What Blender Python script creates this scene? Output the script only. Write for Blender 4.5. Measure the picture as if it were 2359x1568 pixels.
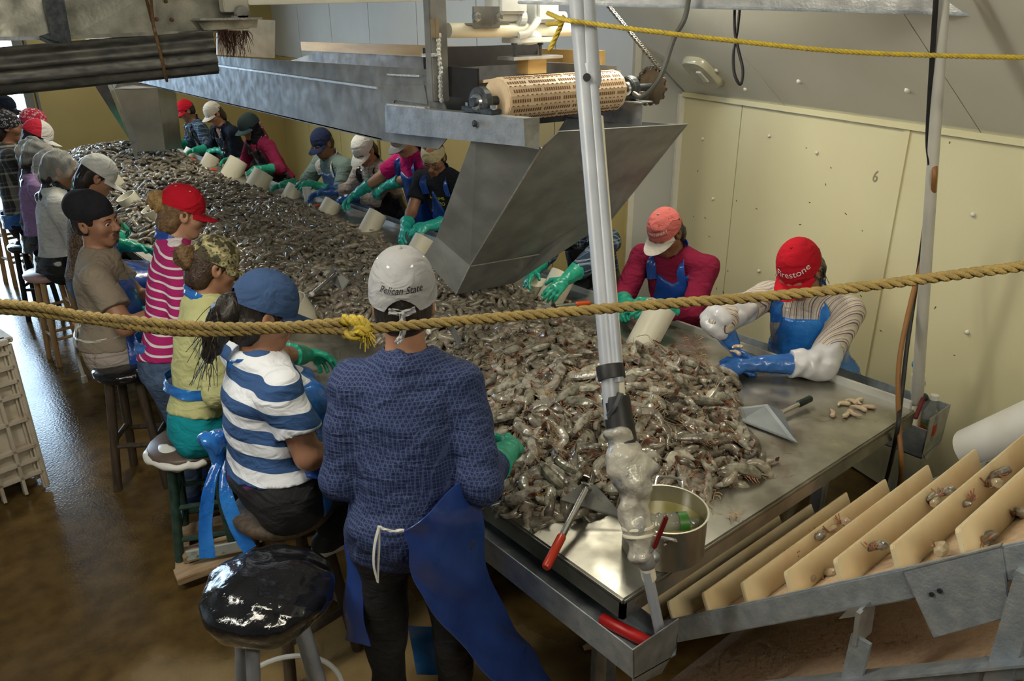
import bpy, bmesh, math, random
import numpy as np
from mathutils import Vector, Matrix
random.seed(7); rng = np.random.default_rng(7)
for o in list(bpy.data.objects): bpy.data.objects.remove(o)
scene = bpy.context.scene
COL = scene.collection

# ---------------------------------------------------------------- camera
CAM = np.array([-1.384, -1.178, 2.38])
CR = np.array([0.76889484, -0.63934429, -0.00629304])
CU = np.array([0.24885043, 0.29017968, 0.92405044])
CF = np.array([0.58896026, 0.71206364, -0.38221876])
FPX, CX, CY = 1800.6, 1179.5, 784.0
cd = bpy.data.cameras.new('camera'); cam = bpy.data.objects.new('camera', cd); COL.objects.link(cam)
cd.sensor_fit = 'HORIZONTAL'; cd.sensor_width = 36.0; cd.lens = FPX / 2359.0 * 36.0
cd.clip_start = 0.05; cd.clip_end = 200
m = Matrix(((CR[0], CU[0], -CF[0], CAM[0]), (CR[1], CU[1], -CF[1], CAM[1]), (CR[2], CU[2], -CF[2], CAM[2]), (0, 0, 0, 1)))
cam.matrix_world = m
scene.camera = cam

# ---------------------------------------------------------------- world, lights, exposure
scene.view_settings.view_transform = 'Standard'
scene.view_settings.look = 'None'
scene.view_settings.exposure = -0.28
scene.view_settings.gamma = 1.0
scene.view_settings.use_curve_mapping = False
scene.cycles.use_denoising = True
scene.cycles.max_bounces = 6
scene.cycles.diffuse_bounces = 3
scene.cycles.glossy_bounces = 3
scene.cycles.transmission_bounces = 4
scene.cycles.use_adaptive_sampling = True
scene.cycles.adaptive_threshold = 0.08
scene.cycles.adaptive_min_samples = 12
scene.cycles.sample_clamp_indirect = 6.0
wd = bpy.data.worlds.new('daylight'); scene.world = wd; wd.use_nodes = True
bg = wd.node_tree.nodes['Background']
bg.inputs['Color'].default_value = (0.55, 0.76, 1.0, 1); bg.inputs['Strength'].default_value = 13.0

def area_light(name, loc, size, energy, color, target=None, portal=False):
    ld = bpy.data.lights.new(name, 'AREA'); ld.shape = 'RECTANGLE'; ld.size, ld.size_y = size
    ld.energy = energy; ld.color = color
    o = bpy.data.objects.new(name, ld); COL.objects.link(o); o.location = loc
    d = Vector(target) - Vector(loc) if target else Vector((0, 0, -1))
    o.rotation_euler = d.to_track_quat('-Z', 'Y').to_euler()
    if portal: ld.cycles.is_portal = True
    return o
FL = (1.0, 0.93, 0.74)
area_light('fluorescent_lamp', (1.80, 1.58, 2.66), (0.24, 1.3), 42, FL, target=(1.35, 1.35, 0.8))
area_light('fluorescent_lamp.001', (0.8, 5.2, 3.3), (0.28, 1.3), 72, FL)
area_light('fluorescent_lamp.002', (-0.9, 0.9, 3.25), (0.28, 1.3), 36, FL, target=(0.6, 0.9, 1.2))
area_light('fluorescent_lamp.003', (1.2, 8.6, 3.3), (0.28, 1.3), 42, FL)
area_light('fluorescent_lamp.004', (-0.9, -2.2, 3.2), (1.3, 0.28), 48, FL, target=(0.6, -0.6, 1.6))
area_light('slope_fill_lamp', (-2.3, 1.2, 2.9), (0.28, 1.3), 40, (1.0, 0.97, 0.86), target=(1.2, 1.0, 1.6))  # unseen fill lamp, added to brighten the sloped ceiling from the left
area_light('doorway_daylight', (-1.2, 10.9, 1.5), (3.3, 3.0), 0, (1, 1, 1), target=(-1.2, 0, 1.5), portal=True)

# ---------------------------------------------------------------- photo-calibrated points at real distances
def ray(x, y): return CF + CR * ((x - CX) / FPX) - CU * ((y - CY) / FPX)
def Pz(x, y, z): d = ray(x, y); return CAM + d * ((z - CAM[2]) / d[2])
def Px(x, y, X): d = ray(x, y); return CAM + d * ((X - CAM[0]) / d[0])
def Py(x, y, Y): d = ray(x, y); return CAM + d * ((Y - CAM[1]) / d[1])
def Pd(x, y, k): return CAM + ray(x, y) * k
V = lambda *a: np.array(a, float)
def nrm(v): v = np.asarray(v, float); return v / (np.linalg.norm(v) + 1e-12)

# ---------------------------------------------------------------- materials
MATS = {}
def folds(N, L, co, bp):
    """soft fabric folds under the weave"""
    mp = N.new('ShaderNodeMapping'); mp.inputs['Scale'].default_value = (1.0, 1.0, 1.9); mp.inputs['Rotation'].default_value = (.5, .3, .4); L.new(co, mp.inputs['Vector'])
    n = N.new('ShaderNodeTexNoise'); n.inputs['Scale'].default_value = 11; n.inputs['Detail'].default_value = 2.5; n.inputs['Distortion'].default_value = .8; L.new(mp.outputs['Vector'], n.inputs['Vector'])
    b2 = N.new('ShaderNodeBump'); b2.inputs['Strength'].default_value = .55; b2.inputs['Distance'].default_value = .035; L.new(n.outputs['Fac'], b2.inputs['Height']); L.new(b2.outputs['Normal'], bp.inputs['Normal'])
def mat(name, c1, c2=None, rough=0.5, metal=0.0, scale=8.0, bump=0.0, bscale=40.0, coat=0.0, rough2=None, detail=4.0,
        trans=0.0, ior=1.45, emit=None, alpha=1.0, spec=0.5, contrast=(0.35, 0.65), stretch=(1, 1, 1), island=0.0, objrand=0.0, sss=0.0):
    if name in MATS: return MATS[name]
    M = bpy.data.materials.new(name); M.use_nodes = True; nt = M.node_tree; N = nt.nodes; L = nt.links
    b = N['Principled BSDF']
    if c2 is None: c2 = tuple(x * 0.8 for x in c1)
    tc = N.new('ShaderNodeTexCoord'); mp = N.new('ShaderNodeMapping'); mp.inputs['Scale'].default_value = stretch
    L.new(tc.outputs['Object'], mp.inputs['Vector'])
    nz = N.new('ShaderNodeTexNoise'); nz.inputs['Scale'].default_value = scale; nz.inputs['Detail'].default_value = detail
    L.new(mp.outputs['Vector'], nz.inputs['Vector'])
    cr = N.new('ShaderNodeValToRGB'); L.new(nz.outputs['Fac'], cr.inputs['Fac'])
    cr.color_ramp.elements[0].position, cr.color_ramp.elements[1].position = contrast
    cr.color_ramp.elements[0].color = (*c1, 1); cr.color_ramp.elements[1].color = (*c2, 1)
    out = cr.outputs['Color']
    if island or objrand:
        hs = N.new('ShaderNodeHueSaturation'); L.new(out, hs.inputs['Color'])
        if island: g = N.new('ShaderNodeNewGeometry'); src = g.outputs['Random Per Island']; amt = island
        else: g = N.new('ShaderNodeObjectInfo'); src = g.outputs['Random']; amt = objrand
        mr = N.new('ShaderNodeMapRange'); L.new(src, mr.inputs['Value'])
        mr.inputs['To Min'].default_value = 1 - amt; mr.inputs['To Max'].default_value = 1 + amt
        L.new(mr.outputs['Result'], hs.inputs['Value'])
        mh = N.new('ShaderNodeMapRange'); mm = N.new('ShaderNodeMath'); mm.operation = 'FRACT'
        mu = N.new('ShaderNodeMath'); mu.operation = 'MULTIPLY'; mu.inputs[1].default_value = 7.13
        L.new(src, mu.inputs[0]); L.new(mu.outputs[0], mm.inputs[0]); L.new(mm.outputs[0], mh.inputs['Value'])
        mh.inputs['To Min'].default_value = 0.475; mh.inputs['To Max'].default_value = 0.52
        L.new(mh.outputs['Result'], hs.inputs['Hue'])
        out = hs.outputs['Color']
    L.new(out, b.inputs['Base Color'])
    b.inputs['Metallic'].default_value = metal; b.inputs['Specular IOR Level'].default_value = spec
    b.inputs['Roughness'].default_value = rough
    if rough2 is not None:
        mr = N.new('ShaderNodeMapRange'); n2 = N.new('ShaderNodeTexNoise'); n2.inputs['Scale'].default_value = scale * 1.7; n2.inputs['Detail'].default_value = 5
        L.new(mp.outputs['Vector'], n2.inputs['Vector']); L.new(n2.outputs['Fac'], mr.inputs['Value'])
        mr.inputs['From Min'].default_value = 0.3; mr.inputs['From Max'].default_value = 0.7
        mr.inputs['To Min'].default_value = rough; mr.inputs['To Max'].default_value = rough2
        L.new(mr.outputs['Result'], b.inputs['Roughness'])
    if bump:
        n3 = N.new('ShaderNodeTexNoise'); n3.inputs['Scale'].default_value = bscale; n3.inputs['Detail'].default_value = 3
        L.new(mp.outputs['Vector'], n3.inputs['Vector'])
        bp = N.new('ShaderNodeBump'); bp.inputs['Strength'].default_value = bump; bp.inputs['Distance'].default_value = 0.01
        L.new(n3.outputs['Fac'], bp.inputs['Height']); L.new(bp.outputs['Normal'], b.inputs['Normal'])
        if name.startswith('cloth_') or 'trousers' in name or 'denim' in name: folds(N, L, tc.outputs['Object'], bp)
    b.inputs['Coat Weight'].default_value = coat; b.inputs['Coat Roughness'].default_value = 0.08
    b.inputs['Transmission Weight'].default_value = trans; b.inputs['IOR'].default_value = ior
    b.inputs['Alpha'].default_value = alpha
    if sss: b.inputs['Subsurface Weight'].default_value = sss; b.inputs['Subsurface Radius'].default_value = (0.012, 0.006, 0.003); b.inputs['Subsurface Scale'].default_value = 1.0
    if emit: b.inputs['Emission Color'].default_value = (*emit[0], 1); b.inputs['Emission Strength'].default_value = emit[1]
    MATS[name] = M
    return M

def mat_ramp(name, build, rough=0.8, bump=0.15, bscale=350.0, spec=0.3):
    """fabric/print material: build(N, L, coord_socket) returns a colour socket"""
    if name in MATS: return MATS[name]
    M = bpy.data.materials.new(name); M.use_nodes = True; nt = M.node_tree; N = nt.nodes; L = nt.links
    b = N['Principled BSDF']; b.inputs['Roughness'].default_value = rough; b.inputs['Specular IOR Level'].default_value = spec
    tc = N.new('ShaderNodeTexCoord')
    L.new(build(N, L, tc.outputs['Object']), b.inputs['Base Color'])
    nz = N.new('ShaderNodeTexNoise'); nz.inputs['Scale'].default_value = bscale; L.new(tc.outputs['Object'], nz.inputs['Vector'])
    bp = N.new('ShaderNodeBump'); bp.inputs['Strength'].default_value = bump; bp.inputs['Distance'].default_value = 0.004
    L.new(nz.outputs['Fac'], bp.inputs['Height']); L.new(bp.outputs['Normal'], b.inputs['Normal']); folds(N, L, tc.outputs['Object'], bp)
    MATS[name] = M
    return M

def ramp(N, L, fac, stops, interp='CONSTANT'):
    cr = N.new('ShaderNodeValToRGB'); cr.color_ramp.interpolation = interp
    e = cr.color_ramp.elements
    while len(e) < len(stops): e.new(0.5)
    for k, (p, c) in enumerate(stops): e[k].position = p; e[k].color = (*c, 1)
    L.new(fac, cr.inputs['Fac']); return cr.outputs['Color']

def band(N, L, co, direction, freq, phase=0.0, wob=0.0):
    """0..1 sawtooth along a direction of the object coordinates"""
    d = N.new('ShaderNodeVectorMath'); d.operation = 'DOT_PRODUCT'; L.new(co, d.inputs[0]); d.inputs[1].default_value = direction
    src = d.outputs['Value']
    if wob:
        nz = N.new('ShaderNodeTexNoise'); nz.inputs['Scale'].default_value = 6; L.new(co, nz.inputs['Vector'])
        a = N.new('ShaderNodeMath'); a.operation = 'MULTIPLY_ADD'; L.new(nz.outputs['Fac'], a.inputs[0]); a.inputs[1].default_value = wob; L.new(src, a.inputs[2]); src = a.outputs[0]
    a = N.new('ShaderNodeMath'); a.operation = 'MULTIPLY_ADD'; L.new(src, a.inputs[0]); a.inputs[1].default_value = freq; a.inputs[2].default_value = phase + 100.0
    f = N.new('ShaderNodeMath'); f.operation = 'FRACT'; L.new(a.outputs[0], f.inputs[0]); return f.outputs[0]

def mixc(N, L, fac, a, b, mode='MIX'):
    m = N.new('ShaderNodeMix'); m.data_type = 'RGBA'; m.blend_type = mode
    if isinstance(fac, float): m.inputs[0].default_value = fac
    else: L.new(fac, m.inputs[0])
    for s, v in ((6, a), (7, b)):
        if isinstance(v, tuple): m.inputs[s].default_value = (*v, 1)
        else: L.new(v, m.inputs[s])
    return m.outputs[2]

# ---------------------------------------------------------------- object helpers
def root(name, loc, label, cat, group=None):
    o = bpy.data.objects.new(name, None); COL.objects.link(o); o.location = [float(x) for x in loc]
    o.empty_display_size = 0.1
    o['label'] = label; o['category'] = cat
    if group: o['group'] = group
    return o
def tag(o, label, cat, group=None):
    o['label'] = label; o['category'] = cat
    if group: o['group'] = group
    return o
def wloc(o):
    p = np.zeros(3)
    while o is not None:
        p = p + np.array(o.location); o = o.parent
    return p

class MB:
    """collects shapes (world coordinates) and links them as ONE mesh object"""
    def __init__(s): s.v = []; s.f = []; s.n = 0
    def add(s, v, f):
        v = np.asarray(v, float); s.v.append(v); n = s.n
        s.f.extend([tuple(int(i) + n for i in q) for q in f]); s.n += len(v); return s
    def box(s, c, size, ax=None):
        c = np.asarray(c, float); h = np.asarray(size, float) / 2
        A = np.eye(3) if ax is None else np.asarray(ax, float)
        p = [c + A[0] * h[0] * i + A[1] * h[1] * j + A[2] * h[2] * k for i in (-1, 1) for j in (-1, 1) for k in (-1, 1)]
        return s.add(p, [(0, 1, 3, 2), (4, 6, 7, 5), (0, 4, 5, 1), (2, 3, 7, 6), (0, 2, 6, 4), (1, 5, 7, 3)])
    def bar(s, a, b, w, h, up=(0, 0, 1)):
        a = np.asarray(a, float); b = np.asarray(b, float); d = nrm(b - a); sd = nrm(np.cross(d, up)); u = np.cross(sd, d)
        return s.box((a + b) / 2, (np.linalg.norm(b - a), w, h), (d, sd, u))
    def cyl(s, a, b, r0, r1=None, n=16, cap=True):
        r1 = r0 if r1 is None else r1
        a = np.asarray(a, float); b = np.asarray(b, float); d = nrm(b - a)
        t = np.array([1., 0, 0]) if abs(d[0]) < .9 else np.array([0, 1., 0])
        e1 = nrm(np.cross(d, t)); e2 = np.cross(d, e1)
        th = np.arange(n) * 2 * np.pi / n; ring = np.outer(np.cos(th), e1) + np.outer(np.sin(th), e2)
        f = [(i, (i + 1) % n, n + (i + 1) % n, n + i) for i in range(n)]
        if cap: f += [tuple(range(n))[::-1], tuple(range(n, 2 * n))]
        return s.add(np.vstack([a + ring * r0, b + ring * r1]), f)
    def tube(s, pts, r, n=8, cap=True, closed=False, flat=None):
        pts = np.asarray(pts, float); m = len(pts)
        r = np.full(m, r) if np.isscalar(r) else np.asarray(r, float)
        T = np.gradient(pts, axis=0)
        if closed: T = np.roll(pts, -1, 0) - np.roll(pts, 1, 0)
        T /= np.linalg.norm(T, axis=1)[:, None] + 1e-12
        u = np.array([0, 0, 1.]) if abs(T[0][2]) < .9 else np.array([1., 0, 0])
        e1 = nrm(np.cross(T[0], u)); th = np.arange(n) * 2 * np.pi / n; vs = []
        for i in range(m):
            e1 = nrm(e1 - T[i] * (e1 @ T[i])); e2 = np.cross(T[i], e1)
            fl = 1.0 if flat is None else flat
            vs.append(pts[i] + r[i] * (np.outer(np.cos(th), e1) + fl * np.outer(np.sin(th), e2)))
        f = []
        for i in range(m if closed else m - 1):
            j = (i + 1) % m
            f += [(i * n + k, i * n + (k + 1) % n, j * n + (k + 1) % n, j * n + k) for k in range(n)]
        if cap and not closed: f += [tuple(range(n))[::-1], tuple((m - 1) * n + k for k in range(n))]
        return s.add(np.vstack(vs), f)
    def plate(s, poly, th, nvec=None):
        """flat or slightly warped polygon with thickness"""
        p = np.asarray(poly, float); n = len(p)
        if nvec is None: nvec = nrm(np.cross(p[1] - p[0], p[2] - p[0]))
        q = p + np.asarray(nvec) * th
        f = [tuple(range(n))[::-1], tuple(range(n, 2 * n))] + [(i, (i + 1) % n, n + (i + 1) % n, n + i) for i in range(n)]
        return s.add(np.vstack([p, q]), f)
    def grid(s, P, closed_u=False, th=None):
        """P[i][j] points -> surface; th gives thickness"""
        P = np.asarray(P, float); a, b = P.shape[:2]
        idx = lambda i, j: i * b + j
        f = []
        for i in range(a if closed_u else a - 1):
            for j in range(b - 1): f.append((idx(i, j), idx((i + 1) % a, j), idx((i + 1) % a, j + 1), idx(i, j + 1)))
        if th is None: return s.add(P.reshape(-1, 3), f)
        gu = np.gradient(P, axis=0); gv = np.gradient(P, axis=1)
        if closed_u: gu = np.roll(P, -1, 0) - np.roll(P, 1, 0)
        nn = np.cross(gu, gv); nn /= np.linalg.norm(nn, axis=2)[..., None] + 1e-12
        Q = P + nn * th; o = a * b
        f2 = [tuple(o + k for k in q[::-1]) for q in f]
        side = []
        for i in range(a if closed_u else a - 1):
            for j in (0, b - 1):
                q = (idx(i, j), idx((i + 1) % a, j)); side.append((q[1], q[0], o + q[0], o + q[1]) if j == 0 else (q[0], q[1], o + q[1], o + q[0]))
        if not closed_u:
            for j in range(b - 1):
                for i in (0, a - 1):
                    q = (idx(i, j), idx(i, j + 1)); side.append((q[0], q[1], o + q[1], o + q[0]) if i == 0 else (q[1], q[0], o + q[0], o + q[1]))
        return s.add(np.vstack([P.reshape(-1, 3), Q.reshape(-1, 3)]), f + f2 + side)
    def lathe(s, prof, c, axis=(0, 0, 1), n=24, close=True):
        """prof: list of (r, h)"""
        d = nrm(axis); t = np.array([1., 0, 0]) if abs(d[0]) < .9 else np.array([0, 1., 0])
        e1 = nrm(np.cross(d, t)); e2 = np.cross(d, e1); c = np.asarray(c, float)
        th = np.arange(n) * 2 * np.pi / n; ring = np.outer(np.cos(th), e1) + np.outer(np.sin(th), e2)
        vs = [c + d * h + ring * r for r, h in prof]; m = len(prof); f = []
        for i in range(m - 1): f += [(i * n + k, i * n + (k + 1) % n, (i + 1) * n + (k + 1) % n, (i + 1) * n + k) for k in range(n)]
        if close: f += [tuple(range(n))[::-1], tuple((m - 1) * n + k for k in range(n))]
        return s.add(np.vstack(vs), f)
    def ell(s, c, rad, ax=None, nu=12, nv=8):
        c = np.asarray(c, float); A = np.eye(3) if ax is None else np.asarray(ax, float)
        vs = []
        for j in range(nv + 1):
            ph = math.pi * (j / nv - .5)
            for i in range(nu):
                th = 2 * math.pi * i / nu
                q = (math.cos(ph) * math.cos(th) * rad[0], math.cos(ph) * math.sin(th) * rad[1], math.sin(ph) * rad[2])
                vs.append(c + A[0] * q[0] + A[1] * q[1] + A[2] * q[2])
        f = [(j * nu + i, j * nu + (i + 1) % nu, (j + 1) * nu + (i + 1) % nu, (j + 1) * nu + i) for j in range(nv) for i in range(nu)]
        return s.add(vs, f)
    def obj(s, name, material, parent=None, smooth=False, bevel=0.0, label=None, kind=None, loc=None, angle=40):
        me = bpy.data.meshes.new(name); v = np.vstack(s.v)
        off = wloc(parent) if parent is not None else (np.asarray(loc, float) if loc is not None else np.zeros(3))
        if parent is None and loc is None:
            off = np.array([(v[:, 0].min() + v[:, 0].max()) / 2, (v[:, 1].min() + v[:, 1].max()) / 2, v[:, 2].min()])
        me.from_pydata((v - off).tolist(), [], s.f); me.validate(); me.update()
        bm = bmesh.new(); bm.from_mesh(me); bmesh.ops.recalc_face_normals(bm, faces=bm.faces)
        if bevel:
            es = [e for e in bm.edges if len(e.link_faces) == 2 and e.calc_face_angle(0) > 0.6]
            bmesh.ops.bevel(bm, geom=es, offset=bevel, segments=2, affect='EDGES', clamp_overlap=True)
        if smooth is True:
            for fc in bm.faces: fc.smooth = True
            a = math.radians(angle)
            for e in bm.edges:
                if len(e.link_faces) == 2 and e.calc_face_angle(0) > a: e.smooth = False
        bm.to_mesh(me); bm.free()
        me.materials.append(material)
        o = bpy.data.objects.new(name, me); COL.objects.link(o)
        if parent is not None: o.parent = parent
        else: o.location = off
        if label: o['label'] = label
        if kind: o['kind'] = kind
        return o

def text_geo(body, size=1.0, shear=0.0, extrude=0.0):
    cu = bpy.data.curves.new('txt', 'FONT'); cu.body = body; cu.size = size; cu.shear = shear; cu.extrude = extrude
    cu.align_x = 'CENTER'; cu.align_y = 'CENTER'; cu.resolution_u = 3
    o = bpy.data.objects.new('txt', cu); COL.objects.link(o)
    bpy.context.view_layer.update()
    me = o.evaluated_get(bpy.context.evaluated_depsgraph_get()).to_mesh()
    v = np.array([tuple(x.co) for x in me.vertices]); f = [tuple(p.vertices) for p in me.polygons]
    bpy.data.objects.remove(o); bpy.data.curves.remove(cu)
    return v, f
def catmull(pts, n=8):
    P = [np.asarray(p, float) for p in pts]; P = [2 * P[0] - P[1]] + P + [2 * P[-1] - P[-2]]; out = []
    for i in range(1, len(P) - 2):
        for k in range(n):
            t = k / n; a, b, c, d = P[i - 1], P[i], P[i + 1], P[i + 2]
            out.append(.5 * ((2 * b) + (-a + c) * t + (2 * a - 5 * b + 4 * c - d) * t * t + (-a + 3 * b - 3 * c + d) * t ** 3))
    out.append(P[-2]); return np.array(out)
# ---------------------------------------------------------------- shared materials
W = 1.81; HT = 0.83
M_galv = mat('galvanised_metal', (0.34, 0.35, 0.36), (0.48, 0.49, 0.50), rough=0.38, rough2=0.6, metal=0.85, scale=14, bump=0.12, bscale=90)
M_galv_blue = mat('painted_grey_steel', (0.27, 0.31, 0.35), (0.38, 0.41, 0.44), rough=0.42, rough2=0.6, metal=0.55, scale=22, bump=0.2, bscale=120)
M_alu = mat('aluminium_sheet', (0.16, 0.16, 0.155), (0.25, 0.25, 0.24), rough=0.46, rough2=0.64, metal=0.4, scale=9, bump=0.08, bscale=30)
M_steel = mat('worn_steel_top', (0.24, 0.23, 0.19), (0.46, 0.45, 0.41), rough=0.27, rough2=0.52, metal=0.9, scale=5, bump=0.06, bscale=18, detail=8)
M_bright = mat('polished_steel', (0.62, 0.62, 0.62), (0.75, 0.75, 0.75), rough=0.22, metal=1.0, scale=20)
M_iron = mat('dark_cast_iron', (0.05, 0.06, 0.07), (0.10, 0.11, 0.12), rough=0.45, metal=0.6, scale=30, bump=0.3)
M_black = mat('black_rubber', (0.012, 0.012, 0.014), (0.02, 0.02, 0.022), rough=0.5, scale=20)
M_bag = mat('black_plastic_bag', (0.006, 0.006, 0.008), (0.012, 0.012, 0.015), rough=0.12, scale=10, bump=0.5, bscale=35, coat=0.6)
M_pvc = mat('white_pvc', (0.32, 0.345, 0.40), (0.40, 0.42, 0.47), rough=0.35, scale=9, contrast=(0.3, 0.7))
M_pvc_old = mat('cream_pvc', (0.78, 0.74, 0.60), (0.60, 0.52, 0.36), rough=0.4, scale=7, contrast=(0.55, 0.85))
M_wood = mat('dark_wood', (0.05, 0.035, 0.025), (0.10, 0.07, 0.045), rough=0.6, scale=12, stretch=(4, 4, .6), bump=0.3)
M_wood_light = mat('light_wood', (0.42, 0.24, 0.10), (0.52, 0.33, 0.15), rough=0.5, scale=10, stretch=(3, 3, .5))
M_pallet = mat('raw_pallet_wood', (0.36, 0.24, 0.13), (0.50, 0.36, 0.22), rough=0.75, scale=12, stretch=(.5, 4, 4), bump=0.2)
M_red = mat('red_vinyl_grip', (0.45, 0.035, 0.015), (0.36, 0.03, 0.012), rough=0.3, scale=9)
M_orange = mat('orange_grip', (0.75, 0.10, 0.02), rough=0.4)
M_white = mat('white_plastic', (0.75, 0.75, 0.72), (0.68, 0.67, 0.62), rough=0.35)
M_concrete = None

# ---------------------------------------------------------------- the setting
def floor_mat():
    """wet amber concrete with drier, paler patches towards the near end of the aisle"""
    M = bpy.data.materials.new('wet_amber_concrete'); M.use_nodes = True; N = M.node_tree.nodes; L = M.node_tree.links; b = N['Principled BSDF']
    tc = N.new('ShaderNodeTexCoord'); co = tc.outputs['Object']
    n1 = N.new('ShaderNodeTexNoise'); n1.inputs['Scale'].default_value = 1.6; n1.inputs['Detail'].default_value = 6; L.new(co, n1.inputs['Vector'])
    dp = N.new('ShaderNodeVectorMath'); dp.operation = 'DISTANCE'; L.new(co, dp.inputs[0]); dp.inputs[1].default_value = (-.75 + .2, .55 - 3.2, .1)
    a = N.new('ShaderNodeMath'); a.operation = 'MULTIPLY_ADD'; L.new(n1.outputs['Fac'], a.inputs[0]); a.inputs[1].default_value = -1.6; L.new(dp.outputs['Value'], a.inputs[2])
    dry = N.new('ShaderNodeMapRange'); L.new(a.outputs[0], dry.inputs['Value']); dry.inputs['From Min'].default_value = .42; dry.inputs['From Max'].default_value = .12
    n2 = N.new('ShaderNodeTexNoise'); n2.inputs['Scale'].default_value = 9; n2.inputs['Detail'].default_value = 8; L.new(co, n2.inputs['Vector'])
    wet = ramp(N, L, n2.outputs['Fac'], [(.3, (.075, .045, .014)), (.7, (.15, .095, .032))], 'LINEAR'); dr = ramp(N, L, n2.outputs['Fac'], [(.3, (.21, .14, .055)), (.7, (.30, .21, .095))], 'LINEAR')
    L.new(mixc(N, L, dry.outputs['Result'], wet, dr), b.inputs['Base Color'])
    r1 = N.new('ShaderNodeMapRange'); L.new(n1.outputs['Fac'], r1.inputs['Value']); r1.inputs['From Min'].default_value = .35; r1.inputs['From Max'].default_value = .65; r1.inputs['To Min'].default_value = .06; r1.inputs['To Max'].default_value = .20
    mx = N.new('ShaderNodeMix'); L.new(dry.outputs['Result'], mx.inputs[0]); L.new(r1.outputs['Result'], mx.inputs[2]); mx.inputs[3].default_value = .42; L.new(mx.outputs[0], b.inputs['Roughness'])
    n3 = N.new('ShaderNodeTexNoise'); n3.inputs['Scale'].default_value = 70; n3.inputs['Detail'].default_value = 3; L.new(co, n3.inputs['Vector'])
    bp = N.new('ShaderNodeBump'); bp.inputs['Strength'].default_value = .14; bp.inputs['Distance'].default_value = .008; L.new(n3.outputs['Fac'], bp.inputs['Height']); L.new(bp.outputs['Normal'], b.inputs['Normal'])
    return M
fl = floor_mat()
o = MB().box((-0.2, 3.2, -0.05), (9.6, 16, 0.1)).obj('floor', fl, kind='structure')
M_wall = mat('cream_panel', (0.66, 0.62, 0.41), (0.61, 0.56, 0.34), rough=0.42, scale=1.2, bump=0.05, bscale=180, contrast=(0.3, 0.8))
M_wall_up = mat('white_ceiling_panel', (0.72, 0.72, 0.66), (0.67, 0.66, 0.58), rough=0.45, scale=1.5, bump=0.04, bscale=180)
M_wall_far = mat('mustard_wall', (0.44, 0.35, 0.14), (0.39, 0.31, 0.12), rough=0.5, scale=1.5, bump=0.05, bscale=150)
M_wall_grey = mat('grey_wall_panel', (0.50, 0.51, 0.50), (0.44, 0.45, 0.43), rough=0.5, scale=1.3)
M_trim = mat('white_trim', (0.72, 0.71, 0.66), (0.66, 0.64, 0.56), rough=0.4)
M_stain = mat('grime', (0.16, 0.10, 0.04), rough=0.8)

wa = math.radians(17.1); WD = V(math.sin(wa), math.cos(wa), 0); WP = V(-math.cos(wa), math.sin(wa), 0)   # along wall / into the room
WK = V(3.083, 2.354, 0.0)
def wpt(s, z, off=0.0): return WK + WD * s + WP * off + V(0, 0, z)
ZT = 1.9
# right wall: backing + lower panels with battens, ledge trim, sloped ceiling panels
right = MB().plate([wpt(0, 0, -.03), wpt(-5.4, 0, -.03), wpt(-5.4, 3.4, -.03), wpt(0, 3.4, -.03)], 0.06, -WP).obj('wall_right', M_trim, kind='structure')
def wpanel(s0, s1, name='panel'):
    MB().plate([wpt(s0 - .004, 0.02, 0), wpt(s1 + .004, 0.02, 0), wpt(s1 + .004, ZT, 0), wpt(s0 - .004, ZT, 0)], 0.02, -WP).obj(name, M_wall, right)
for s0, s1 in ((0, -0.62), (-0.62, -1.87), (-1.87, -3.1), (-3.1, -4.3), (-4.3, -5.3)): wpanel(s0, s1)
for s in (-1.87, -3.1, -4.3):
    MB().bar(wpt(s, 0.02, .004), wpt(s, ZT, .004), 0.035, 0.010, up=WP).obj('seam_batten', M_wall, right)
slope_u = nrm(V(WP[0] * .623, WP[1] * .623, .525)); slope_n = nrm(np.cross(slope_u, WD))
if slope_n[2] > 0: slope_n = -slope_n
ceil_sl = MB().plate([wpt(0.0, ZT, 0) - slope_n * .03, wpt(-5.3, ZT, 0) - slope_n * .03, wpt(-5.3, ZT, 0) + slope_u * 2.3 - slope_n * .03, wpt(0, ZT, 0) + slope_u * 2.3 - slope_n * .03], 0.05, -slope_n).obj('ceiling', M_trim, kind='structure')
for s0, s1 in ((0, -1.0), (-1.0, -2.25), (-2.25, -3.5), (-3.5, -5.3)):
    MB().plate([wpt(s0 - .003, ZT), wpt(s1 + .003, ZT), wpt(s1 + .003, ZT) + slope_u * 2.3, wpt(s0 - .003, ZT) + slope_u * 2.3], 0.02, -slope_n).obj('ceiling_panel', M_wall_up, ceil_sl)
t1 = MB(); t1.bar(wpt(0, ZT - .012, .012), wpt(-5.3, ZT - .012, .012), 0.03, 0.02, up=WP); t1.obj('trim_1', M_wall, kind='structure')
MB().bar(wpt(0.012, 0.3, .012), wpt(0.012, ZT - .01, .012), 0.035, 0.05, up=WP).obj('trim_2', M_trim, kind='structure', bevel=.004)
for s, z in [(-.25, 1.62), (-.42, 1.25), (-.9, 1.72), (-1.3, 1.68), (-1.25, 1.0), (-2.3, 1.55), (-2.4, 1.02), (-2.1, .55), (-2.75, 1.0), (-2.6, .4), (-.95, .9), (-3.0, 1.3)]:
    MB().ell(wpt(s, z, .004), (.011, .011, .011), nu=10, nv=6).obj('rivet', M_trim, right, smooth=True)
for s, t in [(-.62, .28), (-1.3, .25), (-2.0, .26), (-.75, .12)]:
    MB().ell(wpt(s, ZT) + slope_u * t, (.014, .014, .014), nu=10, nv=6).obj('rivet', M_trim, ceil_sl, smooth=True)
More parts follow.
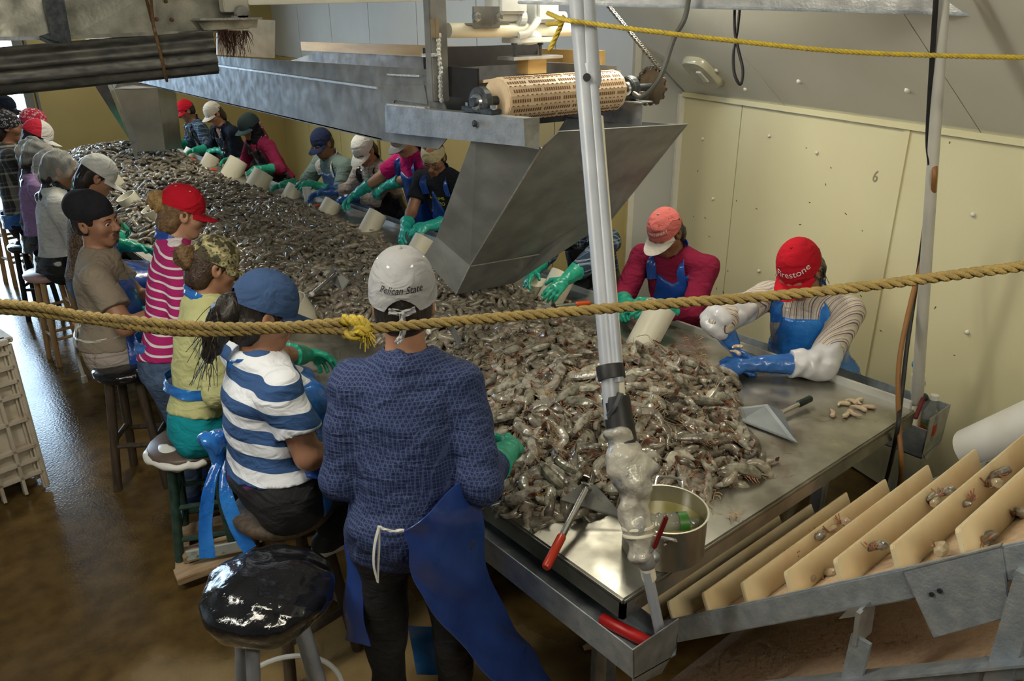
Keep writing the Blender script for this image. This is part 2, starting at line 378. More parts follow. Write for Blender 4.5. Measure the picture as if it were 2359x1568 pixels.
# pencilled 6 on the wall panel
tv, tf = text_geo('6', .085, .15)
MB().add([wpt(-1.72, 1.62, .003) - WD * p[0] * .8 + V(0, 0, p[1]) for p in tv], tf).obj('pencil_mark', mat('pencil', (.30, .27, .18), rough=.9), right, label='handwritten 6 on wall panel')
for k in range(34):
    s, z = -random.uniform(.1, 3.2), random.uniform(.5, 1.85); c = wpt(s, z, .0015); a = random.uniform(0, 6.28); L_ = random.uniform(.006, .02)
    d = WD * math.cos(a) * L_ + V(0, 0, math.sin(a) * L_)
    MB().bar(c - d / 2, c + d / 2, .004, .002, up=WP).obj('splash_stain', M_stain, right)
# set-back end wall with the sloping top, then the long far right wall, far wall with the open doorway
K2 = wpt(0, 0, .42)
MB().plate([wpt(0.03, 0, -.05), wpt(0.03, 0, .42), wpt(.03, 3.4, .42), wpt(0.03, 3.4, -.05)], 0.05, WD).obj('wall_end', M_wall_grey, kind='structure')
FR = V(3.9, 10.76, 0)
d2 = nrm(FR - K2); n2 = nrm(V(-d2[1], d2[0], 0)); L2 = np.linalg.norm(FR - K2)
fr = MB().plate([K2 - n2 * .02, FR - n2 * .02, FR + V(0, 0, 3.4) - n2 * .02, K2 + V(0, 0, 3.4) - n2 * .02], 0.05, -n2).obj('wall_far_right', M_trim, kind='structure')
cuts = [0, .9, 2.1, 3.3, 4.55, 5.8, 7.1, L2]
for a, b in zip(cuts[:-1], cuts[1:]):
    pa, pb = K2 + d2 * (a + .006), K2 + d2 * (b - .006)
    MB().plate([pa, pb, pb + V(0, 0, 1.86), pa + V(0, 0, 1.86)], .018, -n2).obj('panel', M_wall_far, fr)
    MB().plate([pa + V(0, 0, 1.87), pb + V(0, 0, 1.87), pb + V(0, 0, 3.38), pa + V(0, 0, 3.38)], .018, -n2).obj('panel', M_wall_grey, fr)
MB().bar(K2 + d2 * 4.5 + n2 * .02, K2 + d2 * 4.5 + n2 * .02 + V(0, 0, 1.86), .06, .03, up=n2).obj('trim_3', M_wall_far, kind='structure')
DX0, DX1, DZ, YF = -2.8, 0.46, 3.25, 10.75
fw = MB().box(((DX1 + 4.6) / 2, YF + .06, 1.7), (4.6 - DX1, .12, 3.4)).box(((-4.9 + DX0) / 2, YF + .06, 1.7), (4.9 + DX0, .12, 3.4)).box(((DX0 + DX1) / 2, YF + .06, (DZ + 3.4) / 2), (DX1 - DX0, .12, 3.4 - DZ)).obj('wall_far', M_wall_far, kind='structure')
M_frame = mat('door_frame', (.16, .16, .15), rough=.5)
MB().box((DX1 + .05, YF - .03, DZ / 2), (.1, .06, DZ)).box((DX1 + .15, YF - .02, DZ / 2), (.03, .05, DZ)).box((DX0 - .05, YF - .03, DZ / 2), (.1, .06, DZ)).box(((DX0 + DX1) / 2, YF - .03, DZ + .05), (DX1 - DX0 + .2, .06, .1)).obj('door_1', M_frame, kind='structure')
MB().box((4.55, 3.2, 1.7), (.1, 16, 3.4)).obj('wall_light_seal', M_wall_grey, kind='structure')  # unseen wall added beyond the right wall to keep outside light from leaking in
MB().box((-4.95, 3.2, 1.7), (.1, 16, 3.4)).obj('wall_left', M_wall_grey, kind='structure')
MB().box((-.2, -4.75, 1.7), (9.6, .1, 3.4)).obj('wall_back', M_wall_grey, kind='structure')
MB().box((-.2, 3.2, 3.45), (9.6, 16, .1)).obj('ceiling', M_wall_grey, kind='structure')
# bright yard outside the door
MB().box((-1, 18, -.1), (30, 14, .1)).obj('ground', mat('pale_yard', (.5, .5, .48), rough=.9), kind='structure')

# ---------------------------------------------------------------- the picking table
TL = 9.9
tb = root('picking_table', (W / 2, TL / 2, 0), 'long stainless steel table heaped with shrimp, workers along both sides', 'table')
t = MB(); t.box((W / 2, TL / 2, HT - .012), (W, TL, .024)); t.obj('table_top', M_steel, tb, bevel=.006)
t = MB(); t.bar((0, .012, HT - .045), (W, .012, HT - .045), .024, .075); t.obj('edge_skirt', M_steel, tb, bevel=.008)
t = MB(); t.bar((.012, 0, HT - .045), (.012, TL, HT - .045), .024, .075); t.obj('edge_skirt', M_steel, tb, bevel=.008)
t = MB(); t.bar((W - .004, 0.02, HT + .012), (W - .004, TL, HT + .012), .012, .05); t.obj('edge_flange', mat('flange_steel', (.55, .55, .53), (.66, .66, .64), rough=.4, metal=.6), tb, bevel=.003)
for y in (.25, 2.4, 4.6, 6.8, 9.4):
    for x in (.22, W - .22):
        MB().box((x, y, (HT - .05) / 2), (.05, .05, HT - .05)).obj('leg', M_galv, tb)
    if y > 1: MB().bar((.22, y, .25), (W - .22, y, .25), .04, .04).obj('cross_brace', M_galv, tb)
for x in (.22, W - .22): MB().bar((x, .25, HT - .09), (x, 9.4, HT - .09), .05, .06).obj('rail', M_galv, tb)

def gutter(x0, x1, y0, y1, zt, zb, label, tilt=0):
    r = root('gutter', ((x0 + x1) / 2, (y0 + y1) / 2, zb), label, 'gutter')
    out = x0 if x0 < 0 else x1; inn = x1 if x0 < 0 else x0
    sgn = 1 if x0 < 0 else -1
    MB().plate([(out, y0, zb + .03), (out, y1, zb + .03), (out - .01 * sgn, y1, zt), (out - .01 * sgn, y0, zt)], .004, (sgn, 0, 0)).obj('outer_side', M_galv_blue, r, bevel=.001)
    MB().plate([(out, y0, zb + .03), (out, y1, zb + .03), (inn, y1, zb), (inn, y0, zb)], .004, (0, 0, 1)).obj('bottom', M_galv_blue, r)
    MB().plate([(inn, y0, zb), (inn, y1, zb), (inn, y1, zt - .06), (inn, y0, zt - .06)], .004, (-sgn, 0, 0)).obj('inner_side', M_galv_blue, r)
    MB().plate([(out - .012 * sgn, y0, zt + .002), (inn, y0, zt - .004), (inn, y0, zb + .03), (inn - .06 * sgn, y0, zb - .03), (out, y0, zb)], .004, (0, 1, 0)).obj('end_plate', M_galv, r, bevel=.001)
    return r
gutter(-.085, .10, -.125, 6.5, .795, .655, 'grey steel gutter under the near left table edge with red handle inside')
gutter(1.845, 2.03, -.05, 6.5, .80, .60, 'galvanised gutter under the far right table corner holding a clear bottle')
# ---------------------------------------------------------------- overhead feed conveyor
M_weld = mat('weld_bead', (.5, .5, .48), (.7, .7, .68), rough=.45, metal=.9, scale=120, bump=.8, bscale=200)
M_belt = mat('cream_belt', (.72, .56, .38), (.64, .48, .32), rough=.5, scale=30)
M_slot = mat('belt_slots', (.22, .10, .04), rough=.8)
M_board = mat('oily_board', (.36, .25, .10), (.28, .19, .07), rough=.5, scale=8, stretch=(1, .4, 3))
cv = root('feed_conveyor', (1.0, 3.5, 1.85), 'overhead sheet metal trough conveyor with cream plastic belt roller above the table', 'conveyor')
lp = [Px(*q, .6) for q in [(320, 190), (480, 130), (700, 142), (880, 155), (885, 205)]]
XL, XR = .60, 1.42
side = MB().plate([(XL, 6.09, 1.89), (XL, 5.2, 2.03), (XL, 4.4, 2.155), (XL, 1.75, 2.175), (XL, 1.6, 1.94), (XL, 1.72, 1.845), (XL, 2.2, 1.83)], .006, (1, 0, 0)).obj('side_plate', M_alu, cv)
MB().plate([(XR, 6.09, 1.89), (XR, 4.4, 2.155), (XR, 1.45, 2.17), (XR, 1.4, 1.95), (XR, 2.2, 1.83)], .006, (1, 0, 0)).obj('side_plate', M_alu, cv)
MB().plate([(XL, 6.09, 1.89), (XL, 2.2, 1.835), (XR, 2.2, 1.835), (XR, 6.09, 1.89)], .006, (0, 0, 1)).obj('trough_floor', M_alu, cv)
MB().bar((XR - .03, 4.6, 2.19), (XR - .03, 1.5, 2.205), .025, .06).obj('side_board', M_board, cv)
MB().bar((XL - .003, 4.3, 2.10), (XL - .003, 2.2, 2.075), .012, .010).obj('weld_seam', M_weld, cv)
MB().bar((XL - .003, 2.1, 2.14), (XL - .003, 1.83, 2.145), .012, .008).obj('weld_seam', M_weld, cv)
MB().plate([(XL - .002, 2.17, 2.09), (XL - .002, 1.80, 2.11), (XL - .002, 1.78, 2.03), (XL - .002, 2.05, 2.03), (XL - .002, 2.12, 1.93)], .004, (-1, 0, 0)).obj('patch_plate', M_alu, cv)
# angle iron on the left, channel on the right
a = MB(); a.plate([(XL - .01, 2.05, 2.005), (XL - .01, 1.08, 2.03), (XL - .06, 1.08, 2.03), (XL - .06, 2.05, 2.005)], .006, (0, 0, 1)); a.obj('angle_iron', M_galv, cv)
MB().plate([(XL - .06, 2.05, 2.005), (XL - .06, 1.08, 2.03), (XL - .06, 1.07, 1.935), (XL - .06, 2.06, 1.89)], .006, (1, 0, 0)).obj('angle_iron', M_galv, cv)
MB().plate([(XL - .06, 1.08, 2.035), (XL + .02, 1.08, 2.035), (XL + .02, 1.08, 1.99), (XL - .0, 1.06, 1.92), (XL - .06, 1.07, 1.935)], .006, (0, -1, 0)).obj('end_gusset', M_galv, cv)
MB().bar((XL - .035, 2.05, 2.012), (XL - .035, 1.74, 2.02), .03, .012).obj('weld_seam', M_weld, cv)
MB().plate([(1.45, 1.75, 2.01), (1.45, 1.24, 2.02), (1.37, 1.24, 2.02), (1.37, 1.75, 2.01)], .006, (0, 0, 1)).obj('channel', M_galv, cv)
MB().plate([(1.40, 1.75, 2.01), (1.40, 1.26, 2.02), (1.40, 1.26, 1.92), (1.40, 1.75, 1.92)], .006, (1, 0, 0)).obj('channel', M_galv, cv)
# roller wrapped by the belt
RY, RZ, RR = 1.36, 2.073, .088
n = 14
MB().lathe([(RR, 0), (RR, .67)], (.645, RY, RZ), (1, 0, 0), n=n).obj('belt_roller', M_belt, cv, bevel=.004)
sl = MB()
for k in range(n):
    th = (k + .5) * 2 * math.pi / n; t_ = np.array([0, 1., 0]); e1 = nrm(np.cross((1, 0, 0), t_)); e2 = np.cross((1, 0, 0), e1)
    nn_ = math.cos(th) * e1 + math.sin(th) * e2; tt_ = np.cross((1, 0, 0), nn_); rr = RR * math.cos(math.pi / n)
    for j in range(52):
        if (j + 5 * (k % 2)) % 13 == 0: continue
        sl.box(V(.66 + j * .0124, RY, RZ) + nn_ * (rr + .0005), (.006, .013, .002), ((1, 0, 0), tt_, nn_))
        if j % 2 == 0: sl.box(V(.66 + j * .0124, RY, RZ) + nn_ * (rr + .0005) + tt_ * .0185, (.009, .004, .002), ((1, 0, 0), tt_, nn_))
sl.obj('belt_slots', M_slot, cv, kind='stuff')
MB().plate([(.66, RY, RZ + RR - .004), (1.36, RY, RZ + RR - .004), (1.36, 2.3, 2.05), (.66, 2.3, 2.05)], .012, (0, 0, -1)).plate([(.66, 2.3, 2.05), (1.36, 2.3, 2.05), (1.36, 4.4, 2.0), (.66, 4.4, 2.0)], .012, (0, 0, -1)).obj('belt_top', M_belt, cv)
MB().cyl((.52, RY, RZ), (1.62, RY, RZ), .018, n=12).obj('shaft', M_iron, cv, smooth=True)
def pillow(x, sgn):
    b = MB(); b.lathe([(.052, -.022), (.058, -.012), (.058, .012), (.052, .022)], (x, RY, RZ), (1, 0, 0), n=20)
    b.box((x, RY, RZ - .022), (.036, .11, .04)); b.box((x, RY, RZ - .031), (.05, .20, .020))
    p = b.obj('pillow_bearing', M_iron, cv, bevel=.003)
    MB().lathe([(.035, 0), (.03, .008), (.018, .010)], (x - .022 * sgn, RY, RZ), (-sgn, 0, 0), n=18).obj('bearing_insert', M_bright, p, smooth=True)
    for dy in (-.08, .08): MB().lathe([(.014, 0), (.014, .014)], (x, RY + dy, RZ - .021), n=6).obj('bolt', M_bright, p)
    return p
pillow(XL - .035, 1); pillow(1.42, 1)
MB().box((.63, 1.62, 2.13), (.012, .32, .12)).obj('rubber_flap', M_black, cv)
MB().box((1.05, 1.95, 2.21), (.7, .012, .09)).obj('rubber_flap', M_black, cv)
# hanger post
hp = MB(); pa = Px(1012, 242, .585); hp.bar(V(.582, pa[1], 2.05), V(.582, pa[1] + .0, 3.4), .085, .05, up=(0, 1, 0)); hp.obj('hanger_post', M_alu, cv, bevel=.006)
for k in range(15): MB().ell((.565 + random.uniform(-.004, .004), pa[1] - .045, 2.06 + k * .018), (.012, .010, .012), nu=6, nv=4).obj('weld_bead', M_weld, cv)
MB().bar((.55, pa[1] + .05, 2.235), (.55, pa[1] - .05, 2.24), .02, .014).obj('weld_seam', M_weld, cv)
MB().box((.555, pa[1] - .03, 2.34), (.02, .045, .075)).obj('hanger_lug', mat('rusty_steel', (.20, .15, .09), (.28, .22, .14), rough=.6, metal=.5), cv, bevel=.003)
# drive sprocket and chain
sp = MB(); R0 = .085
prof = []
for k in range(48): prof.append((R0 if (k % 4) < 2 else R0 - .010, k))
th = np.arange(48) * 2 * np.pi / 48
ring = np.array([(0, p[0] * math.cos(t_), p[0] * math.sin(t_)) for p, t_ in zip(prof, th)])
sp.plate(V(1.575, RY, RZ) + ring, .012, (1, 0, 0)); sp.obj('sprocket', mat('rusty_sprocket', (.10, .075, .05), (.17, .12, .08), rough=.55, metal=.6, scale=20), cv)
ctop = V(1.58, 1.95, 2.60)
chain = []
for sg in (-1, 1):
    pth = [V(1.58, RY, RZ) + V(0, math.cos(t_), math.sin(t_)) * (R0 + .004) for t_ in np.linspace(-1.2, 2.3, 20)] if sg == 1 else []
    chain = pth if sg == 1 else chain
run1 = [chain[-1] + (ctop + V(0, -.03, .03) - chain[-1]) * k / 40 for k in range(1, 41)]
ch = MB(); pts = np.array(chain + run1); seg = np.concatenate([[0], np.cumsum(np.linalg.norm(np.diff(pts, axis=0), axis=1))])
L_ = np.arange(0, seg[-1], .0125); ii = np.array([[np.interp(l, seg, pts[:, c]) for c in range(3)] for l in L_])
for k in range(len(ii) - 1):
    m_ = (ii[k] + ii[k + 1]) / 2; d_ = nrm(ii[k + 1] - ii[k]); w_ = .010 if k % 2 else .006
    for s_ in (-1, 1): ch.box(m_ + V(s_ * w_, 0, 0), (.015, .003, .011), (d_, (1, 0, 0), np.cross(d_, (1, 0, 0))))
    ch.cyl(ii[k] - V(.009, 0, 0), ii[k] + V(.009, 0, 0), .005, n=6)
ch.obj('drive_chain', mat('oily_chain', (.09, .085, .075), (.24, .23, .21), rough=.4, metal=.9, scale=90), cv)

# drive gearbox hanging above the roller with its shafts and adjusting plate
gb = root('drive_unit', Py(1180, 20, 1.7), 'grey painted gear drive unit on white shaft above the belt roller', 'gearbox')
M_gpaint = mat('grey_machine_paint', (.55, .57, .57), (.62, .64, .63), rough=.35, scale=20)
def G(x, y, Y=1.7): return Py(x, y, Y)
MB().box(G(1165, 10) + V(0, 0, .08), (.16, .12, .24)).obj('gear_housing', M_gpaint, gb, bevel=.012)
MB().box(G(1245, 25), (.14, .12, .10)).obj('gear_housing', M_gpaint, gb, bevel=.015)
MB().cyl(G(1032, 70), G(1330, 68), .030, n=20).obj('white_shaft', M_pvc_old, gb, smooth=True)
MB().cyl(G(1130, 38), G(1190, 38), .024, n=16).obj('input_shaft', M_gpaint, gb, smooth=True)
MB().cyl(G(1235, 38), G(1300, 38), .022, n=16).obj('input_shaft', M_gpaint, gb, smooth=True)
for x in (1195, 1225, 1256): MB().lathe([(.042, -.022), (.042, .022)], G(x, 42), (1, 0, 0), n=20).obj('shaft_collar', M_gpaint, gb, bevel=.006)
MB().box(G(1120, 40, 1.62), (.14, .012, .085)).obj('bolt_bracket', M_alu, gb, bevel=.002)
MB().box(G(1120, 55, 1.66), (.19, .09, .008)).obj('bolt_bracket', M_alu, gb, bevel=.002)
for x in (1095, 1146): MB().lathe([(.02, 0), (.02, .016), (.010, .018), (.010, .026)], G(x, 39, 1.615), (0, -1, 0), n=6).obj('bolt', M_bright, gb)
MB().tube(catmull([G(1240, 45, 1.64), G(1228, 62, 1.63), G(1212, 78, 1.63), G(1195, 82, 1.64)]), .016, n=10).obj('curved_arm', M_gpaint, gb, smooth=True)
MB().box(G(1220, 92), (.22, .14, .022)).obj('mount_flange', M_gpaint, gb, bevel=.004)
MB().ell(G(1218, 85), (.06, .06, .035)).obj('gear_belly', M_gpaint, gb, smooth=True)
for x in (1185, 1245): 
    MB().cyl(G(x, 88), G(x, 138), .007, n=8).lathe([(.014, -.006), (.014, .006)], G(x, 136), n=6).lathe([(.014, -.006), (.014, .006)], G(x, 100), n=6).obj('threaded_rod', M_iron, gb)
MB().box(G(1222, 132), (.30, .12, .014)).obj('adjusting_plate', M_galv, gb, bevel=.002)
MB().box(G(1225, 150), (.11, .08, .07)).obj('mount_block', M_board, gb)
MB().cyl(G(1165, 10) + V(0, 0, .2), G(1165, 10) + V(0, 0, 1.0), .03, n=10).obj('hanger_rod', M_galv, gb)
# long overhead rail crossing to the right
b0, b1 = Py(1200, 6, 1.55), Pd(2420, 30, 2.75)
rb = root('overhead_rail', (b0 + b1) / 2, 'long grey overhead rail crossing the top of the room to the right', 'rail')
b0[2] += .045; b1[2] += .035
MB().bar(b0, b1, .08, .09).obj('rail_web', M_galv, rb, bevel=.006)
MB().bar(b0 - V(0, 0, .045), b1 - V(0, 0, .045), .10, .012).obj('rail_flange', M_galv_blue, rb, bevel=.003)
for k in (.12, .92): MB().cyl(b0 + (b1 - b0) * k, (b0 + (b1 - b0) * k) * V(1, 1, 0) + V(0, 0, 3.42), .012, n=8).obj('hanger_rod', M_galv, rb)
rl = root('overhead_rail', Py(800, 8, 4.0), 'pale overhead rail running behind the hanger post at the top', 'rail')
q0, q1 = Py(575, 14, 3.4) + V(0, 0, .05), Py(1190, 4, 2.6) + V(0, 0, .06)
MB().bar(q0, q1, .07, .09).obj('rail_web', mat('cream_rail', (.55, .53, .44), (.62, .6, .5), rough=.5, scale=6), rl, bevel=.004)
for k in (.15, .85): MB().cyl(q0 + (q1 - q0) * k, (q0 + (q1 - q0) * k) * V(1, 1, 0) + V(0, 0, 3.42), .012, n=8).obj('hanger_rod', M_galv, rl)

M_chute = mat('chute_sheet', (.25, .26, .26), (.36, .37, .37), rough=.42, rough2=.6, metal=.4, scale=7, bump=.06, bscale=25)
# ---------------------------------------------------------------- near discharge chute below the roller
chu = root('discharge_chute', (.9, 1.5, 1.0), 'bent grey sheet metal chute hanging from the near belt roller', 'chute')
c_tl, c_notch, c_tr = Py(1248, 340, 1.17), Py(1288, 303, 1.17), Py(1585, 286, 1.17)
c_b, c_br = Py(1050, 678, 1.98), Py(1185, 652, 2.0)
c_br2 = Py(1410, 505, 1.6); c_cre, c_cre2 = Py(1083, 612, 1.88), Py(1240, 585, 1.87)
s_top, s_low = Px(1098, 290, .535), Py(975, 592, 2.12)
s_mid = Py(1005, 545, 2.02)
MB().plate([c_tl, c_notch, c_tr, c_br2, c_cre2, c_br, c_b, c_cre], .004, nrm(np.cross(c_tr - c_tl, c_b - c_tl)) * 1).obj('slide_plate', M_chute, chu)
MB().plate([s_top, c_tl, c_cre, c_b, s_low, s_mid], .004, (0.6, .8, 0)).obj('side_plate', M_chute, chu)
r_top = c_tr + V(-.25, .55, .0)
MB().plate([c_tr, r_top, c_br + V(.05, .35, .1), c_br, c_br2], .004, (-.9, .2, 0)).obj('side_plate', M_chute, chu)
MB().tube([c_tl, (c_tl + c_cre) / 2, c_cre, c_b], .004, n=6).obj('weld_seam', M_weld, chu)
MB().bar(c_cre - V(0, .006, 0), c_cre2 - V(0, .006, 0), .006, .006).obj('fold_line', M_weld, chu)
MB().ell(s_top + V(-.01, 0, .01), (.012, .012, .014), nu=8, nv=5).obj('weld_bead', M_iron, chu)
# far discharge chute
chf = root('discharge_chute', Py(330, 300, 7.6), 'shiny grey sheet metal chute over the far shrimp heap', 'chute')
f1 = [Py(*q, 7.6) for q in [(200, 90), (232, 200), (262, 205), (316, 372)]]
MB().plate([Py(205, 90, 7.5), Py(222, 90, 7.5), Py(262, 205, 7.6), Py(314, 312, 7.6), Py(318, 372, 7.6), Py(312, 372, 7.6), Py(300, 325, 7.6), Py(220, 200, 7.6)], .006, (0.2, 1, 0)).obj('edge_strip', M_bright, chf)
MB().plate([Py(255, 208, 7.62), Py(362, 204, 7.62), Py(380, 345, 7.62), Py(314, 350, 7.62), Py(300, 305, 7.62)], .006, (0, 1, 0)).obj('front_plate', mat('smooth_steel', (.42, .41, .38), (.52, .5, .46), rough=.28, metal=.95, scale=4), chf)
MB().plate([Py(362, 204, 7.62), Py(404, 214, 8.2), Py(418, 342, 8.2), Py(380, 345, 7.62)], .006, (1, 0, 0)).obj('side_plate', mat('dull_steel', (.30, .29, .26), (.36, .35, .31), rough=.4, metal=.9), chf)
MB().plate([Py(262, 206, 7.62), Py(300, 195, 7.9), Py(400, 205, 8.2), Py(362, 204, 7.62)], .006, (0, 0, 1)).obj('top_lip', M_alu, chf)
MB().plate([Py(262, 206, 7.7), Py(404, 214, 8.25), V(1.45, 8.3, 2.3), V(.7, 8.2, 2.3)], .006, (0, 1, 0)).obj('upper_hopper', M_alu, chf)
MB().cyl(V(1.0, 8.2, 2.25), V(1.0, 8.2, 3.42), .02, n=8).obj('hanger_rod', M_galv, chf)

# ---------------------------------------------------------------- cross conveyor at the upper left
cc = root('cross_conveyor', Py(250, 40, 4.2), 'stained galvanised cross conveyor beam at the upper left with hanging debris', 'conveyor')
M_mott = mat('mottled_galvanised', (.22, .22, .19), (.50, .49, .42), rough=.4, rough2=.65, metal=.7, scale=7, bump=.15, bscale=60, detail=6)
g = lambda x, y, Y=4.15: Py(x, y, Y)
MB().plate([g(-420, -140, 4.25), g(575, -140), g(575, 66), g(165, 84), g(-420, 100, 4.25)], .05, (0, 1, 0)).obj('beam_web', M_mott, cc)
MB().bar(g(-420, 98, 4.25), g(160, 86), .07, .02).obj('beam_flange', M_galv_blue, cc)
MB().bar(g(160, 86), g(520, 70), .07, .02).obj('beam_flange', M_mott, cc)
MB().plate([g(100, 0, 4.05), g(148, 0, 4.05), g(168, 112, 4.05), g(125, 108, 4.05)], .05, (0, 1, 0)).obj('bent_strap', M_iron, cc)
MB().plate([g(92, 92, 4.03), g(125, 108, 4.0), g(168, 114, 4.0), g(130, 80, 4.03)], .02, (0, 0, 1)).obj('bent_strap', M_iron, cc)
for x, y in ((361, 44), (395, 45), (382, 3)): MB().lathe([(.012, 0), (.010, .012)], g(x, y, 4.14), (0, -1, 0), n=8).obj('bolt', mat('rusty_bolt', (.22, .12, .06), rough=.7, metal=.4), cc)
MB().plate([g(452, 46, 4.05), g(594, 43, 4.05), g(592, 64, 4.05), g(470, 70, 4.05)], .10, (0, 1, 0)).obj('end_bracket', M_mott, cc)
MB().bar(g(452, 45, 4.0), g(594, 42, 4.0), .14, .012).obj('end_bracket', M_weld, cc)
MB().box(g(538, 8, 4.05), (.16, .08, .10)).obj('end_block', mat('cream_rail', (.55, .53, .44)), cc, bevel=.006)
b_ = MB().lathe([(.04, -.02), (.045, 0), (.04, .02)], g(556, 30, 3.98), (0, 1, 0), n=18).obj('end_bearing', M_galv, cc, smooth=True)
MB().box(g(556, 40, 3.98), (.11, .04, .02)).obj('bearing_foot', M_galv, b_)
MB().plate([g(500, 38, 4.2), g(634, 47, 4.2), g(633, 134, 4.2), g(500, 126, 4.2)], .006, (0, 1, 0)).obj('splash_plate', M_bright, cc)
st = MB()
for k in range(150):
    p = g(random.uniform(503, 572), 70, random.uniform(3.98, 4.08)); L_ = random.uniform(.05, .17) * (1 if abs(p[0] - g(538, 70, 4.0)[0]) < .07 else .6)
    d = V(random.uniform(-.035, .035), random.uniform(-.02, .02), -L_)
    st.tube([p, p + d * .5 + V(random.uniform(-.01, .01), 0, 0), p + d], .0016, n=3)
st.obj('hanging_debris', mat('dark_red_strands', (.06, .025, .015), (.10, .04, .025), rough=.5), cc, kind='stuff')
for x in (-200, 420): MB().cyl(g(x, 0), g(x, 0) * V(1, 1, 0) + V(0, 0, 3.42), .018, n=8).obj('hanger_rod', M_galv, cc)

# corrugated half pipe slung below it
hpipe = root('corrugated_tray', Py(250, 150, 4.0), 'dark ribbed half pipe tray slung by a rusty wire below the beam', 'tray')
e0, e1 = Py(-330, 160, 4.35), Py(487, 88, 3.85)
ax = nrm(e1 - e0); sd = nrm(np.cross(ax, (0, 0, 1))); up = np.cross(sd, ax)
P_ = []
for i in range(80):
    th = math.pi * (.98 + 1.04 * i / 79); rr = .215 + .018 * math.cos(i / 79 * 2 * math.pi * 8)
    row = []
    for j in range(2): 
        c = e0 if j == 0 else e1
        row.append(c + (sd * math.cos(th) * 1.0 + up * math.sin(th)) * rr + up * .03)
    P_.append(row)
MB().grid(P_, th=.006).obj('tray_sheet', mat('weathered_dark_tray', (.07, .07, .068), (.16, .155, .135), rough=.4, rough2=.65, metal=.4, scale=10, stretch=(1, 1, 3)), hpipe, smooth=True, angle=80)
cw = e0 + (e1 - e0) * .83
loop = [Py(330, -30, 3.95)] + [cw + (sd * math.cos(t_) + up * math.sin(t_)) * .242 + up * .03 for t_ in np.linspace(math.pi * .9, math.pi * 2.1, 16)] + [Py(345, -30, 4.12)]
MB().tube(catmull(loop, 4), .009, n=8).obj('sling_wire', mat('rusty_wire', (.22, .12, .05), (.14, .08, .035), rough=.7, scale=60), hpipe, smooth=True)

# distant hopper pieces seen between beam and tray
h1 = root('hopper_frame', Py(215, 100, 8.6), 'small bright metal hopper bracket seen between beam and tray', 'bracket')
MB().plate([Py(343, 80, 8.6), Py(385, 78, 8.6), Py(375, 95, 8.6), Py(347, 100, 8.6)], .05, (0, 1, 0)).obj('hopper_lip', M_bright, h1)
MB().bar(Py(372, 60, 8.6), Py(376, 84, 8.6), .05, .03).obj('hopper_stem', M_bright, h1)
MB().bar(Py(380, 80, 8.6), V(Py(380, 80, 8.6)[0], 8.6, 3.42), .03, .03, up=(0, 1, 0)).obj('hanger_rod', M_galv, h1)
hr = MB().tube(catmull([Py(284, 70, 6.0), Py(276, 98, 6.0), Py(282, 60, 6.05), Py(290, 0, 6.05)]), .012, n=8).obj('yellow_strap', mat('yellow_rope', (.62, .45, .05), (.50, .36, .06), rough=.7, scale=60, bump=.4, bscale=150), smooth=True)
tag(hr, 'short yellow strap hanging between the beam and the tray', 'strap')

# ---------------------------------------------------------------- inclined flighted conveyor at the lower right
ic = root('incline_conveyor', (.78, -.4, .3), 'inclined conveyor with tall cream flights rising out from under the table end', 'conveyor')
M_flight = mat('cream_flight', (.74, .62, .40), (.66, .50, .28), rough=.4, scale=9, contrast=(.45, .8))
M_mod = mat('peach_modular_belt', (.72, .54, .38), (.62, .43, .28), rough=.5, scale=60, bump=.5, bscale=260)
dI = nrm(V(0, -.13, .121)); nI = nrm(V(0, .121, .13)); X0, X1 = .34, 1.24
orig = V(0, .12, .435)     # belt surface line
MB().plate([orig + V(X0, 0, 0) - dI * .5, orig + V(X1, 0, 0) - dI * .5, orig + V(X1, 0, 0) + dI * 1.75, orig + V(X0, 0, 0) + dI * 1.75], .02, -nI).obj('belt', M_mod, ic)
MB().plate([orig + V(X0, 0, 0) - dI * .5 - nI * .28, orig + V(X1, 0, 0) - dI * .5 - nI * .28, orig + V(X1, 0, 0) + dI * 1.75 - nI * .28, orig + V(X0, 0, 0) + dI * 1.75 - nI * .28], .02, nI).obj('return_belt', M_mod, ic)
for k in range(12):
    c = orig + dI * (.1778 * (k - 1.6)); up_ = nrm(V(0, .02, 1)); up_ = nrm(nI * .75 + V(0, 0, 1) * .55)
    MB().plate([c + V(X0, 0, 0), c + V(X1 - .01, 0, 0), c + V(X1 - .02, 0, 0) + up_ * .088, c + V(X0 + .004, 0, 0) + up_ * .088, c + V(X0, 0, 0) + up_ * .078], .014, dI).obj('flight', M_flight, ic, bevel=.002)
    if 1 < k < 11:
        c2 = c - nI * .30
        MB().plate([c2 + V(X0 + .02, 0, 0), c2 + V(X1, 0, 0), c2 + V(X1, 0, 0) - up_ * .11, c2 + V(X0 + .02, 0, 0) - up_ * .11], .014, dI).obj('flight', M_flight, ic, bevel=.002)
